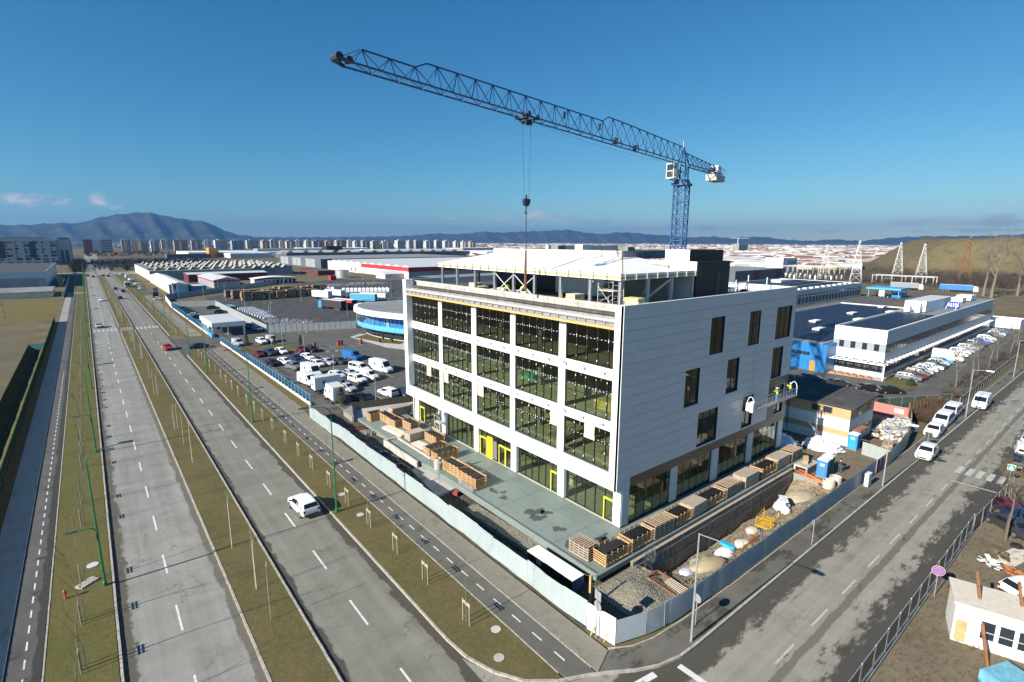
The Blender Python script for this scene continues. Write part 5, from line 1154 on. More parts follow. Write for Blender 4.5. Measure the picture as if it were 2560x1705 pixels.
def car_proto(kind):
    if kind in car_protos: return car_protos[kind]
    B = BODY[kind]; st = B['st']; e = bpy.data.objects.new('car', None); e.empty_display_size = .3
    parts = []
    m_ = MB(); m_.loft([ring(s) for s in st]); parts.append(('body', m_.mesh('body', paint('white', PT['white']), False), (0, 0, 0)))
    def pane(name, i0, i1, lo, hi):
        a, b = st[i0], st[i1]
        def pt(s, k): return Vector((s[0], s[5]*k*.9, s[3]+.001))
        P0, P1, P2, P3 = pt(a, 1), pt(a, -1), pt(b, -1), pt(b, 1); Q = [P0.lerp(P3, lo), P1.lerp(P2, lo), P1.lerp(P2, hi), P0.lerp(P3, hi)]
        n = (Q[1]-Q[0]).cross(Q[3]-Q[0]).normalized(); n = n if n.z > 0 else -n
        parts.append((name, MB().add([q+n*.012 for q in Q], [(0, 1, 2, 3)]).mesh(name, m_cglass), (0, 0, 0)))
    pane('windscreen', *B['ws'], .06, .88)
    if B['rw']: pane('rear_window', *B['rw'], .15, .92)
    else: parts.append(('rear_window', MB().box(st[0][0]-.015, st[0][0]+.02, -.62, .62, st[0][2]+.12, st[0][3]-.22).mesh('rear_window', m_cglass), (0, 0, 0)))
    for x0, x1, t0, t1 in B['side']:
        for s in (1, -1):
            Q = []
            for x, t in ((x0, .1), (x1, .1), (t1, .9), (t0, .9)):
                q = interp(st, x); Q.append((x, s*(q[4]*.975+(q[5]-q[4]*.975)*t+.012), q[2]+(q[3]-.05-q[2])*t))
            parts.append(('side_window', MB().add(Q, [(0, 1, 2, 3) if s < 0 else (3, 2, 1, 0)]).mesh('side_window', m_cglass), (0, 0, 0)))
    f, r_ = st[-2], st[1]; xf = st[-1][0]
    for s in (1, -1):
        parts.append(('headlight', MB().loft([[(xf-.32, s*(f[4]*.96), f[2]-.16), (xf-.32, s*(f[4]*1.0+.005), f[2]-.02), (xf-.05, s*.66, f[2]-.12), (xf-.03, s*.62, f[2]-.24)], [(xf-.1, s*.45, f[2]-.14), (xf-.14, s*.45, f[2]-.02), (xf+.0, s*.45, f[2]-.1), (xf+.012, s*.45, f[2]-.22)]]).mesh('headlight', m_hlamp), (0, 0, 0)))
        parts.append(('tail_light', MB().box(st[0][0]-.01, st[0][0]+.12, s*.72-.1, s*.72+.1, r_[2]-.25, r_[2]-.02).mesh('tail_light', m_tlamp), (0, 0, 0)))
        wsx = st[B['ws'][1]]; parts.append(('mirror', MB().box(wsx[0]-.28, wsx[0]-.14, s*(wsx[4]+.09)-.08, s*(wsx[4]+.09)+.08, wsx[2]+.02, wsx[2]+.16).mesh('mirror', m_trim), (0, 0, 0)))
    parts.append(('grille', MB().box(xf-.06, xf+.015, -.4, .4, f[1]+.16, f[1]+.34).mesh('grille', m_trim), (0, 0, 0)))
    parts.append(('number_plate', MB().box(st[0][0]-.02, st[0][0], -.26, .26, r_[1]+.28, r_[1]+.39).mesh('number_plate', m_plate), (0, 0, 0)))
    parts.append(('bumper', MB().box(st[0][0]-.03, st[0][0]+.1, -.7, .7, r_[1]+.06, r_[1]+.24).mesh('bumper', m_trim), (0, 0, 0)))
    car_protos[kind] = (parts, B); return car_protos[kind]
def wing(e, x, y, z, s, side, mt=None):
    """blue wing emblem painted flat on a van side"""
    P = [(-.5, .52), (-.28, .1), (-.05, .28), (.5, .30), (.28, .05), (.08, -.5), (-.2, -.22)]
    MB().add([(x+px_*s*(1 if side > 0 else 1), y+.012*side, z+pz*s) for px_, pz in P], [tuple(range(7)) if side < 0 else tuple(range(6, -1, -1))]).build('wing_emblem', M('emblem_blue', (.03, .12, .36), .5, .05), e)
def car(kind, col, x, y, hd, label, cat='car', group=None, z=0, lite=False, emblem=False, name=None, tilt=0):
    """hd: compass heading in degrees, 0 = along +Y, 90 = along +X"""
    parts, B = car_proto(kind); rz = radians(90-hd)
    nm = name or {'hatch': 'parked_car', 'suv': 'parked_car', 'sedan': 'parked_car'}.get(kind, 'van')
    e = thing(nm, label, cat, (x, y, z), rz, group)
    for n, me, loc in parts:
        if lite and n in ('mirror', 'grille', 'number_plate', 'bumper'): continue
        place(n, me, e, None, 0, None, paint(col, PT[col]) if n == 'body' else None)
    for wx in B['wb']:
        for s in (1, -1): wheel(e, wx, s*(B['st'][3][4]-.09), B['r'], .2)
    if emblem:
        s = B['st']; yy = s[2][4]
        for sd in (1, -1): wing(e, -.9, sd*(yy+.005), (s[2][2]+s[2][3])/2-.15 if kind == 'highvan' else s[2][2]-.05, .9 if kind != 'smallvan' else .65, sd)
    return e
# cars on the avenue and street
car('suv', 'white', -20.8, 23.6, -4, 'white estate car driving away on the near carriageway of the avenue', name='car')
car('hatch', 'red', -21.6, 127.5, 178, 'small bright red car near the car park entrance on the avenue', name='car')
car('sedan', 'navy', -15.2, 125.2, -95, 'dark blue saloon turning out of the car park driveway', name='car')
car('hatch', 'silver', -34.4, 180.8, 180, 'silver car at the zebra crossing on the left carriageway', name='car'); car('hatch', 'white', -31.6, 272.5, 180, 'white car approaching on the left carriageway beyond the crossing', name='car')
for x, y, c, k in ((-24.5, 278, 'dark', 'nearest'), (-21.4, 318, 'black', 'middle'), (-23.8, 339, 'dark', 'farthest')): car('hatch', c, x, y, 0, k+' of three dark cars driving off on the right carriageway', name='car', lite=True)
for i, (x, y, c) in enumerate(((-42.1, 516, 'white'), (-35, 488, 'dark'), (-31.9, 468, 'black'), (-25.6, 481, 'red'), (-22.8, 472, 'dark'), (-20.6, 509, 'white'))): car('hatch', c, x, y, 90 if i in (0, 5) else 0, f'{c} car waiting at the far junction, {ORD[i]} from the left', name='car', lite=True)
car('sedan', 'white', -10.9, 263.6, 60, 'white saloon parked on the footway by the blue and white hall', lite=True)
for i, (x, y, c) in enumerate(((-13, 330, 'white'), (-12, 350, 'silver'), (-12.5, 372, 'white'), (-11.5, 398, 'dark'), (-12, 420, 'white'), (-12.5, 445, 'silver'), (-11, 470, 'white'), (-13, 492, 'white'))): car('hatch', c, x, y, 10*i, f'{ORD[i]} car along the forecourt of the long hall, {c}', lite=True)
bus = thing('bus', 'pale green city bus at the stop on the right carriageway', 'bus', (-17.6, 354.5, 0), pi/2); MB().box(-6, 6, -1.25, 1.25, .35, 3.0).box(-5.6, 5.6, -1.15, 1.15, 3.0, 3.2).build('body', M('bus_green', (.28, .36, .28), .4, .08), bus)
for s in (-1, 1): MB().box(-5.7, 5.8, s*1.26-.01, s*1.26+.01, 1.3, 2.4).build('side_windows', m_cglass, bus)
for s in (-1, 1): MB().box(s*6.01-.01, s*6.01+.01, -1.1, 1.1, 1.2, 2.6).build('windscreen', m_cglass, bus)
for wx in (-3.5, 3.5):
    for s in (1, -1): wheel(bus, wx, s*1.12, .48, .28)
# car park behind the blue fence
G1 = 'cars in the fenced car park'
for k, c, x, y, hd, lb, em in (
 ('suv', 'white', -.8, 121.8, 175, 'white car beside the grey van at the driveway cypress', 0), ('smallvan', 'silver', 1.9, 122.3, 172, 'small silver van beside the white car at the driveway', 0), ('smallvan', 'silver', -6.4, 122.6, 170, 'silver pickup style van parked against the blue fence end', 0),
 ('sedan', 'maroon', -5.5, 105.4, 175, 'dark maroon saloon nearest the fence in the back row', 0), ('suv', 'navy', -3.0, 105.0, 172, 'navy car between the maroon saloon and a white hatchback', 0), ('hatch', 'white', -.3, 105.2, 172, 'white hatchback at the right end of the left back row group', 0), ('hatch', 'maroon', 4.0, 104.3, 176, 'dark red hatchback left of the black saloon in the back row', 0), ('sedan', 'black', 6.4, 103.2, 172, 'black saloon beside the red barrier post', 0),
 ('hatch', 'black', -5.6, 93.2, 172, 'black hatchback nearest the blue fence in the middle row', 0), ('hatch', 'white', -2.9, 92.9, 165, 'white hatchback with dark windows second in the middle row', 0), ('suv', 'grey', -2.8, 86.8, 168, 'grey estate car at the front left of the middle row', 0), ('sedan', 'navy', .0, 88.2, 168, 'dark navy saloon right of the grey estate car', 0), ('hatch', 'white', 2.0, 86.4, 170, 'white hatchback right of the navy saloon', 0), ('sedan', 'silver', 4.4, 86.8, 168, 'silver saloon in the middle row', 0), ('sedan', 'dark', 6.9, 86.2, 168, 'dark saloon at the right end of the middle row', 0), ('hatch', 'navy', .0, 94.9, 172, 'navy hatchback behind the white one in the middle row', 0), ('hatch', 'white', 2.6, 94.5, 170, 'white car at the back of the middle row by the lamp', 0),
 ('midvan', 'blue', 10.7, 88.2, 163, 'bright blue delivery van with pale wing mark', 1), ('highvan', 'white', -1.9, 78.3, 172, 'tall white van with blue wing mark left of the lamp post', 1), ('midvan', 'white', -4.5, 72.6, 172, 'white van with blue wing mark between the tall van and the box truck', 1),
 ('hatch', 'white', 1.7, 73.8, 167, 'white hatchback under the lamp in the front row', 0), ('sedan', 'silver', 4.3, 74.2, 350, 'silver saloon seen from behind next to the white hatchback', 0), ('minibus', 'white', 7.4, 76.2, 165, 'white minibus with dark side windows', 0), ('suv', 'white', 3.6, 68.0, 167, 'white car with orange lit flank in the front row', 0), ('smallvan', 'white', 6.5, 68.9, 167, 'small white van with blue wing mark in front of the minibus', 1), ('highvan', 'white', 11.0, 73.2, 166, 'tall white van with blue wing mark at the right end of the lot', 1),
 ('suv', 'white', 4.2, 55.9, 350, 'white estate car seen from behind near the site wall', 0), ('suv', 'navy', 6.6, 54.6, 352, 'dark blue car beside the white estate near the site wall', 0), ('sedan', 'black', -.8, 55.7, 170, 'black saloon in shade behind the box truck', 0), ('hatch', 'silver', -.2, 63.5, 168, 'silver hatchback half hidden behind the long box truck', 0)):
    car(k, c, x, y, hd, lb, 'van' if 'van' in k or k == 'minibus' else 'car', G1, emblem=bool(em))
def box_truck(x, y, hd, l, label, em=True):
    e = thing('box_truck', label, 'truck', (x, y, 0), radians(90-hd)); w_ = paint('white', PT['white'])
    MB().box(-l/2, l/2-1.9, -1.05, 1.05, .85, 3.1).build('cargo_box', w_, e); MB().box(-l/2, l/2-1.9, -1.06, 1.06, 3.101, 3.14).build('box_roof', M('truck_roof', (.55, .55, .50), .6, .06), e)
    MB().loft([[(l/2-1.85, s*.95, z) for s, z in ((-1, .45), (1, .45), (1, 2.2), (-1, 2.2))], [(l/2-1.0, s*.95, z) for s, z in ((-1, .4), (1, .4), (1, 2.15), (-1, 2.15))], [(l/2-.45, s*.93, z) for s, z in ((-1, .4), (1, .4), (1, 1.25), (-1, 1.25))], [(l/2, s*.85, z) for s, z in ((-1, .45), (1, .45), (1, .95), (-1, .95))]]).build('cab', w_, e)
    MB().add([(l/2-.97, -.8, 2.12), (l/2-.97, .8, 2.12), (l/2-.44, .8, 1.3), (l/2-.44, -.8, 1.3)], [(0, 1, 2, 3)]).build('windscreen', m_cglass, e).location.x = .02
    for s in (-1, 1): MB().box(l/2-1.7, l/2-1.05, s*.955-.008, s*.955+.008, 1.3, 2.0).build('side_window', m_cglass, e)
    MB().box(-l/2+.1, l/2-1.9, -.5, .5, .5, .849).build('chassis', m_trim, e); MB().box(-l/2-.03, -l/2, -.95, .95, 2.55, 2.95).build('rear_header', m_steelw, e); MB().box(-l/2-.02, -l/2, -.95, .95, 1.0, 2.45).build('roller_door', m_steelw, e)
    for wx in (-l/2+1.3, l/2-.95):
        for s in (1, -1): wheel(e, wx, s*.9, .38, .26)
    if em:
        for s in (1, -1): wing(e, -l/2+1.6, s*1.06, 2.2, 1.0, s)
        MB().add([(-l/2-.035, y_*.9, 1.7+z*.8) for y_, z in ((-.5, .3), (.5, .35), (.3, -.1), (.0, -.3), (-.3, .05))], [(4, 3, 2, 1, 0)]).build('wing_emblem', MATS['emblem_blue'], e)
    return e
box_truck(-2.6, 65.2, 90, 6.6, 'long white box truck standing crosswise behind the blue fence'); box_truck(-4.5, 58.8, 2, 5.6, 'white box truck seen from behind at the end of the blue fence')
for i, (x, y, c) in enumerate(((-7.0, 214.5, 'black'), (-6.9, 208.5, 'dark'), (-6.9, 203, 'navy'), (-6.8, 197.5, 'dark'), (-6.7, 191.5, 'silver'), (-6.5, 185, 'navy'))): car('sedan', c, x, y, 95, f'{c} car, {ORD[i]} from the far end along the blue fence behind the gatehouse', lite=True)
car('sedan', 'black', 2.6, 211.7, 85, 'black saloon by the far fence corner behind the gatehouse'); car('sedan', 'black', 2.5, 196.2, 80, 'black saloon just behind the gatehouse roof'); car('suv', 'navy', 2.4, 150.5, 170, 'dark car in the shade right of the gatehouse'); car('sedan', 'lightblue', 3.6, 144.8, 172, 'pale blue saloon at the pillar right of the gatehouse')
# street side
car('suv', 'white', 46.7, -12.45, -92, 'white car parked half on the kerb nearest the site gate'); car('suv', 'white', 57.4, -10.75, -92, 'white estate car in front of the two white minibuses'); car('minibus', 'white', 64.0, -10.35, -91, 'front one of two white minibuses beside the brown hedge', 'van'); car('minibus', 'white', 70.2, -10.05, -91, 'rear one of two white minibuses beside the brown hedge', 'van')
lv = car('midvan', 'white', 80.0, -12.0, -92, 'white van with a strap over its bonnet parked by the far lamp', 'van')
car('smallvan', 'white', 57.5, -20.2, 80, 'white van at the right picture edge opposite the parked minibuses', 'van'); car('suv', 'black', 52.2, -20.6, 85, 'black car behind the blue crossing sign'); car('hatch', 'silver', 64, -19.9, 85, 'silver car parked far along the right kerb')
car('sedan', 'dark', 31.4, -22.7, 40, 'dark saloon under the bare tree in the scrap yard'); car('sedan', 'navy', 34.2, -22.9, 50, 'navy car behind the dark saloon in the scrap yard'); car('hatch', 'maroon', 36.2, -21.9, 60, 'dark red car in the twigs at the scrap yard fence')
car('hatch', 'white', 19.6, -25.6, 120, 'stripped white car body beside the scrap yard cabin'); car('sedan', 'lightblue', 16.6, -26.3, 115, 'grey blue car beside the white scrap yard cabin')
# cars before the grey office
G2 = 'cars in the row beside the grey office'
row = [(91.6, 'grey', 'suv'), (94.6, 'maroon', 'sedan'), (97.4, 'brown', 'suv'), (100.3, 'silver', 'hatch'), (103.6, 'white', 'hatch'), (106.9, 'white', 'sedan'), (110.0, 'dark', 'sedan'), (113.0, 'silver', 'hatch'), (116.0, 'sky', 'hatch'), (120.6, 'white', 'highvan'), (128.5, 'white', 'sedan'), (132.2, 'white', 'suv'), (136.0, 'silver', 'sedan'), (140.4, 'silver', 'suv'), (144.4, 'grey', 'sedan'), (149.2, 'dark', 'suv'), (153.5, 'blue', 'hatch'), (157.5, 'lightblue', 'sedan'), (162.0, 'white', 'suv'), (166.5, 'navy', 'hatch'), (171, 'grey', 'sedan'), (175.3, 'white', 'hatch'), (179, 'blue', 'suv')]
for i, (x, c, k) in enumerate(row): car(k, c, x, 1.2, 172, f'{c} {"van" if "van" in k else "car"}, {ORD[i]} from the grass island in the row beside the grey office', 'van' if 'van' in k else 'car', G2)
for i, (x, y) in enumerate(((75.8, 13.6), (75.4, 8.4), (76.2, 3.4), (77.6, .4))): car('sedan', ('grey', 'dark', 'black', 'black')[i], x, y, 130, f'{ORD[i]} dark car from the blue hall in front of the terrace')
# lorries
def trailer(x, y, hd, l, col, label, cabcol=None, h=4.0):
    e = thing('semi_trailer', label, 'truck', (x, y, 0), radians(90-hd)); mt = M('tarp_'+'_'.join('%02d' % int(c*99) for c in col), col, .6, .1, .6)
    MB().box(-l/2, l/2, -1.25, 1.25, 1.1, h).build('cargo_body', mt, e); MB().box(-l/2, l/2, -1.26, 1.26, h+.001, h+.04).build('roof', m_white, e); MB().box(-l/2-.03, -l/2, -1.2, 1.2, 1.15, h-.1).build('rear_doors', m_trim if sum(col) < 1.2 else m_steelw, e); MB().box(-l/2, l/2, -.6, .6, .8, 1.099).build('chassis', m_trim, e)
    for k in range(3):
        for s in (1, -1): wheel(e, -l/2+1.6+k*1.3, s*1.05, .5, .3)
    if cabcol:
        MB().loft([[(xx, s*1.2, z) for s, z in ((-1, .5), (1, .5), (1, zt), (-1, zt))] for xx, zt in ((l/2+.25, 3.5), (l/2+1.5, 3.5), (l/2+2.2, 2.9), (l/2+2.4, 1.3))]).build('cab', M('cab_'+'_'.join('%02d' % int(c*99) for c in cabcol), cabcol, .4, .05), e)
        MB().add([(l/2+2.24, -1.1, 2.9), (l/2+2.24, 1.1, 2.9), (l/2+2.4, 1.1, 1.9), (l/2+2.4, -1.1, 1.9)], [(0, 1, 2, 3)]).build('windscreen', m_cglass, e)
        for s in (1, -1): wheel(e, l/2+1.3, s*1.05, .5, .3)
    else: MB().box(l/2-2.5, l/2-2.3, -.8, .8, .02, 1.0).build('landing_leg', m_trim, e)
trailer(50.3, 221.5, -18, 12, (.62, .62, .60), 'left one of two white box trailers parked in the storage yard'); trailer(57.0, 223, -18, 12, (.60, .61, .62), 'right one of two white box trailers parked in the storage yard'); trailer(40.4, 179.6, -16, 12.5, (.03, .03, .035), 'black curtain trailer with blue tractor in the storage yard', (.05, .25, .5)); trailer(45.0, 180.2, -16, 12.5, (.42, .03, .05), 'red curtain trailer beside the black one in the storage yard')
trailer(59.8, 195.5, -40, 12, (.05, .30, .48), 'blue trailer behind the curved roof office'); trailer(65.3, 197.0, -40, 12.5, (.62, .60, .58), 'white lettered trailer behind the curved roof office')
trailer(342, 69, 172, 13.5, (.22, .24, .25), 'grey trailer with white cab beyond the blue fuel canopy', (.7, .7, .7)); trailer(347.5, 46, 172, 14.5, (.03, .16, .38), 'blue trailer with white cab near the tall bare trees', (.7, .7, .7))
trc = thing('tractor_unit', 'white lorry tractor standing at the blue fuel canopy', 'truck', (277.5, 61.2, 0), radians(100)); MB().box(-1, 1.2, -1.2, 1.2, .7, 3.6).build('cab', m_white, trc); MB().box(-3.2, -1, -.5, .5, .7, 1.0).build('chassis', m_trim, trc); MB().box(1.2, 1.22, -1.05, 1.05, 1.9, 2.9).build('windscreen', m_cglass, trc)
for wx in (.4, -2.6):
    for s in (1, -1): wheel(trc, wx, s*1.0, .5, .3)

# ================================================================== STREET FURNITURE, TREES, FENCES
m_lgreen = M('lamp_green', (.02, .16, .06), .45, .12, 3); m_lhead = M('lamp_head', (.05, .06, .06), .5, .1, 3)
def arc(m_, p, d, up, out, r0, r1, n=6):
    """curved arm rising then leaning out along direction d"""
    pts = [(p[0]+d[0]*out*(1-cos(pi/2*i/n)), p[1]+d[1]*out*(1-cos(pi/2*i/n)), p[2]+up*sin(pi/2*i/n)) for i in range(n+1)]
    for i, (a, b) in enumerate(zip(pts, pts[1:])): m_.tube(a, b, r0+(r1-r0)*i/n, r0+(r1-r0)*(i+1)/n, 6, 0, False)
    return pts[-1]
def green_lamp_meshes():
    pole = MB(); pole.tube((0, 0, -.1), (0, 0, 5.2), .1, .085, 8); pole.tube((0, 0, 5.2), (0, 0, 10.4), .075, .055, 8); pole.lathe([(.16, 0), (.16, .35), (.11, .4)], 10)
    a = MB(); e = arc(a, (0, 0, 10.35), (1, 0), 1.0, 1.2, .05, .04); a.tube(e, (e[0]+1.0, 0, e[2]+.12), .04, .035, 6)
    h = MB(); h.loft([[(2.1+x, w_*s, 11.47+z) for s, z in ((-1, 0), (1, 0), (.7, .1), (-.7, .1))] for x, w_ in ((0, .08), (.2, .16), (.75, .15), (.95, .06))])
    b = MB(); e = arc(b, (0, 0, 4.6), (-1, 0), .55, .6, .045, .035); b.tube(e, (e[0]-.7, 0, e[2]), .035, .03, 6)
    h2 = MB(); h2.loft([[(-1.2-x, w_*s, 5.13+z) for s, z in ((-1, 0), (1, 0), (.7, .08), (-.7, .08))] for x, w_ in ((0, .07), (.2, .14), (.65, .13), (.8, .05))])
    return [('pole', pole.mesh('pole', m_lgreen)), ('road_arm', a.mesh('road_arm', m_lgreen)), ('lamp_head', h.mesh('lamp_head', m_lhead)), ('path_arm', b.mesh('path_arm', m_lgreen)), ('lamp_head', h2.mesh('lamp_head', m_lhead))]
GL = green_lamp_meshes()
LY = [21, 55.5, 93.2, 116.5, 163, 196.7, 231, 266, 301, 336, 371, 406, 441, 476]
for side, x, rz in (('left', -37.15, 0), ('right', -18.3, pi)):
    for i, y in enumerate([-13.5]+LY):
        if i == 0 and side == 'right': continue
        if side == 'left' and y == 116.5: y = 126
        e = thing('street_lamp', f'{ORD[i]} tall green street lamp from the near end along the {side} kerb of the avenue', 'street lamp', (x, y, K), rz, 'green street lamps on the avenue')
        for n, me in GL: place(n, me, e)
def grey_lamp(x, y, label, h=8.0, col=None, rz=-pi/2, z=K, arm=1.6):
    e = thing('street_lamp', label, 'street lamp', (x, y, z), rz)
    MB().tube((0, 0, 0), (0, 0, h), .085, .05, 8).build('pole', m_galv, e); MB().beam((0, 0, h-.05), (arm, 0, h+.12), .05).build('arm', m_galv, e)
    MB().loft([[(arm-.1+xx, w_*s, h+.1+zz_) for s, zz_ in ((-1, -.06), (1, -.06), (.8, .1), (-.8, .1))] for xx, w_ in ((0, .07), (.2, .2), (.7, .2), (.95, .06))]).build('lamp_head', col or m_white, e)
grey_lamp(-5.7, -11.75, 'grey street lamp with bright blue head near the street corner', 8.2, M('lamp_blue', (.02, .33, .55), .4, .05)); grey_lamp(32.4, -11.85, 'grey street lamp at the site gate on the side street', 7.7); grey_lamp(70.7, -11.8, 'grey street lamp beside the parked minibuses', 7.8); grey_lamp(110.8, -11.7, 'farthest grey street lamp up the side street', 7.8)
def tlamp(x, y, h, label):
    e = thing('yard_lamp', label, 'lamp post', (x, y, 0), 0, 'lamp posts in the yards'); MB().tube((0, 0, 0), (0, 0, h), .07, .045, 6).build('pole', m_galv, e)
    for s in (-1, 1): MB().beam((0, 0, h), (s*.7, 0, h+.2), .05).build('arm', m_galv, e); MB().beam((s*.6, 0, h+.2), (s*1.05, 0, h+.26), .22, .07).build('lamp_head', m_white, e)
for x, y, h, lb in ((.7, 118, 11, 'tall lamp post at the driveway lawn'), (2.0, 112.5, 6, 'lamp post on the lawn beside the cypress'), (2.9, 97.8, 5.7, 'lamp post between the back and middle car rows'), (.5, 72.1, 5.7, 'lamp post in the front car row'), (.7, 53.3, 5.5, 'lamp post by the site wall'), (37.6, 212, 9.8, 'lamp post left of the white trailers'), (37.6, 158.5, 9.8, 'lamp post right of the red trailer'), (13.2, 205, 9, 'lamp post beside the white pallets'), (12.9, 165, 9.5, 'tall lamp post at the fence of the storage yard'), (71.8, 224, 10, 'lamp post before the white bale rows'), (73, 195, 10, 'lamp post behind the white trailer'), (37.7, 186, 9.8, 'lamp post behind the black trailer'), (6.1, 254, 8, 'lamp post at the grey fence bend'), (12.3, 238, 8.5, 'lamp post with red sign at the timber stacks'), (39.6, 245, 8.5, 'lamp post amid the timber stacks'), (22, 310, 8, 'lamp post before the red roofed hall'), (97, 256, 9, 'far lamp post beyond the bale rows')): tlamp(x, y, h, lb)
# traffic signs
def sign(x, y, rz, label, face, h=2.3, name='traffic_sign'):
    e = thing(name, label, 'traffic sign', (x, y, K if y > -20 else 0), rz); MB().tube((0, 0, 0), (0, 0, h+.3), .035, n=8).build('pole', m_galv, e); face(e, h); return e
m_sred = M('sign_red', (.62, .02, .06), .5, .03); m_sblue = M('sign_blue', (.02, .27, .55), .5, .03); m_swhite = M('sign_white', (.8, .8, .8), .5, .02)
def disc(e, name, x, z, r, mt, n=28): MB().add([(x, r*cos(2*pi*i/n), z+r*sin(2*pi*i/n)) for i in range(n)], [tuple(range(n))]).build(name, mt, e)
def no_stop(e, h):
    MB().tube((.01, 0, h), (-.02, 0, h), .42, n=28).build('plate', m_galv, e); disc(e, 'white_face', -.024, h, .42, m_swhite); disc(e, 'red_ring', -.027, h, .40, m_sred); disc(e, 'blue_field', -.030, h, .31, m_sblue)
    for a in (pi/4, -pi/4): c, s = cos(a), sin(a); MB().add([(-.033, u*c*.30-v*s*.035, h+u*s*.30+v*c*.035) for u, v in ((-1, -1), (1, -1), (1, 1), (-1, 1))], [(0, 1, 2, 3)]).build('red_bar', m_sred, e)
sign(13.7, -20.9, .35, 'red and blue no stopping sign at the scrap yard fence', no_stop, 2.2)
def crossing(e, h):
    MB().box(-.02, .0, -.36, .36, h-.36, h+.36).build('plate', M('sign_yellow', (.75, .7, .1), .5, .03), e); MB().add([(-.024, y, h+z) for y, z in ((-.3, -.3), (.3, -.3), (.3, .3), (-.3, .3))], [(0, 1, 2, 3)]).build('blue_field', m_sblue, e)
    MB().add([(-.028, y, h+z) for y, z in ((-.22, -.2), (.22, -.2), (0, .22))], [(0, 1, 2)]).build('white_triangle', m_swhite, e); MB().add([(-.032, y, h+z) for y, z in ((-.09, -.16), (-.03, -.16), (.05, .1), (0, .12))], [(0, 1, 2, 3)]).build('walking_figure', m_inkk, e)
sign(44.5, -20.7, .2, 'blue and yellow pedestrian crossing sign by the zebra stripes', crossing, 2.1); sign(-17.9, 178, 0, 'small blue pedestrian crossing sign beside the avenue zebra', lambda e, h: (MB().box(-.3, .3, -.02, .0, h-.3, h+.3).build('blue_field', m_sblue, e), MB().add([(x, -.024, h+z) for x, z in ((-.2, -.2), (.2, -.2), (0, .2))], [(0, 1, 2)]).build('white_triangle', m_swhite, e)), 2.4)
def backdisc(e, h): MB().tube((.02, 0, h), (.05, 0, h), .33, n=24).build('round_plate', m_galv, e)
sign(-4.0, -11.0, -.2, 'round traffic sign edge on beside the blue headed lamp', backdisc, 2.1); sign(13.45, -11.9, 1.45, 'round traffic sign seen edge on halfway along the footway', backdisc, 2.2)
sign(50.6, -11.6, .1, 'grey back of a square sign on a short pole behind the first parked car', lambda e, h: MB().box(.02, .05, -.4, .4, h-.35, h+.2).build('square_plate', m_lhead, e), 1.9)
hyd = thing('fire_hydrant', 'small red hydrant on the left lawn of the avenue', 'hydrant', (-39.6, 20.9, K)); MB().lathe([(.11, 0), (.11, .1), (.08, .12), (.08, .55), (.12, .57), (.12, .66), (.06, .75), (.0, .76)], 12).build('body', M('hydrant_red', (.45, .10, .06), .5, .15), hyd); MB().tube((-.16, 0, .48), (.16, 0, .48), .045, n=8).build('outlet', MATS['hydrant_red'], hyd)
tag(MB().rbox(-38.3, 22.2, K, K+.12, .75, 1.4, -.9).build('concrete_slab', m_conc), 'loose concrete slab lying on the left lawn', 'slab'); tag(MB().lathe([(.42, K), (.42, K+.05), (0, K+.05)], 20, (-37.9, 25.0)).build('manhole_cover', M('pale_lid', (.5, .52, .5), .6, .1)), 'pale round manhole cover on the left lawn', 'manhole cover')
for x, y, lb in ((-17.0, -4.6, 'round concrete manhole cover at the tip of the verge lawn'), (-15.6, -2.4, 'round manhole cover in the lawn before the last sapling'), (-16.7, 18.9, 'manhole cover in the verge lawn beside the second lamp'), (-16.5, 24.3, 'manhole cover in the verge lawn by the white car')): tag(MB().lathe([(.36, K), (.36, K+.03), (0, K+.03)], 18, (x, y)).build('manhole_cover', m_conc), lb, 'manhole cover')

# bare trees
m_bark = M('bare_bark', (.17, .145, .11), .9, .25, 4); m_birch = M('birch_bark', (.52, .48, .40), .85, .3, 6, dirt=((.15, .13, .1), .5)); m_stake = M('stake_wood', (.48, .42, .30), .85, .15, 3); m_twig = M('twig_bark', (.13, .10, .075), .95, .2, 4)
def branch(m_, p, d, l, r, depth, rg, spread, n=4, up=.25, kids=(3, 5)):
    q = Vector(p); d = Vector(d).normalized(); segs = 3
    for k in range(segs):
        d2 = (d+Vector((rg.uniform(-1, 1), rg.uniform(-1, 1), rg.uniform(-.4, .8)))*.12).normalized(); q2 = q+d2*l/segs
        m_.tube(q, q2, r*(1-.28*k), r*(1-.28*(k+1)), n if depth > 0 else 3, 0, False)
        if depth > 0 and k >= 1:
            for _ in range(rg.randint(*kids)//(2 if k < 2 else 1)):
                a = rg.uniform(0, 2*pi); s = Vector((cos(a), sin(a), 0)); nd = (d2*(1-spread)+s*spread+Vector((0, 0, up))).normalized()
                branch(m_, q.lerp(q2, rg.random()), nd, l*rg.uniform(.45, .68), r*.42, depth-1, rg, spread, n, up, kids)
        q, d = q2, d2
def tree_mesh(seed, h, r, depth, spread, low=.35, mt=None, kids=(3, 5), n=5, up=.25):
    rg = random.Random(seed); t = MB(); t.tube((0, 0, -.05), (rg.uniform(-.03, .03), rg.uniform(-.03, .03), h*low), r, r*.8, n, 0, False)
    c = MB(); branch(c, (0, 0, h*low), (0, 0, 1), h*(1-low), r*.8, depth, rg, spread, n, up, kids)
    return t.mesh('trunk', mt or m_bark), c.mesh('crown', mt or m_bark)
SAP = [tree_mesh(40+i, 5.6, .035, 1, .55, .45, m_bark, (3, 6), 4) for i in range(4)]; LEFT_T = [tree_mesh(60+i, 6.2, .05, 2, .45, .3, m_bark, (2, 4), 4, .5) for i in range(4)]
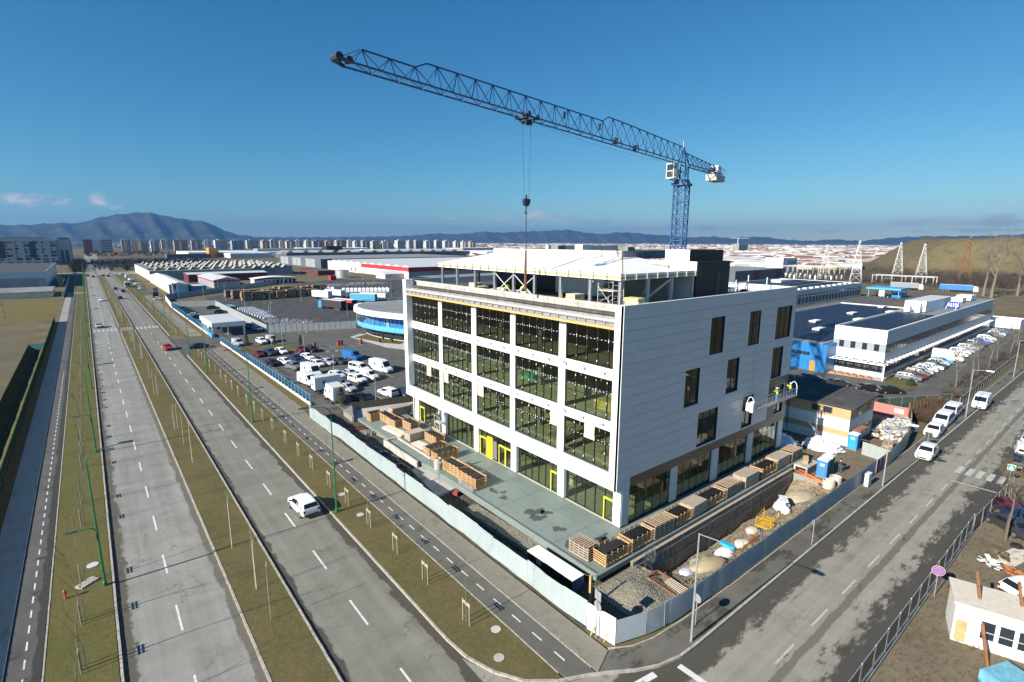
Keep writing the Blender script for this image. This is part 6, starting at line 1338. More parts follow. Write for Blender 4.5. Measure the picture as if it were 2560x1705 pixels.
stk_m = MB().tube((0, 0, 0), (0, 0, 1.8), .032, n=5).mesh('stake', m_stake); csl = MB().box(-.5, .5, -.012, .012, 1.62, 1.72).mesh('cross_slat', m_stake); csl2 = MB().box(-.012, .012, -.5, .5, 1.5, 1.58).mesh('cross_slat', m_stake)
def sapling(x, y, label, T, grp, wide=.5, slats=True):
    e = thing('staked_sapling', label, 'sapling', (x, y, K), 0, grp); a, b = T[rnd.randrange(4)]
    q = place('trunk', a, e, None, R(0, 6.28)); place('crown', b, e, None, q.rotation_euler[2])
    for s in (-wide, wide): place('stake', stk_m, e, (s*.3 if not slats else 0, s, 0))
    place('stake', stk_m, e, (wide*.7, 0, 0)) if slats else None
    place('cross_slat', csl2, e); place('cross_slat', csl2, e, (wide*.05, 0, .12))
ys_ = [-.55, 5.4, 10.7, 16.3, 21.8, 27.1, 32.9, 38.0, 43.6, 50.0, 55.4, 60.5, 65.4, 71.8, 77, 82.1, 87, 92.8, 99.1, 104, 108.7, 113]
for i, y in enumerate(ys_): sapling(-16.9, y, f'{ORD[i]} staked sapling from the street corner on the right verge of the avenue', SAP, 'staked saplings on the right verge', .42)
for i in range(18): sapling(-16.9, 152+i*6.2, f'{ORD[i]} small staked sapling beyond the driveway on the right verge', SAP, 'saplings beyond the driveway', .42)
j = 0
for i in range(38):
    y = 5.7+5.6*i
    if i in (4, 7, 12, 19, 26): continue
    sapling(-38.65, y, f'{ORD[j]} bare young tree from the near end on the left lawn of the avenue', LEFT_T, 'young trees on the left lawn', .4); j += 1
BIR = [tree_mesh(80+i, 4.2, .03, 1, .3, .8, m_birch, (2, 4), 4, .6) for i in range(4)]
j = 0
for y, n in ((8.6, 1), (13.2, 2), (20.5, 1), (43.9, 1), (51.4, 1), (58.6, 3), (81.2, 3), (95.6, 1), (118.5, 4), (131, 2), (146, 3), (160, 2), (190, 2), (205, 3), (221, 2), (240, 3), (262, 2), (285, 3), (310, 2), (340, 3)):
    e = thing('birch_clump' if n > 1 else 'young_birch', f'{ORD[j]} clump of thin pale birch stems from the near end of the median' if n > 1 else f'{ORD[j]} thin pale birch stem from the near end of the median', 'birch', (-28.0+R(-.2, .2), y, K), 0, 'birches on the median'); j += 1
    for k in range(n):
        a, b = BIR[rnd.randrange(4)]; q = place('trunk', a, e, (R(-.45, .45) if k else 0, R(-.5, .5) if k else 0, 0), R(0, 6.28)); q.scale = (1, 1, R(.85, 1.25)); q2 = place('crown', b, e, q.location, q.rotation_euler[2]); q2.scale = q.scale
def bigtree(x, y, h, seed, label, r=.32, depth=4, low=.25, spread=.5, mt=None, kids=(3, 5), up=.3):
    a, b = tree_mesh(seed, h, r, depth, spread, low, mt, kids, 5, up); e = thing('bare_tree', label, 'tree', (x, y, 0)); place('trunk', a, e); place('crown', b, e)
bigtree(329.9, 31, 17, 1, 'left of three tall bare trees near the spoil hill', .7); bigtree(318.5, 26, 20, 2, 'middle and largest of three tall bare trees near the spoil hill', .8); bigtree(345, 20, 17, 3, 'rightmost of three tall bare trees near the spoil hill', .7)
bigtree(28.6, -22.8, 6.0, 4, 'bare tree over the wrecks in the scrap yard', .16, 3, .3, .6, m_twig); bigtree(36.5, -21.8, 5.0, 5, 'low bare tree behind the wrecks in the scrap yard', .13, 3, .2, .65, m_twig)
for i, (x, y, h) in enumerate(((92, -6.2, 5), (101, -6.8, 6.0), (109, -6.4, 5), (118, -6.7, 6.5), (127, -6.5, 5.5), (140, -7, 5), (156, -6, 5))): bigtree(x, y, h, 20+i, f'{ORD[i]} bare tree from the near end between the office car park and street fence', .13, 3, .3, .5)
bigtree(-45.7, 305, 9, 31, 'bare tree with dense pale crown at the corner of the grey warehouse', .2, 4, .2, .45, M('pale_twig', (.27, .21, .19), .95, .2)); bigtree(-60, 229, 6.0, 32, 'round bare tree on the left meadow near a trailer', .2, 4, .15, .6, MATS['pale_twig'])
def sticks(m_, x, y, z, s, rg, n=14, mi=0):
    for _ in range(n):
        a = rg.uniform(0, 2*pi); t = rg.uniform(.1, .9); l = s*rg.uniform(.6, 1.1); w_ = s*.022
        b = (x+rg.uniform(-.12, .12)*s, y+rg.uniform(-.12, .12)*s, z); tip = (b[0]+l*t*cos(a), b[1]+l*t*sin(a), z+l*(1.1-t*.6)); m_.add([(b[0]-w_, b[1], z), (b[0]+w_, b[1]+w_, z), tip], [(0, 1, 2)], mi)
        mid = tuple((p+q)/2 for p, q in zip(b, tip))
        for _ in range(2):
            a2 = a+rg.uniform(-1.2, 1.2); e_ = (mid[0]+l*.45*cos(a2), mid[1]+l*.45*sin(a2), mid[2]+l*.35*rg.uniform(.2, 1)); m_.add([(mid[0]-w_*.6, mid[1], mid[2]), (mid[0]+w_*.6, mid[1]+w_*.6, mid[2]), e_], [(0, 1, 2)], mi)
def brush(name, label, pts, mt, seed, kind='stuff', n=14):
    rg = random.Random(seed); m_ = MB()
    for x, y, s in pts: sticks(m_, x, y, 0, s, rg, n)
    o = m_.build(name, mt); o['label'] = label
    if kind: o['kind'] = kind
    return o
rg = random.Random(77)
brush('brown_hedge', 'dense brown leafless hedge behind the parked minibuses', [(rg.uniform(62.5, 75), rg.uniform(-8.6, -5.6), rg.uniform(1.6, 2.6)) for _ in range(130)], M('hedge_twig', (.15, .10, .065), .95, .2), 1, None, 30); tag(bpy.data.objects['brown_hedge'], 'dense brown leafless hedge behind the parked minibuses', 'hedge')
brush('dead_weeds', 'dry weeds covering the scrap yard ground', [(rg.uniform(-6, 45), rg.uniform(-34, -20.7), rg.uniform(.15, .55)) for _ in range(3600)], M('dry_weed', (.21, .165, .10), .95, .3), 2, n=10)
brush('verge_weeds', 'dry tufts along the hoarding foot', [(-10.75+rg.uniform(-.12, .1), rg.uniform(-8.5, 50), rg.uniform(.08, .22)) for _ in range(420)]+[(rg.uniform(-9.8, 60), -10.22+rg.uniform(-.08, .08), rg.uniform(.06, .18)) for _ in range(320)], MATS['dry_weed'], 3, n=6)
brush('car_park_shrubs', 'bare shrubs along the street edge of the office car park', [(rg.uniform(80, 210), rg.uniform(-8.4, -5.4), rg.uniform(.8, 2.4)) for _ in range(260)], m_twig, 4)
brush('ditch_reeds', 'dry reeds along the ditch and the green fence', [(-46.1+rg.uniform(-.35, .3), rg.uniform(20, 158), rg.uniform(.2, .5)) for _ in range(700)], M('reed', (.26, .2, .10), .95, .25), 5, n=6)
# evergreens and shrubs round the car park
m_ever = M('cypress_green', (.028, .042, .018), .9, .35, 5); m_ever2 = M('shrub_olive', (.075, .07, .03), .9, .4, 5)
def cypress(x, y, h, w_, label, mt=None):
    e = thing('cypress', label, 'shrub', (x, y, 0)); rg_ = random.Random(int(x*10+y)); m_ = MB()
    for i in range(420):
        t = rg_.random(); a = rg_.uniform(0, 6.28); r_ = w_*(1-t)**.7*rg_.uniform(.55, 1.05)*(.5+min(1, t*6)*.5); z = .12*h+t*h*.88; s = .09*h**.5
        c = Vector((r_*cos(a), r_*sin(a), z)); u = Vector((rg_.uniform(-1, 1), rg_.uniform(-1, 1), rg_.uniform(.2, 1))).normalized()*s*1.4; v = Vector((-sin(a), cos(a), rg_.uniform(-.4, .4)))*s*.8; m_.add([c-v, c+v, c+u], [(0, 1, 2)])
    m_.build('foliage', mt or m_ever, e); MB().tube((0, 0, 0), (0, 0, h*.5), .05, .02, 5).build('stem', m_bark, e)
for x, y, h, w_, lb in ((-5.0, 119.4, 3.3, .8, 'dark cypress at the fence end of the driveway lawn'), (1.2, 116.8, 2.5, .8, 'dark round shrub at the tall lamp on the driveway lawn'), (6.4, 112.2, 2.8, .55, 'narrow cypress behind the red hatchback'), (27.0, 106.2, 2.0, .4, 'narrow brown cypress before the curved office'), (24.7, 103.2, 1.2, .4, 'small round shrub before the curved office'), (27.5, 101.6, 1.3, .45, 'second small shrub before the curved office'), (-4.5, 55.4, 3.2, 1.0, 'olive evergreen behind the box truck at the fence end'), (-1.5, 53.4, 1.2, .5, 'low evergreen at the site wall'), (86.8, -.4, 1.5, 1.1, 'low conifer on the grass island by the grey office'), (-7.5, 75, 1.2, .7, 'dark shrub behind the blue fence by the white vans')): cypress(x, y, h, w_, lb, m_ever2 if 'olive' in lb or 'brown' in lb else None)
sheet('driveway_lawn', [(-8.5, 110), (6.8, 101.2), (8.8, 102.2), (5, 113), (1, 119.5), (-8.5, 120)], .03, m_lawn); sheet('office_lawn', [(22.5, 115), (28, 118), (32, 103), (28, 99), (25.5, 103)], .035, m_dry); sheet('office_walk', [(21.5, 116.5), (26, 120), (27.6, 118.2), (22.3, 115.2), (25.2, 102.5), (28, 98), (33, 101), (38, 82), (31, 78), (23.2, 96)], .03, m_conc); sheet('grass_island', [(83, 3.5), (90, 3.6), (91, .2), (86, -2), (83.5, -.5)], .04, m_lawnL)
for i, (x, y) in enumerate(((8.6, 107.7), (14.4, 106.4), (15.2, 106.3), (19.9, 104.7))): b = thing('barrier_post', ('red barrier post behind the black saloon', 'left of two red barrier posts on the driveway island', 'right of two red barrier posts on the driveway island', 'red barrier post at the kerb before the curved office')[i], 'barrier', (x, y, 0)); MB().box(-.3, .3, -.25, .25, 0, 1.25).build('housing', M('barrier_red', (.55, .08, .04), .5, .08), b); MB().box(-.31, .31, -.26, .26, 1.251, 1.3).build('cap', m_trim, b)

# ---------------------------------------------------------------- fences
m_fblue = M('fence_blue', (.08, .36, .62), .5, .06); m_fgreen = M('fence_green', (.03, .09, .05), .6, .2); m_gpanel = M('grey_sheet_fence', (.33, .36, .36), .5, .08, .5, .2)
def mesh_mat(name, col, k):
    t = NT(name); t.n.remove(t.b); a = t.node('ShaderNodeBsdfTransparent'); d = t.node('ShaderNodeBsdfDiffuse', None, Color=col); x = t.node('ShaderNodeMixShader'); x.inputs[0].default_value = k; t.l.new(a.outputs[0], x.inputs[1]); t.l.new(d.outputs[0], x.inputs[2]); t.l.new(x.outputs[0], t.out.inputs[0]); return t.mat
m_mesh = mesh_mat('wire_mesh', (.05, .06, .06), .28); m_meshg = mesh_mat('green_mesh', (.03, .10, .06), .42)
def fence(name, label, p, q, step, h, mt, pw=.06, plinth=0, plm=None, rail=True, mesh=None, panel=None, z=0):
    e = thing(name, label, 'fence', (p[0], p[1], z)); dx, dy = q[0]-p[0], q[1]-p[1]; L = hypot(dx, dy); n = max(1, round(L/step)); rz = atan2(dy, dx); e.rotation_euler[2] = rz; s = L/n
    pm = MB().box(-pw/2, pw/2, -pw/2, pw/2, plinth, h).mesh('fence_post', mt); rm = MB().box(.02, s-.02, -.02, .02, h-.08, h-.03).mesh('rail', mt)
    mm = MB().box(.03, s-.03, -.004, .004, plinth+.05, h-.1).mesh('mesh_panel', mesh) if mesh else None; gm = MB().box(.01, s-.01, -.02, .02, plinth, h).mesh('fence_sheet', panel) if panel else None
    for i in range(n+1):
        place('fence_post', pm, e, (i*s, 0, 0))
        if i < n:
            if rail: place('rail', rm, e, (i*s, 0, 0))
            if mm: place('mesh_panel', mm, e, (i*s, 0, 0))
            if gm: place('fence_sheet', gm, e, (i*s, .03, 0))
    if plinth: MB().box(0, L, -.12, .12, 0, plinth-.003).build('plinth', plm or m_conc, e)
    return e
m_plw = M('cream_plinth', (.66, .60, .50), .85, .1, 1)
fence('blue_post_fence', 'blue post fence on a cream plinth in front of the car park', (-8.6, 58.4), (-9.35, 129), 1.95, 2.0, m_fblue, .2, .5, m_plw); fence('blue_post_fence', 'blue post fence on a cream plinth left of the gatehouse', (-9.6, 139.5), (-9.9, 225), 1.95, 2.0, m_fblue, .2, .5, m_plw); fence('sheet_fence', 'pale sheet fence continuing the blue fence to the far corner', (-9.9, 225), (-8.2, 262), 2.0, 2.1, m_steelw, .1, .4, m_plw, panel=m_steelw)
fence('sheet_fence', 'grey sheet fence between driveway and storage yard', (5.0, 138.3), (29.2, 130.5), 1.6, 2.4, m_galv, .08, panel=m_gpanel); fence('sheet_fence', 'long grey sheet fence left of the white pallets', (4.9, 139), (5.3, 221), 2.0, 2.4, m_galv, .08, panel=m_gpanel); fence('sheet_fence', 'grey sheet fence at the far end of the small car park', (5.2, 221.5), (-9.5, 226), 2.0, 2.4, m_galv, .08, panel=m_gpanel); fence('sheet_fence', 'grey sheet fence behind the timber stacks', (-8, 262.5), (75, 342), 2.4, 2.5, m_galv, .08, panel=m_gpanel)
fence('green_slat_fence', 'dark green fence between the ditch and the paved walk', (-45.6, -30), (-45.6, 203), 2.3, 1.9, m_fgreen, .1, mesh=mesh_mat('dense_green_mesh', (.025, .07, .04), .75)); fence('wire_fence', 'grey wall like fence along the warehouse path on the left', (-45.2, 300), (-45.6, 505), 2.5, 2.0, m_galv, .08, panel=m_gpanel)
fence('wire_fence', 'galvanised wire fence between the street and the scrap yard', (-6.0, -20.52), (27.7, -20.55), 2.35, 2.05, m_galv, .07, .22, m_concd, mesh=m_mesh); fence('wire_fence', 'leaning end of the scrap yard fence by the bare tree', (27.8, -20.6), (42, -21.3), 2.6, 1.8, m_galv, .06, mesh=m_mesh)
fence('green_mesh_fence', 'green mesh fence up the street beside the office car park', (77.2, -9.7), (135, -9.0), 2.4, 1.7, m_galv, .07, .15, m_concd, mesh=m_meshg); fence('post_fence', 'concrete post fence before the annex roof', (60, 1.0), (78, -8.4), 2.6, 1.9, m_galv, .06, mesh=m_meshg)

# ================================================================== SURROUNDING BUILDINGS
m_win = M('window_dark', (.025, .032, .04), .12, .15, .5, spec=.7); m_tar = M('tar_roof', (.055, .053, .05), .9, .3, .5, dirt=((.16, .15, .14), .6)); m_rgrey = M('grey_roof', (.20, .21, .21), .85, .15, .15, dirt=((.3, .3, .29), .4)); m_bluew = M('blue_cladding', (.02, .17, .42), .45, .1, .5)
m_lgrey = M('light_grey_wall', (.50, .51, .52), .6, .06, .3); m_mgrey = M('mid_grey_wall', (.27, .29, .31), .6, .08, .3); m_dgrey = M('dark_grey_wall', (.10, .115, .13), .6, .1, .3); m_redb = M('red_band', (.50, .03, .04), .5, .06, .3); m_cream = M('cream_wall', (.62, .55, .42), .85, .12, .3); m_pv = None
def pv_mat():
    t = NT('solar_panels'); br = t.node('ShaderNodeTexBrick', {'offset': 0.0}, Vector=t.pos((1, 1, 1), True), Scale=1.0, Color1=(.012, .018, .045), Color2=(.018, .026, .06), Mortar=(.09, .10, .12))
    br.inputs['Mortar Size'].default_value = .035; br.inputs['Brick Width'].default_value = 1.66; br.inputs['Row Height'].default_value = 1.02
    return t.fin(br.outputs[0], .5, 0, .12)
m_pv = pv_mat()
def wins(e, face, c, a, b, n, z0, z1, fill=.6, mt=None, name='window', frame=None):
    """n windows set into one face; face is the side of the building they look out of"""
    s = (b-a)/n; w_ = s*fill/2; me = None
    for i in range(n):
        u = a+s*(i+.5)
        if me is None:
            m_ = MB()
            if face in 'SN': m_.box(-w_, w_, -.04, .04, z0, z1)
            else: m_.box(-.04, .04, -w_, w_, z0, z1)
            me = m_.mesh(name, mt or m_win)
        place(name, me, e, (u, c, 0) if face in 'SN' else (c, u, 0))
def bldg(name, label, x0, x1, y0, y1, h, wall, roof, cat='building', parapet=.3):
    e = thing(name, label, cat, (0, 0, 0)); MB().box(x0, x1, y0, y1, -.02, h).build('wall', wall, e); m_ = MB().box(x0+.25, x1-.25, y0+.25, y1-.25, h+.002, h+.03)
    m_.build('roof', roof, e)
    if parapet:
        p = MB(); p.box(x0-.05, x1+.05, y0-.05, y0+.2, h, h+parapet); p.box(x0-.05, x1+.05, y1-.2, y1+.05, h, h+parapet); p.box(x0-.05, x0+.2, y0+.2, y1-.2, h, h+parapet); p.box(x1-.2, x1+.05, y0+.2, y1-.2, h, h+parapet); p.build('parapet', wall, e)
    return e
def poly_walls(m_, P, z0, z1, mi=0):
    n = len(P)
    for i in range(n): a, b = P[i], P[(i+1) % n]; m_.quad((a[0], a[1], z0), (b[0], b[1], z0), (b[0], b[1], z1), (a[0], a[1], z1), mi)
# gatehouse
gh = thing('gatehouse', 'white gatehouse with a wide flat canopy at the car park entrance', 'building')
MB().box(-9.6, -.8, 139, 158.5, 3.0, 4.2).build('canopy', m_white, gh); MB().box(-9.3, -1.1, 139.3, 158.2, 4.201, 4.23).build('roof', m_lgrey, gh); MB().box(-9.2, -5.6, 147, 158, 0, 3.0).build('wall', m_white, gh)
for x, y in ((-9.3, 139.5), (-1.2, 139.5), (-4.8, 143)): MB().box(x-.2, x+.2, y-.2, y+.2, 0, 3.0).build('column', m_white, gh)
wins(gh, 'S', 146.97, -9, -5.8, 2, 1.2, 2.5); wins(gh, 'W', -9.22, 148, 157, 3, 1.2, 2.4); MB().box(-9.8, -9.4, 139.2, 146, 0, 1.1).build('blue_counter', m_fblue, gh)
# curved office
co = thing('curved_office', 'low office with curved white roof and blue glass balcony behind the car park', 'building')
def cur(off, ts=10):
    base = [(30.5, 130.5), (27.6, 127.2), (25.3, 122), (24.4, 116), (25.2, 108), (27.2, 101.5), (30.2, 94.5), (34.5, 87.5), (40, 82), (62, 92), (64, 128)]
    cx_, cy_ = 48, 108; return [(cx_+(x-cx_)*(1-off/hypot(x-cx_, y-cy_)), cy_+(y-cy_)*(1-off/hypot(x-cx_, y-cy_))) for x, y in base]
MB().prism(cur(0), 6.6, 8.0).build('roof_slab', m_white, co); MB().prism(cur(1.2), 8.001, 8.05).build('roof', m_rgrey, co); MB().prism(cur(3.4), 0, 2.6).build('ground_floor_wall', m_white, co); MB().prism(cur(3.8), 2.9, 6.6).build('upper_wall', m_dgrey, co); MB().prism(cur(.9), 2.6, 2.9).build('balcony_slab', m_fblue, co)
gb = MB(); q = cur(.8)
for a, b in zip(q[:8], q[1:9]): gb.quad((*a, 2.9), (*b, 2.9), (*b, 4.0), (*a, 4.0))
gb.build('glass_balustrade', M('blue_balustrade', (.10, .42, .68), .12, .15, .3, spec=.7), co)
q = cur(.7); q4 = cur(3.35); q5 = cur(3.75)
for (a, b), (c, d), (f, g_) in zip(zip(q[:8], q[1:9]), zip(q4[:8], q4[1:9]), zip(q5[:8], q5[1:9])):
    n = max(2, round(hypot(b[0]-a[0], b[1]-a[1])/1.4))
    for i in range(n):
        t = (i+.5)/n; MB().tube((a[0]+(b[0]-a[0])*t, a[1]+(b[1]-a[1])*t, 2.9), (a[0]+(b[0]-a[0])*t, a[1]+(b[1]-a[1])*t, 6.7), .03, n=4).build('tension_rod', m_galv, co)
        MB().beam((c[0]+(d[0]-c[0])*(t-.13), c[1]+(d[1]-c[1])*(t-.13), 1.35), (c[0]+(d[0]-c[0])*(t+.10), c[1]+(d[1]-c[1])*(t+.10), 1.35), .1, 2.3).build('slot_window', m_win, co)
        if i % 2: MB().beam((f[0]+(g_[0]-f[0])*(t-.3), f[1]+(g_[1]-f[1])*(t-.3), 4.7), (f[0]+(g_[0]-f[0])*(t+.3), f[1]+(g_[1]-f[1])*(t+.3), 4.7), .1, 3.0).build('window', M('pale_window', (.22, .30, .27), .15, .3, .4, spec=.7), co)
        else: MB().beam((f[0]+(g_[0]-f[0])*(t-.2), f[1]+(g_[1]-f[1])*(t-.2), 4.75), (f[0]+(g_[0]-f[0])*(t+.2), f[1]+(g_[1]-f[1])*(t+.2), 4.75), .14, 3.6).build('blue_panel', m_bluew, co)
for i in range(7): MB().box(33+i*3.6, 33.1+i*3.6, 129.2, 129.3, 8.05, 9.0).build('roof_rail_post', m_steelw, co)
MB().box(30.5, 56, 129.2, 129.3, 8.9, 9.0).build('roof_rail', m_steelw, co)
# storage yard goods
m_lum = [M('lumber_%d' % i, c, .9, .3, 2) for i, c in enumerate(((.20, .145, .085), (.26, .18, .10), (.155, .12, .08)))]
rg = random.Random(55); k = 0
for x, y, l, h in [(20.5+i*5.1, 236.5+rg.uniform(-1, 1)+.35*i, 4.2, rg.uniform(2.6, 3.9)) for i in range(7)]+[(19+i*5.3, 247+rg.uniform(-1, 1), 4.4, rg.uniform(3.2, 4.6)) for i in range(8)]+[(18+i*5.6, 258+rg.uniform(-1, 1), 4.4, rg.uniform(2.8, 4.2)) for i in range(9)]:
    e = thing('timber_stack', f'{ORD[k % 40]} sawn timber stack in the storage yard, counting rows from the front left', 'timber stack', (x, y, 0), rg.uniform(-.08, .08), 'timber stacks'); k += 1; z = .15
    while z < h:
        d = rg.uniform(.55, .8); ox = rg.uniform(-.2, .2); MB().box(-l/2+ox, l/2+ox, -1.6+rg.uniform(-.2, .2), 1.6, z, z+d).build('bundle', m_lum[rg.randrange(3)], e); MB().box(-l/2, l/2, -1.4, -1.2, z-.1, z-.002).build('bearer', m_woodg, e); z += d+.1
wrp = M('white_wrap', (.72, .74, .76), .35, .06, 1, spec=.6); k = 0
pm = MB().box(-.6, .6, -.5, .5, .12, .75).box(-.62, .62, -.52, .52, 0, .11).mesh('wrapped_pallet', wrp)
for i in range(4):
    for j in range(11):
        if i == 3 and j > 6: continue
        tag(place('wrapped_pallet', pm, None, (10.6+i*1.55+.33*j*.35, 203-j*3.4+rg.uniform(-.15, .15), 0), rg.uniform(-.05, .05)), f'white wrapped pallet in the low rows beside the grey fence, {ORD[j]} of the {ORD[i]} line', 'pallet', 'white wrapped pallets'); k += 1
bm = MB(); bm.box(-.85, .85, -.85, .85, 0, 1.6); bm.loft([[(x*.86*s, y*.86*s, z) for x, y in ((-1, -1), (1, -1), (1, 1), (-1, 1))] for s, z in ((1, 1.601), (.7, 1.85), (.3, 1.95))]); bm = bm.mesh('bulk_bag', wrp)
for i in range(3):
    for j in range(12): tag(place('bulk_bag', bm, None, (71.5+j*1.85+i*.9, 249-j*1.0+i*2.2, 0), -.5), f'white bulk bag, {ORD[j]} from the left in {ORD[i]} line of bags before the timber', 'bulk bag', 'white bulk bags')
for i in range(14): tag(place('bulk_bag', bm, None, (46+i*1.9, 268-i*.4+rg.uniform(-.5, .5), 0), rg.uniform(0, 1)), f'pale bag, {ORD[i]} from the left in the far row behind the timber', 'bulk bag', 'far pale bags')
st_ = MB()
for i in range(420): x, y = rg.uniform(9.5, 21.5), rg.uniform(148, 164); y = y if (x-9)/12 < (166-y)/16+.4 else 150; a = rg.uniform(0, 6.3); st_.beam((x, y, .1), (x+rg.uniform(-.8, .8), y+rg.uniform(-.8, .8), rg.uniform(.2, 1.0)), .05)
for i in range(420): x, y = rg.uniform(75, 115), rg.uniform(285, 305); st_.beam((x, y, .1), (x+rg.uniform(-1.2, 1.2), y+rg.uniform(-1, 1), rg.uniform(.2, 1.2)), .08)
o = st_.build('steel_parts', m_galv); o['kind'] = 'stuff'; o['label'] = 'tangle of galvanised steel parts in the storage yard'
tag(MB().rbox(8.0, 212, 0, .9, 5, 9, .0).build('teal_tarp_stack', M('teal_tarp', (.14, .27, .27), .7, .15, 1)), 'low teal covered stack behind the grey fence', 'stack')
# annex with striped walls
an = thing('annex', 'small two storey annex with white and orange striped walls and tar roof', 'building'); AX0, AX1, AY0, AY1 = 42.6, 51.4, -4.7, 8.6
for z0, z1, mt in ((0, 1.25, 'w'), (1.25, 2.05, 'o'), (2.05, 3.7, 'w'), (3.7, 5.35, 'o')): MB().box(AX0, AX1, AY0, AY1, z0+.001 if z0 else -.02, z1).build('wall_band', M('annex_white', (.68, .66, .62), .85, .08, .5, dirt=((.5, .47, .42), .4)) if mt == 'w' else M('annex_orange', (.47, .31, .155), .85, .1, .5), an)
MB().add([(AX0-.5, AY0-.5, 5.36), (AX1+.4, AY0-.5, 5.75), (AX1+.4, AY1+.3, 5.75), (AX0-.5, AY1+.3, 5.36), (AX0-.5, AY0-.5, 5.5), (AX1+.4, AY0-.5, 5.95), (AX1+.4, AY1+.3, 5.95), (AX0-.5, AY1+.3, 5.5)], [(3, 2, 1, 0), (4, 5, 6, 7), (0, 1, 5, 4), (1, 2, 6, 5), (2, 3, 7, 6), (3, 0, 4, 7)]).build('roof', m_tar, an)
for y in (-1.8, -.3): w_ = MB().box(AX0-.04, AX0+.02, y-.55, y+.55, 4.1, 4.95).build('window', m_win, an); f_ = MB(); f_.box(AX0-.08, AX0-.03, y-.63, y-.55, 4.02, 5.03); f_.box(AX0-.08, AX0-.03, y+.55, y+.63, 4.02, 5.03); f_.box(AX0-.08, AX0-.03, y-.55, y+.55, 4.02, 4.1); f_.box(AX0-.08, AX0-.03, y-.55, y+.55, 4.95, 5.03); f_.build('frame', M('window_frame_brown', (.33, .22, .15), .7, .1), w_)
wins(an, 'S', AY0-.01, 44, 51, 2, 3.9, 4.9, .35); wins(an, 'S', AY0-.01, 44, 50.5, 2, .8, 2.1, .4)
for y in (AY0-.05, 3.4): MB().tube((AX0-.1, y, .6), (AX0-.1, y, 5.3), .06, n=6).build('downpipe', m_trim, an)
MB().path([(AX0-.3, -1.2, .2), (AX0-.6, -1.0, 1.1), (AX0-.8, -.3, 1.9), (AX0-.3, .4, 2.2)], .14, 8).build('rubbish_chute', wrp, an)
MB().box(43.4, 46.5, AY0-1.1, AY0-.1, 2.2, 2.3).build('porch_roof', M('rusty_sheet', (.3, .13, .08), .8, .2), an)
rw2 = thing('red_wall', 'faded red sheet wall closing the rubbish yard', 'wall'); m_fred = M('faded_red', (.42, .17, .14), .7, .12, .5)
for i in range(3): MB().box(61.75, 61.85, -6.4+i*1.9, -4.52+i*1.9, 0, 2.0).build('wall_sheet', m_fred, rw2)
MB().box(61.70, 61.74, -5.9, -4.6, .9, 1.6).build('window', m_lgrey, rw2); MB().box(61.7, 61.9, -6.6, -6.42, 0, 2.9).build('post', m_rust, rw2); MB().beam((61.8, -6.5, 2.8), (74, -8.2, 2.6), .12).build('gate_rail', m_rust, rw2)
for i in range(9): MB().tube((63+i*1.2, -6.7-.17*i, .2), (63+i*1.2, -6.7-.17*i, 2.7), .03, n=4).build('gate_bar', m_rust, rw2)
cl = thing('hose_coil', 'coil of black corrugated hose behind the red wall', 'hose coil', (66.5, -1.4, 0))
for k in range(5): m_ = MB(); m_.path([(1.0*cos(2*pi*i/16), .25*k, 1.05+1.0*sin(2*pi*i/16)) for i in range(17)], .11, 6); m_.build('coil_turn', m_black2, cl)
tag(MB().rbox(63.6, -1.9, .0, .9, 1.6, 2.2, .1).rbox(63.4, -1.7, .9, 1.5, .9, .9, .1).build('red_machine', M('machine_red', (.45, .03, .03), .5, .2)), 'small red machine behind the faded red wall', 'machine'); sheet('neighbour_yard', [(51.5, -4.3), (62, -6), (75, -7), (62, 1), (52, 8)], .016, gravel_mat('yard_rubble', (.3, .26, .2), (.2, .17, .13), 1, 4))
# grey office, blue hall with solar roof
o2 = thing('grey_office', 'two storey grey office with long window bands beside the car park', 'building')
OX0, OX1, OY0, OY1 = 89.8, 190, 5.3, 15.0
for z0, z1, mt in ((0, .85, m_white), (.85, 3.1, m_dgrey), (3.1, 5.1, m_lgrey), (5.1, 6.85, m_mgrey), (6.85, 9.45, m_lgrey)): MB().box(OX0, OX1, OY0, OY1, z0+.001 if z0 else -.02, z1).build('wall_band', mt, o2)
for z0, z1 in ((3.12, 5.08), (6.87, 9.43)): MB().box(OX0-.05, OX0-.002, OY0-.02, OY1, z0, z1).build('white_front_panel', m_white, o2)
wins(o2, 'S', OY0-.01, OX0+.5, OX1-1, 46, 5.2, 6.75, .8); wins(o2, 'S', OY0-.01, OX0+1.5, OX1-1, 52, 1.0, 3.0, .82); wins(o2, 'W', OX0-.01, OY0+.5, OY1-.5, 4, 5.3, 6.7, .42); wins(o2, 'W', OX0-.01, OY0+.2, OY1-.2, 9, .95, 1.9, .9); wins(o2, 'W', OX0-.01, OY0+.2, OY1-.2, 9, 2.0, 3.0, .9)
m_ = MB(); m_.box(OX0, OX1, OY0-.03, OY0+.25, 9.45, 9.75); m_.box(OX0-.06, OX0+.25, OY0, OY1, 9.45, 9.75); m_.box(OX0, OX1, OY1-.25, OY1, 9.45, 9.75); m_.build('parapet', m_white, o2); MB().box(OX0+.3, OX1, OY0+.3, OY1-.3, 9.46, 9.5).build('roof', m_rgrey, o2)
for i in range(7): MB().box(92.5, 127, 6.3+i*1.12, 7.35+i*1.12, 9.62, 9.68).build('solar_row', m_pv, o2)
MB().box(133, 156, 9.3, 14.2, 9.5, 12.3).build('plant_room', m_white, o2); MB().box(133.2, 155.8, 9.5, 14, 12.301, 12.35).build('plant_roof', m_lgrey, o2)
for x, y, w_, h in ((128.8, 9.8, 1.5, 2.3), (129, 12, 2.0, 1.4), (131.3, 9.2, 1.3, 2.8), (168, 9, 5, 1.2), (176, 8.5, 6, 1.5)): MB().box(x, x+w_, y, y+w_*.6, 9.8, 9.8+h).build('air_unit', m_white, o2)
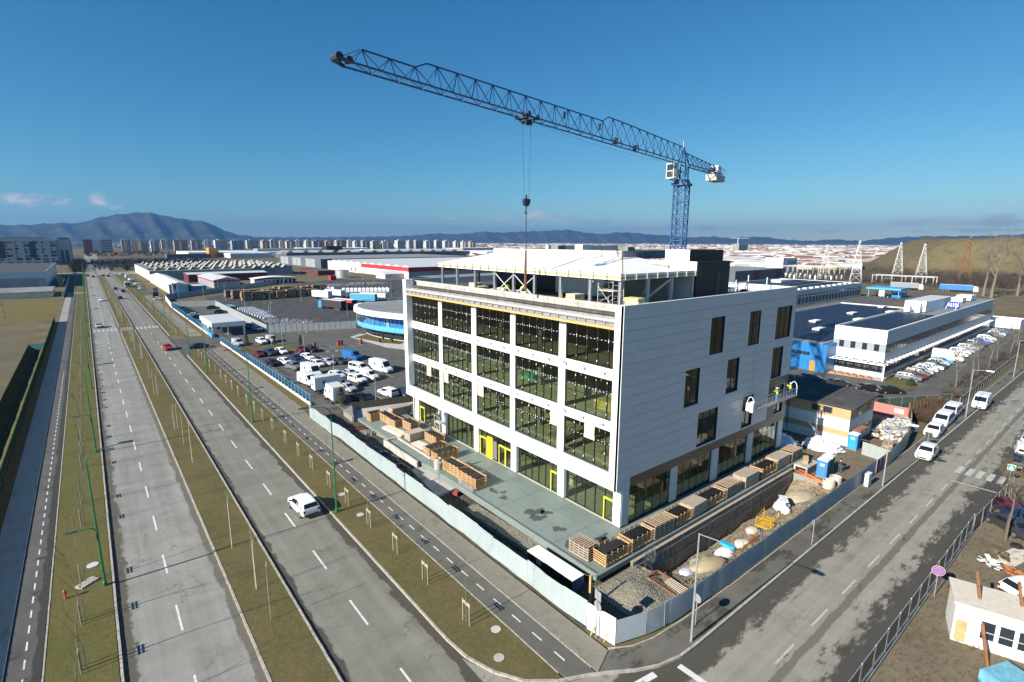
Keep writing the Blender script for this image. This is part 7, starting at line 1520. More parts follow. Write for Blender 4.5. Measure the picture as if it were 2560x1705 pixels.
MB().box(149.5, 149.8, 6.0, 8.6, 9.6, 11.4).build('roof_sign', M('sign_deep_blue', (.015, .04, .36), .5, .1), o2); MB().beam((149.4, 6.2, 11.2), (146.5, 6.2, 9.6), .12).build('sign_stay', m_white, o2); MB().beam((149.4, 8.3, 11.2), (146.5, 8.3, 9.6), .12).build('sign_stay', m_white, o2)
for i in range(5): MB().box(149.45, 149.49, 6.15+i*.5, 6.4+i*.5, 10.0, 11.0).build('sign_letter', m_swhite, o2)
for i in range(40): x = OX0+1+i*2.45; MB().box(x, x+1.3, OY0-1.3, OY0-.04, 3.15, 3.25).build('sunshade_blade', m_white, o2)
for i in range(7): MB().box(OX0-3.4, OX0-.1, OY0-1+i*1.55, OY0-.7+i*1.55, 3.2, 3.32).build('pergola_slat', m_white, o2)
for x in (OX0-3.4, OX0-1.8): MB().box(x, x+.25, OY0-1.3, OY1-.2, 3.05, 3.19).build('pergola_beam', m_white, o2)
MB().box(OX0-3.4, OX0-3.15, OY0-1.2, OY0-.95, 0, 3.05).build('pergola_post', m_white, o2); MB().box(OX1, 204, 7, 15, 0, 7.2).build('end_block', m_lgrey, o2)
for i in range(6): p = thing('flower_trough', f'{ORD[i]} orange flower trough from the door along the office terrace', 'planter', (86.3+R(-.3, .3), 13.2-i*1.35, 0)); MB().loft([[(x*.32*s, y*.5*s, z) for x, y in ((-1, -1), (1, -1), (1, 1), (-1, 1))] for s, z in ((.8, 0), (1, .4))]).build('trough', M('terracotta', (.50, .15, .06), .7, .1), p); MB().blob((0, 0, .45), (.28, .42, .12), 7, 4, .3).build('plants', m_ever2, p)
sheet('office_terrace', [(86, 4.4), (89.8, 4.4), (89.8, 14.2), (84.9, 14.2)], .03, m_conc)
bh = thing('blue_hall', 'low blue clad hall with a roof full of solar panels', 'building'); MB().box(84.6, 172, 15.05, 43, -.02, 6.1).build('wall', m_bluew, bh); MB().box(84.8, 171.8, 15.2, 42.8, 6.101, 6.14).build('roof', m_rgrey, bh); MB().box(84.7, 89.7, 14.3, 15.04, -.02, 6.0).build('corner_wall', m_bluew, bh)
for i in range(30): MB().box(84.53, 84.6, 15.1+i*.9, 15.5+i*.9, .3, 6.05).build('cladding_rib', m_bluew, bh)
for i in range(21): MB().box(87, 168, 16+i*1.22, 17.1+i*1.22, 6.3, 6.36).build('solar_row', m_pv, bh)
wins(bh, 'W', 84.52, 17.5, 22, 6, 3.3, 4.0, .85); MB().box(84.5, 84.56, 16.3, 17.3, 0, 2.2).build('door', M('orange_door', (.70, .22, .03), .5, .05), bh)
for i in range(6): MB().box(100+i*13, 104+i*13, 22+(i % 2)*6, 23.6+(i % 2)*6, 6.5, 6.9).build('skylight', m_white, bh)
p = MB(); p.box(84.5, 172, 42.8, 43.1, 6.1, 6.5); p.box(171.8, 172.1, 15.1, 43, 6.1, 6.5); p.build('parapet', m_lgrey, bh)
# loading dock hall, fuel canopy, white yard wall
dk = bldg('dock_hall', 'long loading hall with a row of dark dock doors and blue solar roof', 176, 276, 70, 112, 6.6, m_lgrey, m_rgrey)
wins(dk, 'S', 69.98, 180, 274, 26, 1.0, 3.6, .68, M('dock_door', (.02, .035, .07), .5, .2)); wins(dk, 'S', 69.98, 180, 274, 30, 4.3, 4.9, .7)
for i in range(4): MB().box(180, 270, 76+i*9, 82+i*9, 6.9, 7.0).build('solar_row', m_pv, dk)
for i in range(14): MB().box(182+i*6.6, 185+i*6.6, 72.4, 74, 6.65, 7.2).build('roof_vent', m_white, dk)
MB().box(240, 252, 95, 100, 6.65, 8.2).build('plant_box', m_white, dk)
fc = thing('fuel_canopy', 'bright blue fuel canopy on posts beyond the solar roof hall', 'canopy'); MB().box(276, 290, 53, 68, 4.0, 4.8).build('canopy_roof', m_fblue, fc)
for x in (277, 289):
    for y in (54, 60, 67): MB().box(x-.15, x+.15, y-.15, y+.15, 0, 4).build('post', m_fblue, fc)
MB().box(281, 288, 54, 58, 0, 2.2).build('fuel_tank_housing', m_bluew, fc)
ww = bldg('low_white_shed', 'low white shed wall at the end of the office car park', 197, 204, -1, 10.5, 2.6, m_white, m_lgrey); bldg('site_cabin', 'white site cabin at the right picture edge beyond the car park', 262, 275, -9, -3, 3.0, m_white, m_lgrey)
# lattice pylons
def pylon(x, y, h, label, mt, w_=3.2, rz=.4):
    e = thing('lattice_pylon', label, 'pylon', (x, y, 0), rz); lv = [0, .2, .38, .54, .68, .8, .9, 1.0]; body = MB()
    def c(t): s = w_*(1-t)**1.05+.35; return [(-s, -s, h*t), (s, -s, h*t), (s, s, h*t), (-s, s, h*t)]
    for a, b in zip(lv, lv[1:]):
        A, B = c(a), c(b)
        for i in range(4): body.beam(A[i], B[i], .22); body.beam(A[i], B[(i+1) % 4], .12); body.beam(A[(i+1) % 4], B[i], .12); body.beam(B[i], B[(i+1) % 4], .12)
    body.build('tower', mt, e)
    for t, l in ((.72, 3.2), (.83, 4.2), (.94, 3.0)): m_ = MB(); m_.beam((-l, 0, h*t), (l, 0, h*t), .2); m_.beam((-l, 0, h*t), (0, 0, h*t+1.2), .12); m_.beam((l, 0, h*t), (0, 0, h*t+1.2), .12); m_.build('crossarm', mt, e)
m_pyl = M('pylon_grey', (.55, .56, .55), .6, .1)
for x, y, h, lb, mt in ((386, 109.5, 28.5, 'wide grey lattice pylon left of the two slim ones', m_pyl), (477, 110, 27.5, 'left one of two slim white lattice pylons', m_pyl), (476, 94, 26.5, 'right one of two slim white lattice pylons', m_pyl), (472.5, 66.8, 32, 'brown rusty lattice pylon before the spoil hill', m_rust), (412, 140, 25.5, 'leftmost grey lattice pylon at the substation', m_pyl)): pylon(x, y, h, lb, mt)
ss = thing('substation', 'substation with rows of concrete portal posts and gear', 'substation', (398, 142, 0))
for i in range(6):
    for j in range(4):
        x, y = -14+j*9.5, -16+i*7.5; MB().tube((x, y, 0), (x, y, 9.4), .3, .2, 6).build('portal_post', m_conc, ss)
        if i < 5: MB().beam((x, y, 9.2), (x, y+7.5, 9.2), .3).build('portal_beam', m_conc, ss)
        MB().box(x+2, x+3.2, y+2, y+3.2, 0, 2.8).build('switch_gear', m_white if (i+j) % 2 else m_galv, ss)
prk = thing('pipe_rack', 'concrete pipe rack frame standing in the rough field', 'pipe rack', (390, 83, 0))
for i in range(7):
    for x in (0, 8): MB().box(x-.25, x+.25, -17+i*5.7, -16.5+i*5.7, 0, 5.0).build('post', m_conc, prk)
for x in (0, 8): MB().box(x-.2, x+.2, -17, 18, 5.0, 5.5).build('beam', m_conc, prk)
MB().box(2, 6, 5, 12, 2.5, 4.5).build('tank', m_dgrey, prk)
dl_ = bldg('dark_low_hall', 'dark grey hall with red panels seen above the roof parapet', 300, 372, 152, 190, 7.9, m_dgrey, m_rgrey)
for x in (325, 358): MB().box(x, x+8, 151.9, 152, .5, 7.4).build('red_panel', M('deep_red', (.15, .02, .025), .6, .1), dl_)
cb2 = bldg('cream_block', 'pale block with narrow windows beyond the dark hall', 452, 480, 190, 206, 13, m_white, m_lgrey); wins(cb2, 'S', 189.95, 462, 479, 7, 7, 11, .4)
# scrap yard cabin and debris
cbn = thing('scrap_cabin', 'white cabin with broken white framed windows in the scrap yard', 'cabin', (8.85, -22.9, 0), radians(-73))
MB().box(0, 7.0, 0, 3.0, 0, 2.9).build('wall', M('cabin_white', (.74, .71, .64), .8, .08, .8, dirt=((.5, .42, .32), .4)), cbn); MB().box(-.15, 7.2, -.2, 3.1, 2.901, 3.05).build('roof', m_pale, cbn)
for i in range(5):
    for z0, z1 in ((.85, 1.35), (1.42, 2.15)):
        x = 1.35+i*.95; f_ = MB(); f_.box(x, x+.09, -.06, .0, z0-.07, z1+.07); f_.box(x+.81, x+.9, -.06, .0, z0-.07, z1+.07); f_.box(x+.09, x+.81, -.06, 0, z0-.07, z0); f_.box(x+.09, x+.81, -.06, 0, z1, z1+.07); w_ = f_.build('window', m_white, cbn); MB().box(x+.09, x+.81, -.035, -.02, z0, z1).build('pane', m_win, w_)
MB().box(.15, .75, -.03, -.001, .1, 1.7).build('bare_plywood', m_wood, cbn)
tag(MB().beam((7.5, -25.1, .1), (11.6, -23.3, 4.3), .16).build('leaning_beam', m_rust), 'brown steel beam leaning across the scrap yard cabin', 'beam'); tag(MB().beam((9.2, -26.9, .1), (12.6, -25.4, 4.2), .15).build('leaning_beam', m_rust), 'second brown beam leaning behind the cabin roof', 'beam')
br2 = thing('blue_trough', 'rusty blue corrugated sheet box at the bottom right corner', 'trough', (6.6, -26.3, 0), -.4)
for i in range(12): MB().box(-1.2+i*.2, -1.06+i*.2, -.9, .9, .8, .86).build('rib', M('worn_blue', (.13, .34, .45), .7, .25, 3, dirt=((.3, .14, .07), .6)), br2)
MB().box(-1.25, 1.25, -.95, .95, 0, .799).build('body', MATS['worn_blue'], br2)
tag(MB().rbox(25.6, -23.9, .05, .16, 4.0, 1.5, -.25).build('pale_board', m_pale), 'long pale board lying among scrap behind the fence', 'board'); e = thing('old_tyre', 'old tyre lying on the pale board in the scrap yard', 'tyre', (27.6, -23.7, .3)); place('tyre_ring', wheel_mesh(.42, .26)[0], e).rotation_euler[0] = pi/2
for i, (x, y, c, lb) in enumerate(((22.0, -24.6, (.45, .16, .06), 'orange rusty metal scrap heap near the board'), (21.0, -25.4, (.35, .12, .05), 'brown metal scrap heap behind the cabin'), (22.3, -23.0, (.66, .66, .64), 'white plastic scrap near the fence of the scrap yard'), (24.0, -23.2, (.10, .08, .05), 'dark scrap bundle near the pale board'))):
    rg_ = random.Random(i); m_ = MB()
    for k in range(14): a = (rg_.uniform(-.7, .7), rg_.uniform(-.6, .6), rg_.uniform(.05, .45)); m_.beam(a, (a[0]+rg_.uniform(-.6, .6), a[1]+rg_.uniform(-.6, .6), rg_.uniform(.05, .6)), .35, .05)
    tag(m_.build('scrap_heap', M('scrap%d' % i, c, .8, .3, 3), None, (x, y, .0)), lb, 'scrap')

# ================================================================== LEFT SIDE AND FAR BUILDINGS
def gable(name, label, x0, x1, y0, y1, he, hr, wall, roof, axis='y', fascia=None, cat='building'):
    e = thing(name, label, cat); MB().box(x0, x1, y0, y1, -.02, he).build('wall', wall, e); o = .4
    if axis == 'y':
        xm = (x0+x1)/2; V = [(x0-o, y0-o, he), (xm, y0-o, hr), (x1+o, y0-o, he), (x0-o, y1+o, he), (xm, y1+o, hr), (x1+o, y1+o, he)]
        MB().add([(x0, y0+.02, he), (xm, y0+.02, hr-.1), (x1, y0+.02, he)], [(0, 2, 1)]).build('gable_wall', wall, e)
    else:
        ym = (y0+y1)/2; V = [(x0-o, y0-o, he), (x0-o, ym, hr), (x0-o, y1+o, he), (x1+o, y0-o, he), (x1+o, ym, hr), (x1+o, y1+o, he)]
        MB().add([(x0+.02, y0, he), (x0+.02, ym, hr-.1), (x0+.02, y1, he)], [(0, 1, 2)]).build('gable_wall', wall, e)
    V += [(x, y, z+.18) for x, y, z in V]; MB().add(V, [(0, 3, 4, 1), (1, 4, 5, 2), (7, 10, 9, 6), (8, 11, 10, 7), (0, 1, 7, 6), (1, 2, 8, 7), (4, 3, 9, 10), (5, 4, 10, 11), (3, 0, 6, 9), (2, 5, 11, 8)]).build('roof', roof, e)
    if fascia: MB().box(x0-.15, x1+.15, y0-.15, y0-.02, he-.9, he-.05).build('fascia', fascia, e); MB().box(x0-.15, x0-.02, y0, y1, he-.9, he-.05).build('fascia', fascia, e)
    return e
lw = bldg('grey_warehouse', 'big flat roofed warehouse with pale blue upper wall left of the avenue', -132, -53.8, 377, 531, 9.0, M('pale_blue_wall', (.42, .47, .55), .7, .08, .2), m_tar)
MB().box(-131.9, -53.9, 376.6, 376.98, 0, 5.8).build('dock_front', m_mgrey, lw); wins(lw, 'S', 376.55, -130, -56, 7, .5, 4.6, .62, M('dock_shutter', (.24, .25, .32), .6, .1))
ls = gable('long_shed', 'long low shed roof in front of the grey warehouse', -130, -49.5, 308, 342, 2.7, 3.6, m_cream, m_rgrey, 'x')
ap = thing('grey_apartments', 'large pale grey apartment block with dark balconies at the left edge', 'building'); m_apw = M('apartment_grey', (.42, .43, .45), .8, .06, .1)
MB().box(-185, -58, 733, 758, 0, 26.5).build('wall', m_apw, ap); MB().box(-58, -46, 741, 815, 0, 27).build('wing_wall', m_apw, ap); MB().box(-110, -66, 735, 756, 26.5, 29.6).build('penthouse', m_mgrey, ap); MB().box(-56, -47, 745, 800, 27, 29.5).build('penthouse', m_dgrey, ap)
rg = random.Random(4)
for k in range(7):
    z = 2.2+3.5*k
    for x in range(-182, -60, 7):
        w_ = rg.choice((1.4, 2.6, 4.4, 4.8)); MB().box(x, x+w_, 732.9, 733.02, z, z+rg.choice((1.5, 1.5, 2.4))).build('window', m_win, ap)
    MB().box(-45.98, -45.4, 746, 811, z, z+1.0).build('balcony', m_mgrey, ap); wins(ap, 'E', -45.98, 746, 812, 9, z+1.1, z+2.6, .6)
for x in (-104, -80): MB().box(x, x+5.5, 732.8, 733, 8, 25).build('stair_glazing', m_win, ap)
for x in (-55, -51): MB().box(x, x+2.6, 740.9, 741.02, 2, 16).build('entrance_glazing', m_win, ap)
rb_ = thing('striped_towers', 'tower group with red and white striped facades at the end of the avenue', 'building')
for x0, x1, y, h, c in ((-34, -19.5, 1372, 27.5, (.33, .045, .05)), (-19, -5.5, 1372, 27, (.62, .63, .65)), (-5, 16, 1448, 27, (.13, .14, .16))):
    MB().box(x0, x1, y, y+18, 0, h).build('tower', M('tw%d' % int(x0), c, .7, .1, .1), rb_)
    if y == 1372: wins(rb_, 'S', y-.1, x0, x1, 6, 1, h-1, .3, m_dgrey, 'stripe')
    else:
        for k in range(7): MB().box(x0+1, x1-1, y-.1, y, 3+k*3.4, 4.2+k*3.4).build('window_band', m_lgrey, rb_)
# halls along the right of the avenue
sh_ = thing('sawtooth_hall', 'wide grey factory hall with many roof monitors right of the avenue', 'building'); MB().box(-2.5, 62, 400, 530, 0, 6.6).build('wall', m_mgrey, sh_); MB().box(62, 96, 421, 530, 0, 7.3).build('wall', m_mgrey, sh_); MB().box(-2.62, -2.52, 400, 530, 0, 6.7).build('cream_side_wall', m_cream, sh_); MB().box(-2.3, 95.8, 421.2, 530, 7.301, 7.33).build('roof', M('moss_roof', (.17, .175, .15), .9, .15, .1), sh_); MB().box(-2.3, 62, 400.3, 421.1, 6.601, 6.63).build('roof', MATS['moss_roof'], sh_)
mn = MB(); mn.add([(-2, 0, 0), (2, 0, 0), (0, 0, 2.2), (-2, 7, 0), (2, 7, 0), (0, 7, 2.2)], [(0, 1, 2), (5, 4, 3), (0, 2, 5, 3), (2, 1, 4, 5)]); mn.m = [1, 1, 0, 0]; mn = mn.mesh('roof_monitor', [M('monitor_roof', (.30, .30, .27), .9, .1), m_dgrey])
for i in range(13):
    for j in range(7): place('roof_monitor', mn, sh_, (3+i*7.0+(j % 2), 408+j*17, 7.1 if j else 6.6))
wins(sh_, 'W', -2.66, 404, 526, 24, 1.2, 3.6, .5, m_lgrey)
wh = gable('blue_white_hall', 'low white roofed hall with pale blue end wall along the avenue footway', -3.3, 5.2, 293, 392, 4.4, 5.6, m_cream, m_white); MB().box(-3.2, 5.1, 292.9, 292.98, 0, 4.3).build('blue_end_wall', M('faded_blue_wall', (.20, .42, .56), .8, .12, .2), wh); wins(wh, 'W', -3.32, 297, 390, 18, 1.5, 3.6, .55, m_lgrey); bldg('blue_kiosk', 'small dark blue kiosk beside the white roofed hall', 7, 14, 296, 312, 3.0, m_bluew, m_cream)
rh = gable('red_trim_hall', 'grey hall with red trim and pale gable roof behind the fence', 20.5, 34, 312, 366, 4.6, 6.2, m_mgrey, m_lgrey, 'y', m_redb); gable('dark_red_hall', 'long low dark red hall with white roof behind the red trim hall', 16, 64, 372, 392, 5.0, 5.8, M('dark_red_wall', (.12, .03, .035), .7, .1), m_lgrey, 'x')
ch = thing('curved_shed', 'small shed with curved white roof and dark bays', 'building'); MB().box(45, 70, 326, 336, 0, 3.2).build('wall', m_lgrey, ch); m_ = MB(); m_.loft([[(44.5+26*t, y, 3.2+1.9*sin(pi*(.15+.7*t))-.4) for y in (325, 337)]+[(44.5+26*t, y, 3.0+1.9*sin(pi*(.15+.7*t))-.4) for y in (337, 325)] for t in [i/10 for i in range(11)]]); m_.build('roof', m_white, ch); wins(ch, 'S', 325.95, 50, 70, 8, .2, 2.8, .55, m_trim); MB().box(44.9, 50, 325.9, 325.98, 2.7, 3.2).build('red_strip', m_redb, ch)
ps = thing('pylon_sign', 'tall white double post sign with red lettering at the hall entrance', 'sign', (-3.8, 267, 0)); MB().box(-.8, -.2, -.3, .3, 0, 7.5).build('post', m_white, ps); MB().box(.9, 1.5, -.3, .3, 0, 7.4).build('post', m_white, ps); MB().box(-.15, .85, -.2, .2, 4.3, 6.3).build('red_plate', m_redb, ps); MB().box(-.9, 1.6, -.35, .35, 6.4, 6.6).build('crossbar', m_trim, ps)
hs = thing('letter_sign', 'grey sign with a dark H on a black base beside the footway', 'sign', (-10.1, 283, 0), .0); MB().box(-1.1, 1.1, -.35, .35, 0, 2.0).build('base', m_trim, hs); MB().box(-1.2, 1.2, -.3, .3, 2.0, 4.4).build('panel', M('sign_lilac', (.42, .40, .47), .6, .05), hs)
for a in (-.55, .35): MB().box(a, a+.22, -.33, -.301, 2.4, 4.0).build('letter_stroke', m_inkk, hs)
MB().box(-.33, .35, -.33, -.301, 3.1, 3.3).build('letter_stroke', m_inkk, hs)
dm = bldg('panelled_hall', 'long hall with alternating dark and pale grey wall panels', 146, 330, 498, 640, 9.0, m_dgrey, m_rgrey)
for i in range(9):
    if i % 3: MB().box(145.85, 145.95, 500+i*15, 514+i*15, .5, 8.8).build('pale_panel', m_mgrey, dm)
rd = thing('red_band_hall', 'large hall with bright red band and grey ribbed roof behind the yard', 'building'); MB().box(148, 420, 320, 484, 0, 7.8).build('wall', m_lgrey, rd); MB().box(147.8, 147.95, 320, 405, 5.2, 8.2).build('red_fascia', m_redb, rd); MB().box(147.8, 147.95, 432, 484, 0, 8.3).build('cream_side', m_cream, rd); MB().box(147.8, 147.95, 405.1, 431.9, 0, 8.0).build('white_side', m_white, rd); MB().box(148, 420, 319.8, 319.95, 4.9, 8.2).build('red_fascia', M('red_band_dark', (.25, .02, .03), .5, .1), rd); MB().box(148, 420, 319.85, 319.97, 0, 4.8).build('grey_front', m_mgrey, rd)
for i in range(11): V = [(150, 322+i*14.6, 7.8), (150, 329+i*14.6, 9.3), (150, 336+i*14.6, 7.8)]; MB().add(V+[(418, y, z) for _, y, z in V], [(0, 3, 4, 1), (1, 4, 5, 2), (2, 1, 0), (3, 4, 5)]).build('ribbed_roof', m_lgrey, rd)
for y in (338, 352, 415, 424): MB().box(147.7, 147.79, y, y+3, 1, 4).build('red_panel', m_redb, rd)
gable('steel_shed', 'pale blue steel shed in front of the red band hall', 133, 149, 327.5, 343, 3.3, 5.0, m_steelw, m_steelw, 'x'); si = thing('steel_silo', 'round galvanised tank beside the low dark red hall', 'tank', (114, 360, 0)); MB().lathe([(5.2, 0), (5.2, 5.4), (3, 5.9), (0, 6.1)], 24).build('tank_shell', m_galv, si)
bldg('maroon_shed', 'low dark red and white shed behind the storage yard', 107, 122, 393, 438, 3.4, MATS['dark_red_wall'], m_dgrey); bldg('red_kiosk', 'tiny red kiosk before the round tank', 97, 101, 338, 342, 2.8, m_redb, m_white)
bldg('grey_shop', 'grey and black shop front seen under the roof pavilion', 215, 330, 262, 300, 7.5, m_dgrey, m_lgrey); bldg('green_glass_hall', 'dark glazed hall behind the roof terrace', 120, 260, 225, 262, 6.0, M('dark_green_glass', (.02, .035, .035), .2, .2, .1), m_rgrey)
k = 0
for i in range(14):
    x = 205+i*23; gable('gabled_shed', f'{ORD[i]} dark gabled market shed from the left in the far row', x, x+20, 830, 880, 6.0, 11.5, m_dgrey if i < 9 or i == 10 else m_fblue, m_rgrey, 'y')
bldg('market_front', 'long dark front wall below the far gabled sheds', 200, 530, 800, 828, 8.5, m_dgrey, m_rgrey); bm_ = bldg('black_mall', 'tall black box building between the far gabled sheds', 285, 312, 868, 890, 17.5, m_black, m_tar); yb = thing('yellow_block', 'bright orange slanted block on the far shopping roofs', 'building', (119, 927, 0)); MB().add([(0, 0, 0), (22, 18, 0), (22, 30, 0), (0, 25, 0), (0, 0, 15), (12, 9, 15), (12, 20, 15), (0, 25, 15)], [(3, 2, 1, 0), (4, 5, 6, 7), (0, 1, 5, 4), (1, 2, 6, 5), (2, 3, 7, 6), (3, 0, 4, 7)]).build('body', M('signal_orange', (.58, .26, .03), .6, .08), yb)
for i, (x0, x1, y0, y1, h, mt) in enumerate(((95, 250, 960, 1100, 7.5, m_white), (60, 118, 905, 925, 6, m_dgrey), (140, 200, 880, 950, 7, m_lgrey), (250, 420, 930, 1080, 8, m_white), (420, 640, 950, 1050, 9, m_lgrey), (330, 470, 1120, 1200, 11, m_white), (540, 800, 760, 900, 8, m_white), (600, 760, 930, 1000, 12, m_mgrey), (210, 330, 1010, 1040, 12, m_rgrey))): bldg('shopping_hall', f'{ORD[i]} low shopping hall from the left between the avenue and the far flats', x0, x1, y0, y1, h, mt, m_white if mt is not m_dgrey else m_tar)
# far flats
fl_w = [M('flat_wall%d' % i, c, .85, .06, .05) for i, c in enumerate(((.50, .44, .35), (.42, .41, .40), (.54, .53, .50), (.46, .33, .26), (.36, .35, .36)))]
wb_ = M('flat_windows', (.07, .08, .095), .4, .2, .1); rg = random.Random(8); az = 2.6; i = 0
while az < 34.5:
    wdeg = rg.uniform(.55, 1.25); d = rg.uniform(1330, 1500) if az < 5 else (rg.uniform(1650, 2000) if az < 13 else rg.uniform(1500, 1750)); d = d+rg.uniform(-60, 60); h = rg.uniform(25.5, 28.6)
    a = radians(az+wdeg/2); cx_, cy_ = -35.5+d*sin(a), -28.8+d*cos(a); L = d*radians(wdeg)*.92; dp = 15
    e = thing('flat_block', f'{ORD[i % 40]} block of flats from the left in the far skyline row', 'apartment block', (cx_, cy_, 0), rg.choice((0, 0, .12, -.1)), 'far blocks of flats'); i += 1; mt = fl_w[rg.randrange(5)]
    m_ = MB(); m_.box(-L/2, L/2, -dp/2, dp/2, 0, h); m_.box(-L/4, -L/4+4, -2, 3, h, h+2.4); m_.build('wall', mt, e); b = MB(); nc = max(3, int(L/4.2))
    for k in range(8):
        z = 1.6+k*3.25
        for q in range(nc): x = -L/2+L*(q+.5)/nc; b.box(x-1.35, x+1.35, -dp/2-.12, -dp/2, z, z+1.6)
        b.box(-L/2-.12, -L/2, -dp/2+2, -2, z, z+1.5); b.box(-L/2-.12, -L/2, 2, dp/2-2, z, z+1.5)
    b.build('windows', wb_, e, kind='stuff'); s = MB()
    for q in range(max(1, nc//4)): x = -L/2+L*(q+.5)/max(1, nc//4); s.box(x-2, x+2, -dp/2-1.3, -dp/2-.2, 1, h-2)
    s.build('balcony_stack', fl_w[(fl_w.index(mt)+2) % 5], e); az += wdeg+rg.uniform(-.05, .25)
uf = thing('unfinished_flats', 'unfinished pale concrete block on the plain with a small crane', 'apartment block', (1330, 700, 0)); MB().box(-24, 24, -9, 9, 0, 22).build('frame', m_conc, uf); wins(uf, 'S', -9.1, -23, 23, 12, 2, 21, .5, m_dgrey); wins(uf, 'W', -24.1, -8, 8, 4, 2, 21, .5, m_dgrey)
fcx = thing('far_crane', 'small pale tower crane above the unfinished block on the plain', 'crane', (1345, 715, 0)); MB().box(-.8, .8, -.8, .8, 0, 37).build('mast', m_pyl, fcx); MB().beam((-18, 14, 37.5), (22, -18, 37.5), 1.0).build('jib', m_pyl, fcx)
# ---------------------------------------------------------------- masses that nobody could count
rg = random.Random(99); hs_m = [M('town_white', (.58, .57, .54), .8, .05), M('town_red', (.24, .10, .065), .9, .15), M('town_grey', (.30, .29, .28), .8, .1), M('town_cream', (.46, .41, .32), .8, .1)]
t_ = MB()
for _ in range(4200):
    a = radians(rg.uniform(34, 88)); d = 620*(8.5**rg.random()); x, y = -35+d*sin(a), -29+d*cos(a)
    if d < 900 and (x < 330 or a > radians(70)): continue
    w_ = rg.uniform(4, 8)*(1+d/3500); h = rg.uniform(2.6, 4.5); r_ = rg.uniform(1.5, 3); mi = rg.choice((0, 0, 3, 2)); an_ = rg.uniform(0, pi); ca, sa = cos(an_), sin(an_)
    if rg.random() < .1: w_ *= 3; h *= 1.5; r_ = .1; mi = 0
    def T(u, v, z): return (x+ca*u-sa*v, y+sa*u+ca*v, z)
    l = w_*rg.uniform(1, 1.6); V = [T(-l, -w_, 0), T(l, -w_, 0), T(l, w_, 0), T(-l, w_, 0), T(-l, -w_, h), T(l, -w_, h), T(l, w_, h), T(-l, w_, h), T(-l, 0, h+r_), T(l, 0, h+r_)]
    t_.add(V, [(0, 1, 5, 4), (2, 3, 7, 6), (1, 2, 6, 9, 5), (3, 0, 4, 8, 7)], mi); t_.add(V, [(4, 5, 9, 8), (6, 7, 8, 9)], 1 if rg.random() < .7 and r_ > 1 else mi)
for _ in range(900):
    a = radians(rg.uniform(-6, 34)); d = rg.uniform(2100, 4500); x, y = -35+d*sin(a), -29+d*cos(a); t_.box(x-9, x+9, y-7, y+7, 0, rg.uniform(5, 14), rg.choice((0, 0, 3, 2)))
o = t_.build('far_town', hs_m); o['kind'] = 'stuff'; o['label'] = 'scattered houses and halls of the far town on the plain'
m_wood2 = M('far_bare_wood', (.085, .066, .05), .95, .3, .05); t_ = MB()
def clump(x, y, s): sticks(t_, x, y, 0, s, rg, 9)
for _ in range(2600):
    a = radians(rg.uniform(60, 90)); d = rg.uniform(430, 640); x, y = -35+d*sin(a), -29+d*cos(a)
    if y < 30: continue
    clump(x, y, rg.uniform(4, 9))
for _ in range(2600):
    a = radians(rg.uniform(20, 76)); d = 640*(5**rg.random()); x, y = -35+d*sin(a), -29+d*cos(a)
    if d < 1100 and a < radians(33): continue
    clump(x, y, rg.uniform(6, 12)*(1+d/4000))
for _ in range(330): clump(rg.uniform(-44, -37) if rg.random() < .6 else rg.uniform(-30, 70), rg.uniform(555, 760), rg.uniform(5, 10))
for _ in range(500): a = radians(rg.uniform(0, 33)); d = rg.uniform(1080, 1400); clump(-35+d*sin(a), -29+d*cos(a), rg.uniform(6, 10))
for _ in range(260): clump(rg.uniform(345, 430), rg.uniform(55, 110), rg.uniform(2, 4))
o = t_.build('bare_woods', m_wood2); o['kind'] = 'stuff'; o['label'] = 'bare brown trees in belts across the plain'
pcm = [M('far_car_white', (.6, .6, .6), .4, .1), M('far_car_dark', (.04, .04, .05), .4, .2), M('far_car_grey', (.25, .26, .28), .4, .2), M('far_car_red', (.25, .04, .04), .4, .2)]
pc = MB()
for r_ in range(20):
    for c in range(48):
        if rg.random() < .25: continue
        x, y = -28+c*2.7+rg.uniform(-.2, .2), 640+r_*13+rg.uniform(-.4, .4); mi = rg.choice((0, 0, 1, 1, 2, 2, 3)); pc.box(x-.9, x+.9, y-2.1, y+2.1, .25, .85, mi); pc.box(x-.75, x+.75, y-1.3, y+.9, .85, 1.45, 1)
o = pc.build('far_parked_cars', pcm); o['kind'] = 'stuff'; o['label'] = 'mass of parked cars on the far supermarket car park'; sheet('far_car_park', rect(-35, 110, 625, 905), .0, m_lot); sheet('avenue_beyond', rect(-36, -19, 548, 1500), .002, m_aveL)
# spoil hill
m_ = MB(); nx, ny = 60, 40; V = []; rg = random.Random(3)
for j in range(ny+1):
    for i in range(nx+1):
        u, v = i/nx*2-1, j/ny*2-1; r_ = sqrt((u*1.0)**2+(v*1.0)**2); t = max(0, min(1, (1-r_)/.42)); t = t*t*(3-2*t)
        z = 31.5*t+(1.3*sin(u*9+v*4)+1.1*sin(v*13-u*5)+rg.uniform(-.7, .7))*min(1, t*3)*(1.4-t)-.3; V.append((705+u*170, 60+v*150, z))
m_.add(V, [(j*(nx+1)+i, j*(nx+1)+i+1, (j+1)*(nx+1)+i+1, (j+1)*(nx+1)+i) for j in range(ny) for i in range(nx)])
struct(m_.build('spoil_hill', grass_mat('hill_grass', (.155, .125, .065), (.12, .10, .055), (.065, .055, .035), .06), smooth=True))
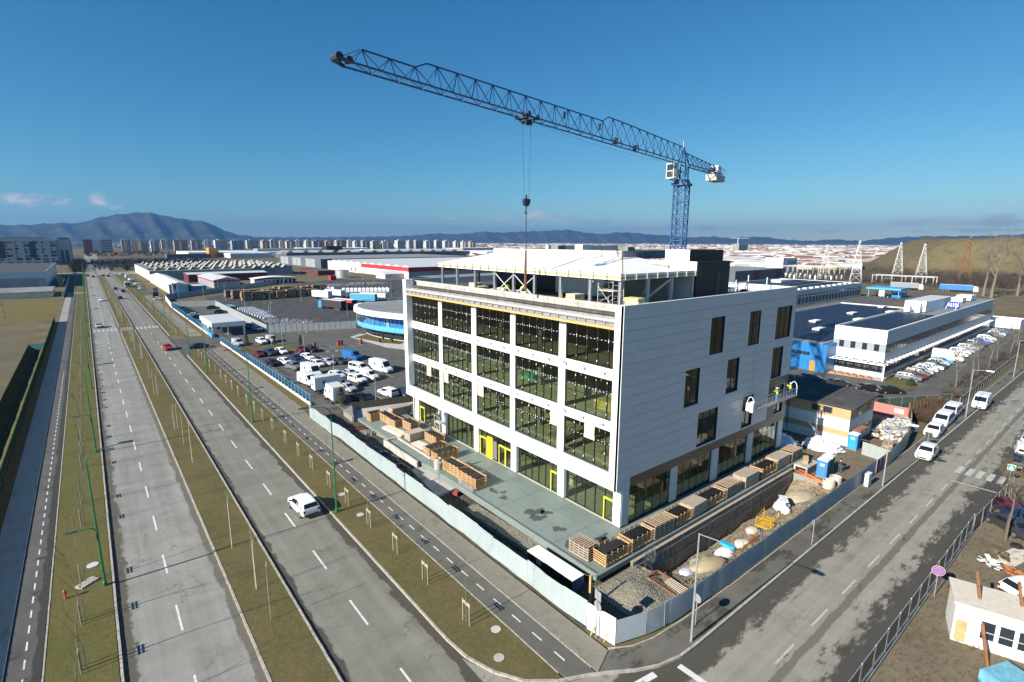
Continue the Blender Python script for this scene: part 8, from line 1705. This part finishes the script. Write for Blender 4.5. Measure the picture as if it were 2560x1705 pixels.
# mountains round the plain
def mountain(name, prof, d, seed, mt, foot=1800):
    rg_ = random.Random(seed); m__ = MB(); az0, az1 = prof[0][0], prof[-1][0]; n = int((az1-az0)*5); rows = 9; V = []
    ph = [rg_.uniform(0, 6.28) for _ in range(8)]
    for i in range(n+1):
        a = az0+(az1-az0)*i/n
        for (p, e0), (q, e1) in zip(prof, prof[1:]):
            if p <= a <= q: el = e0+(e1-e0)*(a-p)/(q-p); break
        el += .035*sin(a*5.1+ph[0])+.02*sin(a*13+ph[1]); H_ = max(5, d*math.tan(radians(el))+27)
        for j in range(rows+1):
            t = j/rows; dd = d-foot*(1-t)+160*sin(a*3+t*5+ph[2])*t*(1-t)*4; s = t**1.25*(1+.16*sin(a*6+t*9+ph[3])*(1-t)+.10*sin(a*15+t*4+ph[4])*(1-t)); r2_ = radians(a); V.append((-35.5+dd*sin(r2_), -28.8+dd*cos(r2_), H_*min(s, 1)-2 if j else -4))
        r2_ = radians(a); V.append((-35.5+(d+foot)*sin(r2_), -28.8+(d+foot)*cos(r2_), -4))
    R_ = rows+2; m__.add(V, [(i*R_+j, (i+1)*R_+j, (i+1)*R_+j+1, i*R_+j+1) for i in range(n) for j in range(R_-1)]); return struct(m__.build(name, mt, smooth=True))
t = NT('mountain_forest'); mtf = t.fin(t.mix(t.step(t.noise(t.pos(), .004, 6, .65), .4, .62), (.030, .036, .026), (.062, .060, .045)), .95, 0, .05)
mountain('mountain_west', [(-24, .9), (-16, 1.3), (-9, 1.15), (-4.8, 1.09), (-3.3, 1.13), (-1.6, 1.32), (.1, 1.36), (1.1, 1.75), (2.3, 2.08), (4.3, 2.38), (5.1, 2.34), (6.3, 2.06), (8, 1.79), (9.1, 1.7), (10.6, .93), (11.5, .57), (13.3, .32), (16, .1), (18, 0)], 9500, 1, mtf, 2200)
mountain('mountain_north', [(10, .1), (14, .3), (20, .35), (26.2, .45), (28.4, .55), (30.8, .8), (32.4, .7), (34.6, .84), (35.7, 1.0), (37.4, .9), (39.8, 1.0), (42.4, 1.09), (44.7, 1.21), (46.5, .93), (48.4, .76), (49.9, .96), (51.6, .9), (53.4, .71), (55.2, .65), (56.9, .44), (59.3, .53), (60.8, .39), (62, .5), (64, .5), (66, .2)], 12000, 2, mtf)
mountain('mountain_east', [(60, .1), (62, .4), (65.1, .27), (67.9, .12), (69.8, .28), (71.9, .13), (74.3, .43), (76.6, .54), (80.2, .55), (82.4, .67), (90, .8), (100, .7)], 13000, 3, mtf)
t = NT('haze_air'); t.n.remove(t.b); pv_ = t.node('ShaderNodeVolumePrincipled'); pv_.inputs['Color'].default_value = (.20, .48, .92, 1); pv_.inputs['Density'].default_value = 7.5e-5; pv_.inputs['Anisotropy'].default_value = .6; t.l.new(pv_.outputs[0], t.out.inputs['Volume'])
hz = MB().box(-15000, 15000, -2500, 15500, -6, 470).build('haze', t.mat); hz['kind'] = 'stuff'; hz['label'] = 'thin blue winter haze over the plain'

# ================================================================== PEOPLE AND SCAFFOLDS
m_skin = M('skin', (.45, .28, .20), .6, .08); m_boot = M('boots', (.03, .025, .02), .8, .1)
def person(label, loc, rz, J_, jacket, trousers, hat=None, hair=(.03, .02, .015), seated=False):
    """one skinned body grown from a posed skeleton, facing local +X"""
    P = dict(pel=(0, 0, .95), wai=(0, 0, 1.12), che=(.01, 0, 1.36), nec=(.02, 0, 1.52), hea=(.04, 0, 1.64), top=(.03, 0, 1.74), hiL=(0, .1, .90), hiR=(0, -.1, .90), knL=(.04, .11, .5), knR=(.04, -.11, .5), anL=(0, .11, .09), anR=(0, -.11, .09), toL=(.17, .13, .04), toR=(.17, -.13, .04),
             shL=(0, .19, 1.43), shR=(0, -.19, 1.43), elL=(-.02, .26, 1.15), elR=(-.02, -.26, 1.15), wrL=(.08, .27, .92), wrR=(.08, -.27, .92)); P.update(J_)
    for s in 'LR':
        w_, e_ = Vector(P['wr'+s]), Vector(P['el'+s]); d = (w_-e_).normalized(); sd = d.cross(Vector((1, 0, .3))).normalized(); P['pa'+s] = tuple(w_+d*.08)
        for k, (o, l) in enumerate(((-.035, .07), (-.012, .085), (.012, .08), (.035, .065))): P['f%d%s' % (k, s)] = tuple(w_+d*(.08+l)+sd*o)
        P['th'+s] = tuple(w_+d*.06+sd*.065)
    rad = dict(pel=.15, wai=.135, che=.16, nec=.06, hea=.1, top=.075, hiL=.1, hiR=.1, knL=.07, knR=.07, anL=.05, anR=.05, toL=.045, toR=.045, shL=.075, shR=.075, elL=.055, elR=.055, wrL=.038, wrR=.038, paL=.036, paR=.036)
    E = [('pel', 'wai'), ('wai', 'che'), ('che', 'nec'), ('nec', 'hea'), ('hea', 'top')]
    for s in 'LR': E += [('pel', 'hi'+s), ('hi'+s, 'kn'+s), ('kn'+s, 'an'+s), ('an'+s, 'to'+s), ('che', 'sh'+s), ('sh'+s, 'el'+s), ('el'+s, 'wr'+s), ('wr'+s, 'pa'+s), ('wr'+s, 'th'+s)]+[('pa'+s, 'f%d%s' % (k, s)) for k in range(4)]
    ks_ = list(P); me = bpy.data.meshes.new('skel'); me.from_pydata([P[k] for k in ks_], [(ks_.index(a), ks_.index(b)) for a, b in E], [])
    o = bpy.data.objects.new('skel', me); C.objects.link(o); sm = o.modifiers.new('skin', 'SKIN'); sm.use_smooth_shade = True; sb = o.modifiers.new('sub', 'SUBSURF'); sb.levels = 1
    for i, k in enumerate(ks_): v = me.skin_vertices[0].data[i]; r_ = rad.get(k, .011); v.radius = (r_, r_*(1.25 if k in ('che', 'pel', 'wai') else 1)); v.use_root = (k == 'pel')
    dg = bpy.context.evaluated_depsgraph_get(); body = bpy.data.meshes.new_from_object(o.evaluated_get(dg)); bpy.data.objects.remove(o); body.materials.clear()
    for m__ in (jacket, trousers, m_skin, m_boot): body.materials.append(m__)
    zone = dict(hea=2, top=2, nec=2, kn=1, hi=1, an=1, to=3, wr=2, pa=2, th=2, f0=2, f1=2, f2=2, f3=2, pel=1)
    for f in body.polygons: c = f.center; k = min(ks_, key=lambda q: (Vector(P[q])-c).length_squared-(.01 if q in ('che', 'wai') else 0)); f.material_index = zone.get(k, zone.get(k[:2], 0)); f.use_smooth = True
    e = thing('person', label, 'person', loc, rz); place('body', body, e); h = Vector(P['hea'])
    hm = MB(); n = 12; c = h+Vector((-.012, 0, .045)); hm.loft([[(c.x+r_*1.12*cos(2*pi*i/n), c.y+r_*sin(2*pi*i/n), c.z+z) for i in range(n)] for r_, z in ((.125, -.02), (.122, .03), (.10, .08), (.05, .11))]); hm.build('helmet' if hat else 'hair', hat or M('dark_hair', hair, .9, .2), e, smooth=True)
    fc_ = MB(); fc_.blob((h.x+.108, h.y, h.z-.01), (.02, .014, .022), 5, 3, 0); fc_.build('nose', m_skin, e)
    for s in (1, -1): MB().blob((h.x+.095, h.y+.035*s, h.z+.015), (.012, .014, .01), 6, 4, 0).build('eye', m_inkk, e); MB().blob((h.x, h.y+.098*s, h.z-.005), (.025, .012, .035), 6, 4, 0).build('ear', m_skin, e)
    MB().box(h.x+.088, h.x+.1, h.y-.025, h.y+.025, h.z-.055, h.z-.045).build('mouth', M('lips', (.3, .12, .1), .6, .05), e)
    return e
m_hiv = M('hi_vis_yellow', (.62, .75, .02), .6, .06); m_bluo = M('overall_blue', (.015, .05, .24), .8, .1); m_gsw = M('grey_sweater', (.32, .33, .38), .9, .1); m_dkj = M('dark_jacket', (.03, .032, .036), .85, .1); m_jean = M('worn_jeans', (.06, .09, .16), .9, .1); m_pale_t = M('pale_trousers', (.42, .46, .5), .9, .1); m_cyan = M('cyan_trousers', (.05, .3, .42), .8, .1); m_grn = M('green_jacket', (.10, .17, .10), .85, .1)
squat = dict(pel=(-.1, 0, .45), wai=(-.02, 0, .6), che=(.12, 0, .8), nec=(.2, 0, .93), hea=(.27, 0, 1.02), top=(.3, 0, 1.12), hiL=(-.08, .1, .45), hiR=(-.08, -.1, .45), knL=(.28, .14, .55), knR=(.3, -.14, .5), anL=(.1, .13, .09), anR=(.05, -.13, .09), toL=(.27, .14, .04), toR=(.22, -.14, .04), shL=(.12, .19, .85), shR=(.12, -.19, .85), elL=(.3, .25, .68), elR=(.3, -.25, .68), wrL=(.48, .15, .6), wrR=(.48, -.15, .6))
bend = dict(wai=(.1, 0, 1.08), che=(.3, 0, 1.2), nec=(.42, 0, 1.27), hea=(.5, 0, 1.3), top=(.58, 0, 1.34), shL=(.33, .19, 1.22), shR=(.33, -.19, 1.22), elL=(.45, .24, .97), elR=(.45, -.24, .97), wrL=(.55, .18, .75), wrR=(.55, -.18, .75))
reach = dict(elL=(.1, .4, 1.5), wrL=(.2, .55, 1.75), elR=(.2, -.25, 1.25), wrR=(.4, -.2, 1.2)); fix = dict(elL=(.2, .28, 1.3), wrL=(.4, .15, 1.45), elR=(.2, -.28, 1.3), wrR=(.4, -.15, 1.4)); walk = dict(knL=(.18, .1, .52), anL=(.2, .11, .09), toL=(.37, .12, .05), knR=(-.02, -.1, .5), anR=(-.22, -.11, .12), toR=(-.07, -.12, .05))
person('worker in a yellow vest crouching left of the hanging strap on the roof', (3.1, 19.6, 21.03), 2.9, bend, m_hiv, m_jean, M('helmet_dark', (.1, .1, .1), .5, .1)); person('worker in a yellow vest bending at the hanging strap on the roof', (3.0, 17.4, 21.03), -.2, bend, m_hiv, m_pale_t, M('helmet_pale', (.6, .62, .55), .5, .1)); person('worker in a grey sweater crouching right of the strap on the roof', (3.0, 15.9, 21.03), 1.9, squat, m_gsw, m_pale_t, None)
person('worker in yellow vest raising an arm on the hanging platform', (28.6, -.9, 8.16), pi/2+.4, reach, m_hiv, m_cyan, M('helmet_white', (.7, .7, .66), .5, .1)); person('worker in yellow vest at the far end of the hanging platform', (32.2, -.9, 8.16), pi/2, fix, m_hiv, m_bluo, MATS['helmet_white'])
person('man in dark jacket and jeans standing by the green toilet', (32.7, -7.3, .015), -.3, {}, m_dkj, m_jean, None); person('worker in green jacket and blue overalls walking toward the scaffold', (-.6, 32.6, SLAB), -.6, walk, m_grn, m_bluo, None); person('worker in blue trousers standing high on the scaffold at the white column', (-.1, 31.0, 3.0), 0, fix, m_gsw, m_bluo, MATS['helmet_white'])
person('far worker in yellow vest beside the white shed', (209, 2.8, 0), 0, {}, m_hiv, m_bluo, None); person('far worker in orange clothes near the white shed', (207, -2.6, 0), 0, {}, M('orange_clothes', (.6, .12, .03), .7, .1), MATS['orange_clothes'], None); person('left pedestrian in dark clothes by the white saloon on the far footway', (-13.1, 260.3, K), 1.5, walk, m_dkj, m_dkj, None); person('right pedestrian in dark clothes by the white saloon on the far footway', (-12.5, 260.6, K), 1.5, walk, m_dkj, m_jean, None)
# hanging work platform on the side facade
pf = thing('hanging_platform', 'long suspended steel work platform in front of the side facade', 'work platform', (0, -.9, 8.1)); MB().box(22.3, 33.4, -.35, .35, 0, .05).build('deck', m_galv, pf)
for y in (-.35, .35):
    for z in (.12, .6, 1.05): MB().beam((22.3, y, z), (33.4, y, z), .045).build('rail', m_galv, pf)
    for i in range(16): MB().beam((22.3+i*.74, y, .05), (22.3+i*.74, y, 1.05), .04).build('upright', m_galv, pf)
    for i in range(15): MB().beam((22.3+i*.74, y, .1), (23.04+i*.74, y, .6), .025).build('diagonal', m_galv, pf)
for x in (22.1, 33.1): m_ = MB(); m_.path([(x, -.38, 0), (x, -.38, 1.3), (x, -.2, 1.75), (x, 0, 1.85), (x, .2, 1.75), (x, .38, 1.3), (x, .38, 0)], .04, 5); m_.build('stirrup', m_white, pf); MB().tube((x, 0, 1.8), (x, 0, 14.2), .018, n=4).build('wire_rope', m_cable, pf)
MB().box(21.7, 22.25, -.5, -.1, .15, 1.35).box(21.85, 22.2, .05, .4, .2, 1.1).build('hoist_motor', m_white, pf)
# scaffolds and insulation stacks
def scaffold(x, y, z, w_, d, h, label, rz=0, lv=(2.1,)):
    e = thing('scaffold', label, 'scaffold', (x, y, z), rz)
    for a in (-w_/2, w_/2):
        for b in (-d/2, d/2): MB().tube((a, b, 0), (a, b, h), .028, n=5).build('upright', m_steelw, e)
        for k in range(int(h/.5)): MB().tube((a, -d/2, .3+k*.5), (a, d/2, .3+k*.5), .018, n=4).build('rung', m_steelw, e)
    for b in (-d/2, d/2): MB().tube((-w_/2, b, .3), (w_/2, b, min(h, 2.1)), .018, n=4).build('brace', m_steelw, e); MB().tube((-w_/2, b, h-.1), (w_/2, b, h-.1), .022, n=4).build('guard_rail', m_steelw, e); MB().tube((-w_/2, b, h-1.2), (w_/2, b, .5), .018, n=4).build('brace', m_steelw, e)
    for q in lv: MB().box(-w_/2, w_/2, -d/2, d/2, q, q+.05).build('deck_board', m_pale, e)
scaffold(-.1, 30.9, SLAB, 1.5, .8, 3.1, 'white rolling scaffold tower at the front column of the office block', 1.5); scaffold(3.2, 4.3, 21.03, 2.2, 1.3, 2.7, 'white scaffold frame in the corner of the roof pavilion', 1.4, (1.7,))
m_ins = M('insulation_board', (.58, .54, .42), .9, .08, 2); m_ins2 = M('insulation_yellow', (.62, .52, .20), .9, .1, 2); rg = random.Random(6)
for x, y, l, w_, n, mt, lb in ((4.6, 28.8, 1.3, 1.2, 6, m_ins, 'pale insulation stack left of the second roof column'), (4.0, 26.8, 1.8, 1.2, 4, m_ins, 'low insulation stack between second and third roof column'), (3.6, 22.6, 1.6, 1.0, 4, m_ins, 'insulation stack left of the braced roof bay'), (3.0, 20.6, 1.0, 1.2, 6, m_ins, 'insulation stack beside the yellow vest worker on the roof'), (3.2, 18.3, 1.0, .9, 5, m_steelw, 'grey board stack between the two yellow vest workers'), (3.0, 16.5, .8, .8, 5, m_ins, 'pale board stack right of the hanging strap'), (3.4, 9.2, 1.4, 1.3, 7, m_ins2, 'yellow edged insulation stack near the right roof columns'), (2.9, 1.2, 1.1, 1.5, 9, m_ins2, 'tall wrapped insulation stack at the near roof corner')):
    e = thing('insulation_stack', lb, 'insulation', (x, y, 21.03))
    for k in range(n): MB().rbox(rg.uniform(-.06, .06), rg.uniform(-.06, .06), k*.15, k*.15+.14, l, w_, rg.uniform(-.06, .06)).build('board', mt if k % 3 else m_steelw if mt is m_ins2 else mt, e)
# things inside the building seen through the glass
for x, y, z, l, w_, n, mt, lb in ((4.2, 3.2, 5.97, 4.5, 2.4, 5, m_woodg, 'brown board stack inside the first floor corner bay'), (4.0, 10.6, 5.97, 5.0, 2.0, 4, m_woodg, 'brown board stack inside the second bay of the first floor'), (5, 4.6, 10.89, 4.0, 2.4, 5, m_ins2, 'yellowish sheet heap inside the second floor corner bay'), (6, 18.5, 10.89, 2.4, 2.2, 4, M('green_sheet', (.10, .42, .28), .6, .1), 'green covered stack inside the middle bay of the second floor'), (5, 25, SLAB+.01, 2.5, 2, 5, m_woodg, 'dark stack behind the ground floor glass of the fourth bay'), (4.5, 10, SLAB+.01, 1.6, 1.6, 6, wrp, 'white wrapped stack behind the ground floor glass of the second bay')):
    e = thing('inside_stack', lb, 'stack', (x, y, z), .1)
    for k in range(n): MB().rbox(rg.uniform(-.1, .1), rg.uniform(-.1, .1), k*.17, k*.17+.15, l, w_, rg.uniform(-.08, .08)).build('board', mt, e)
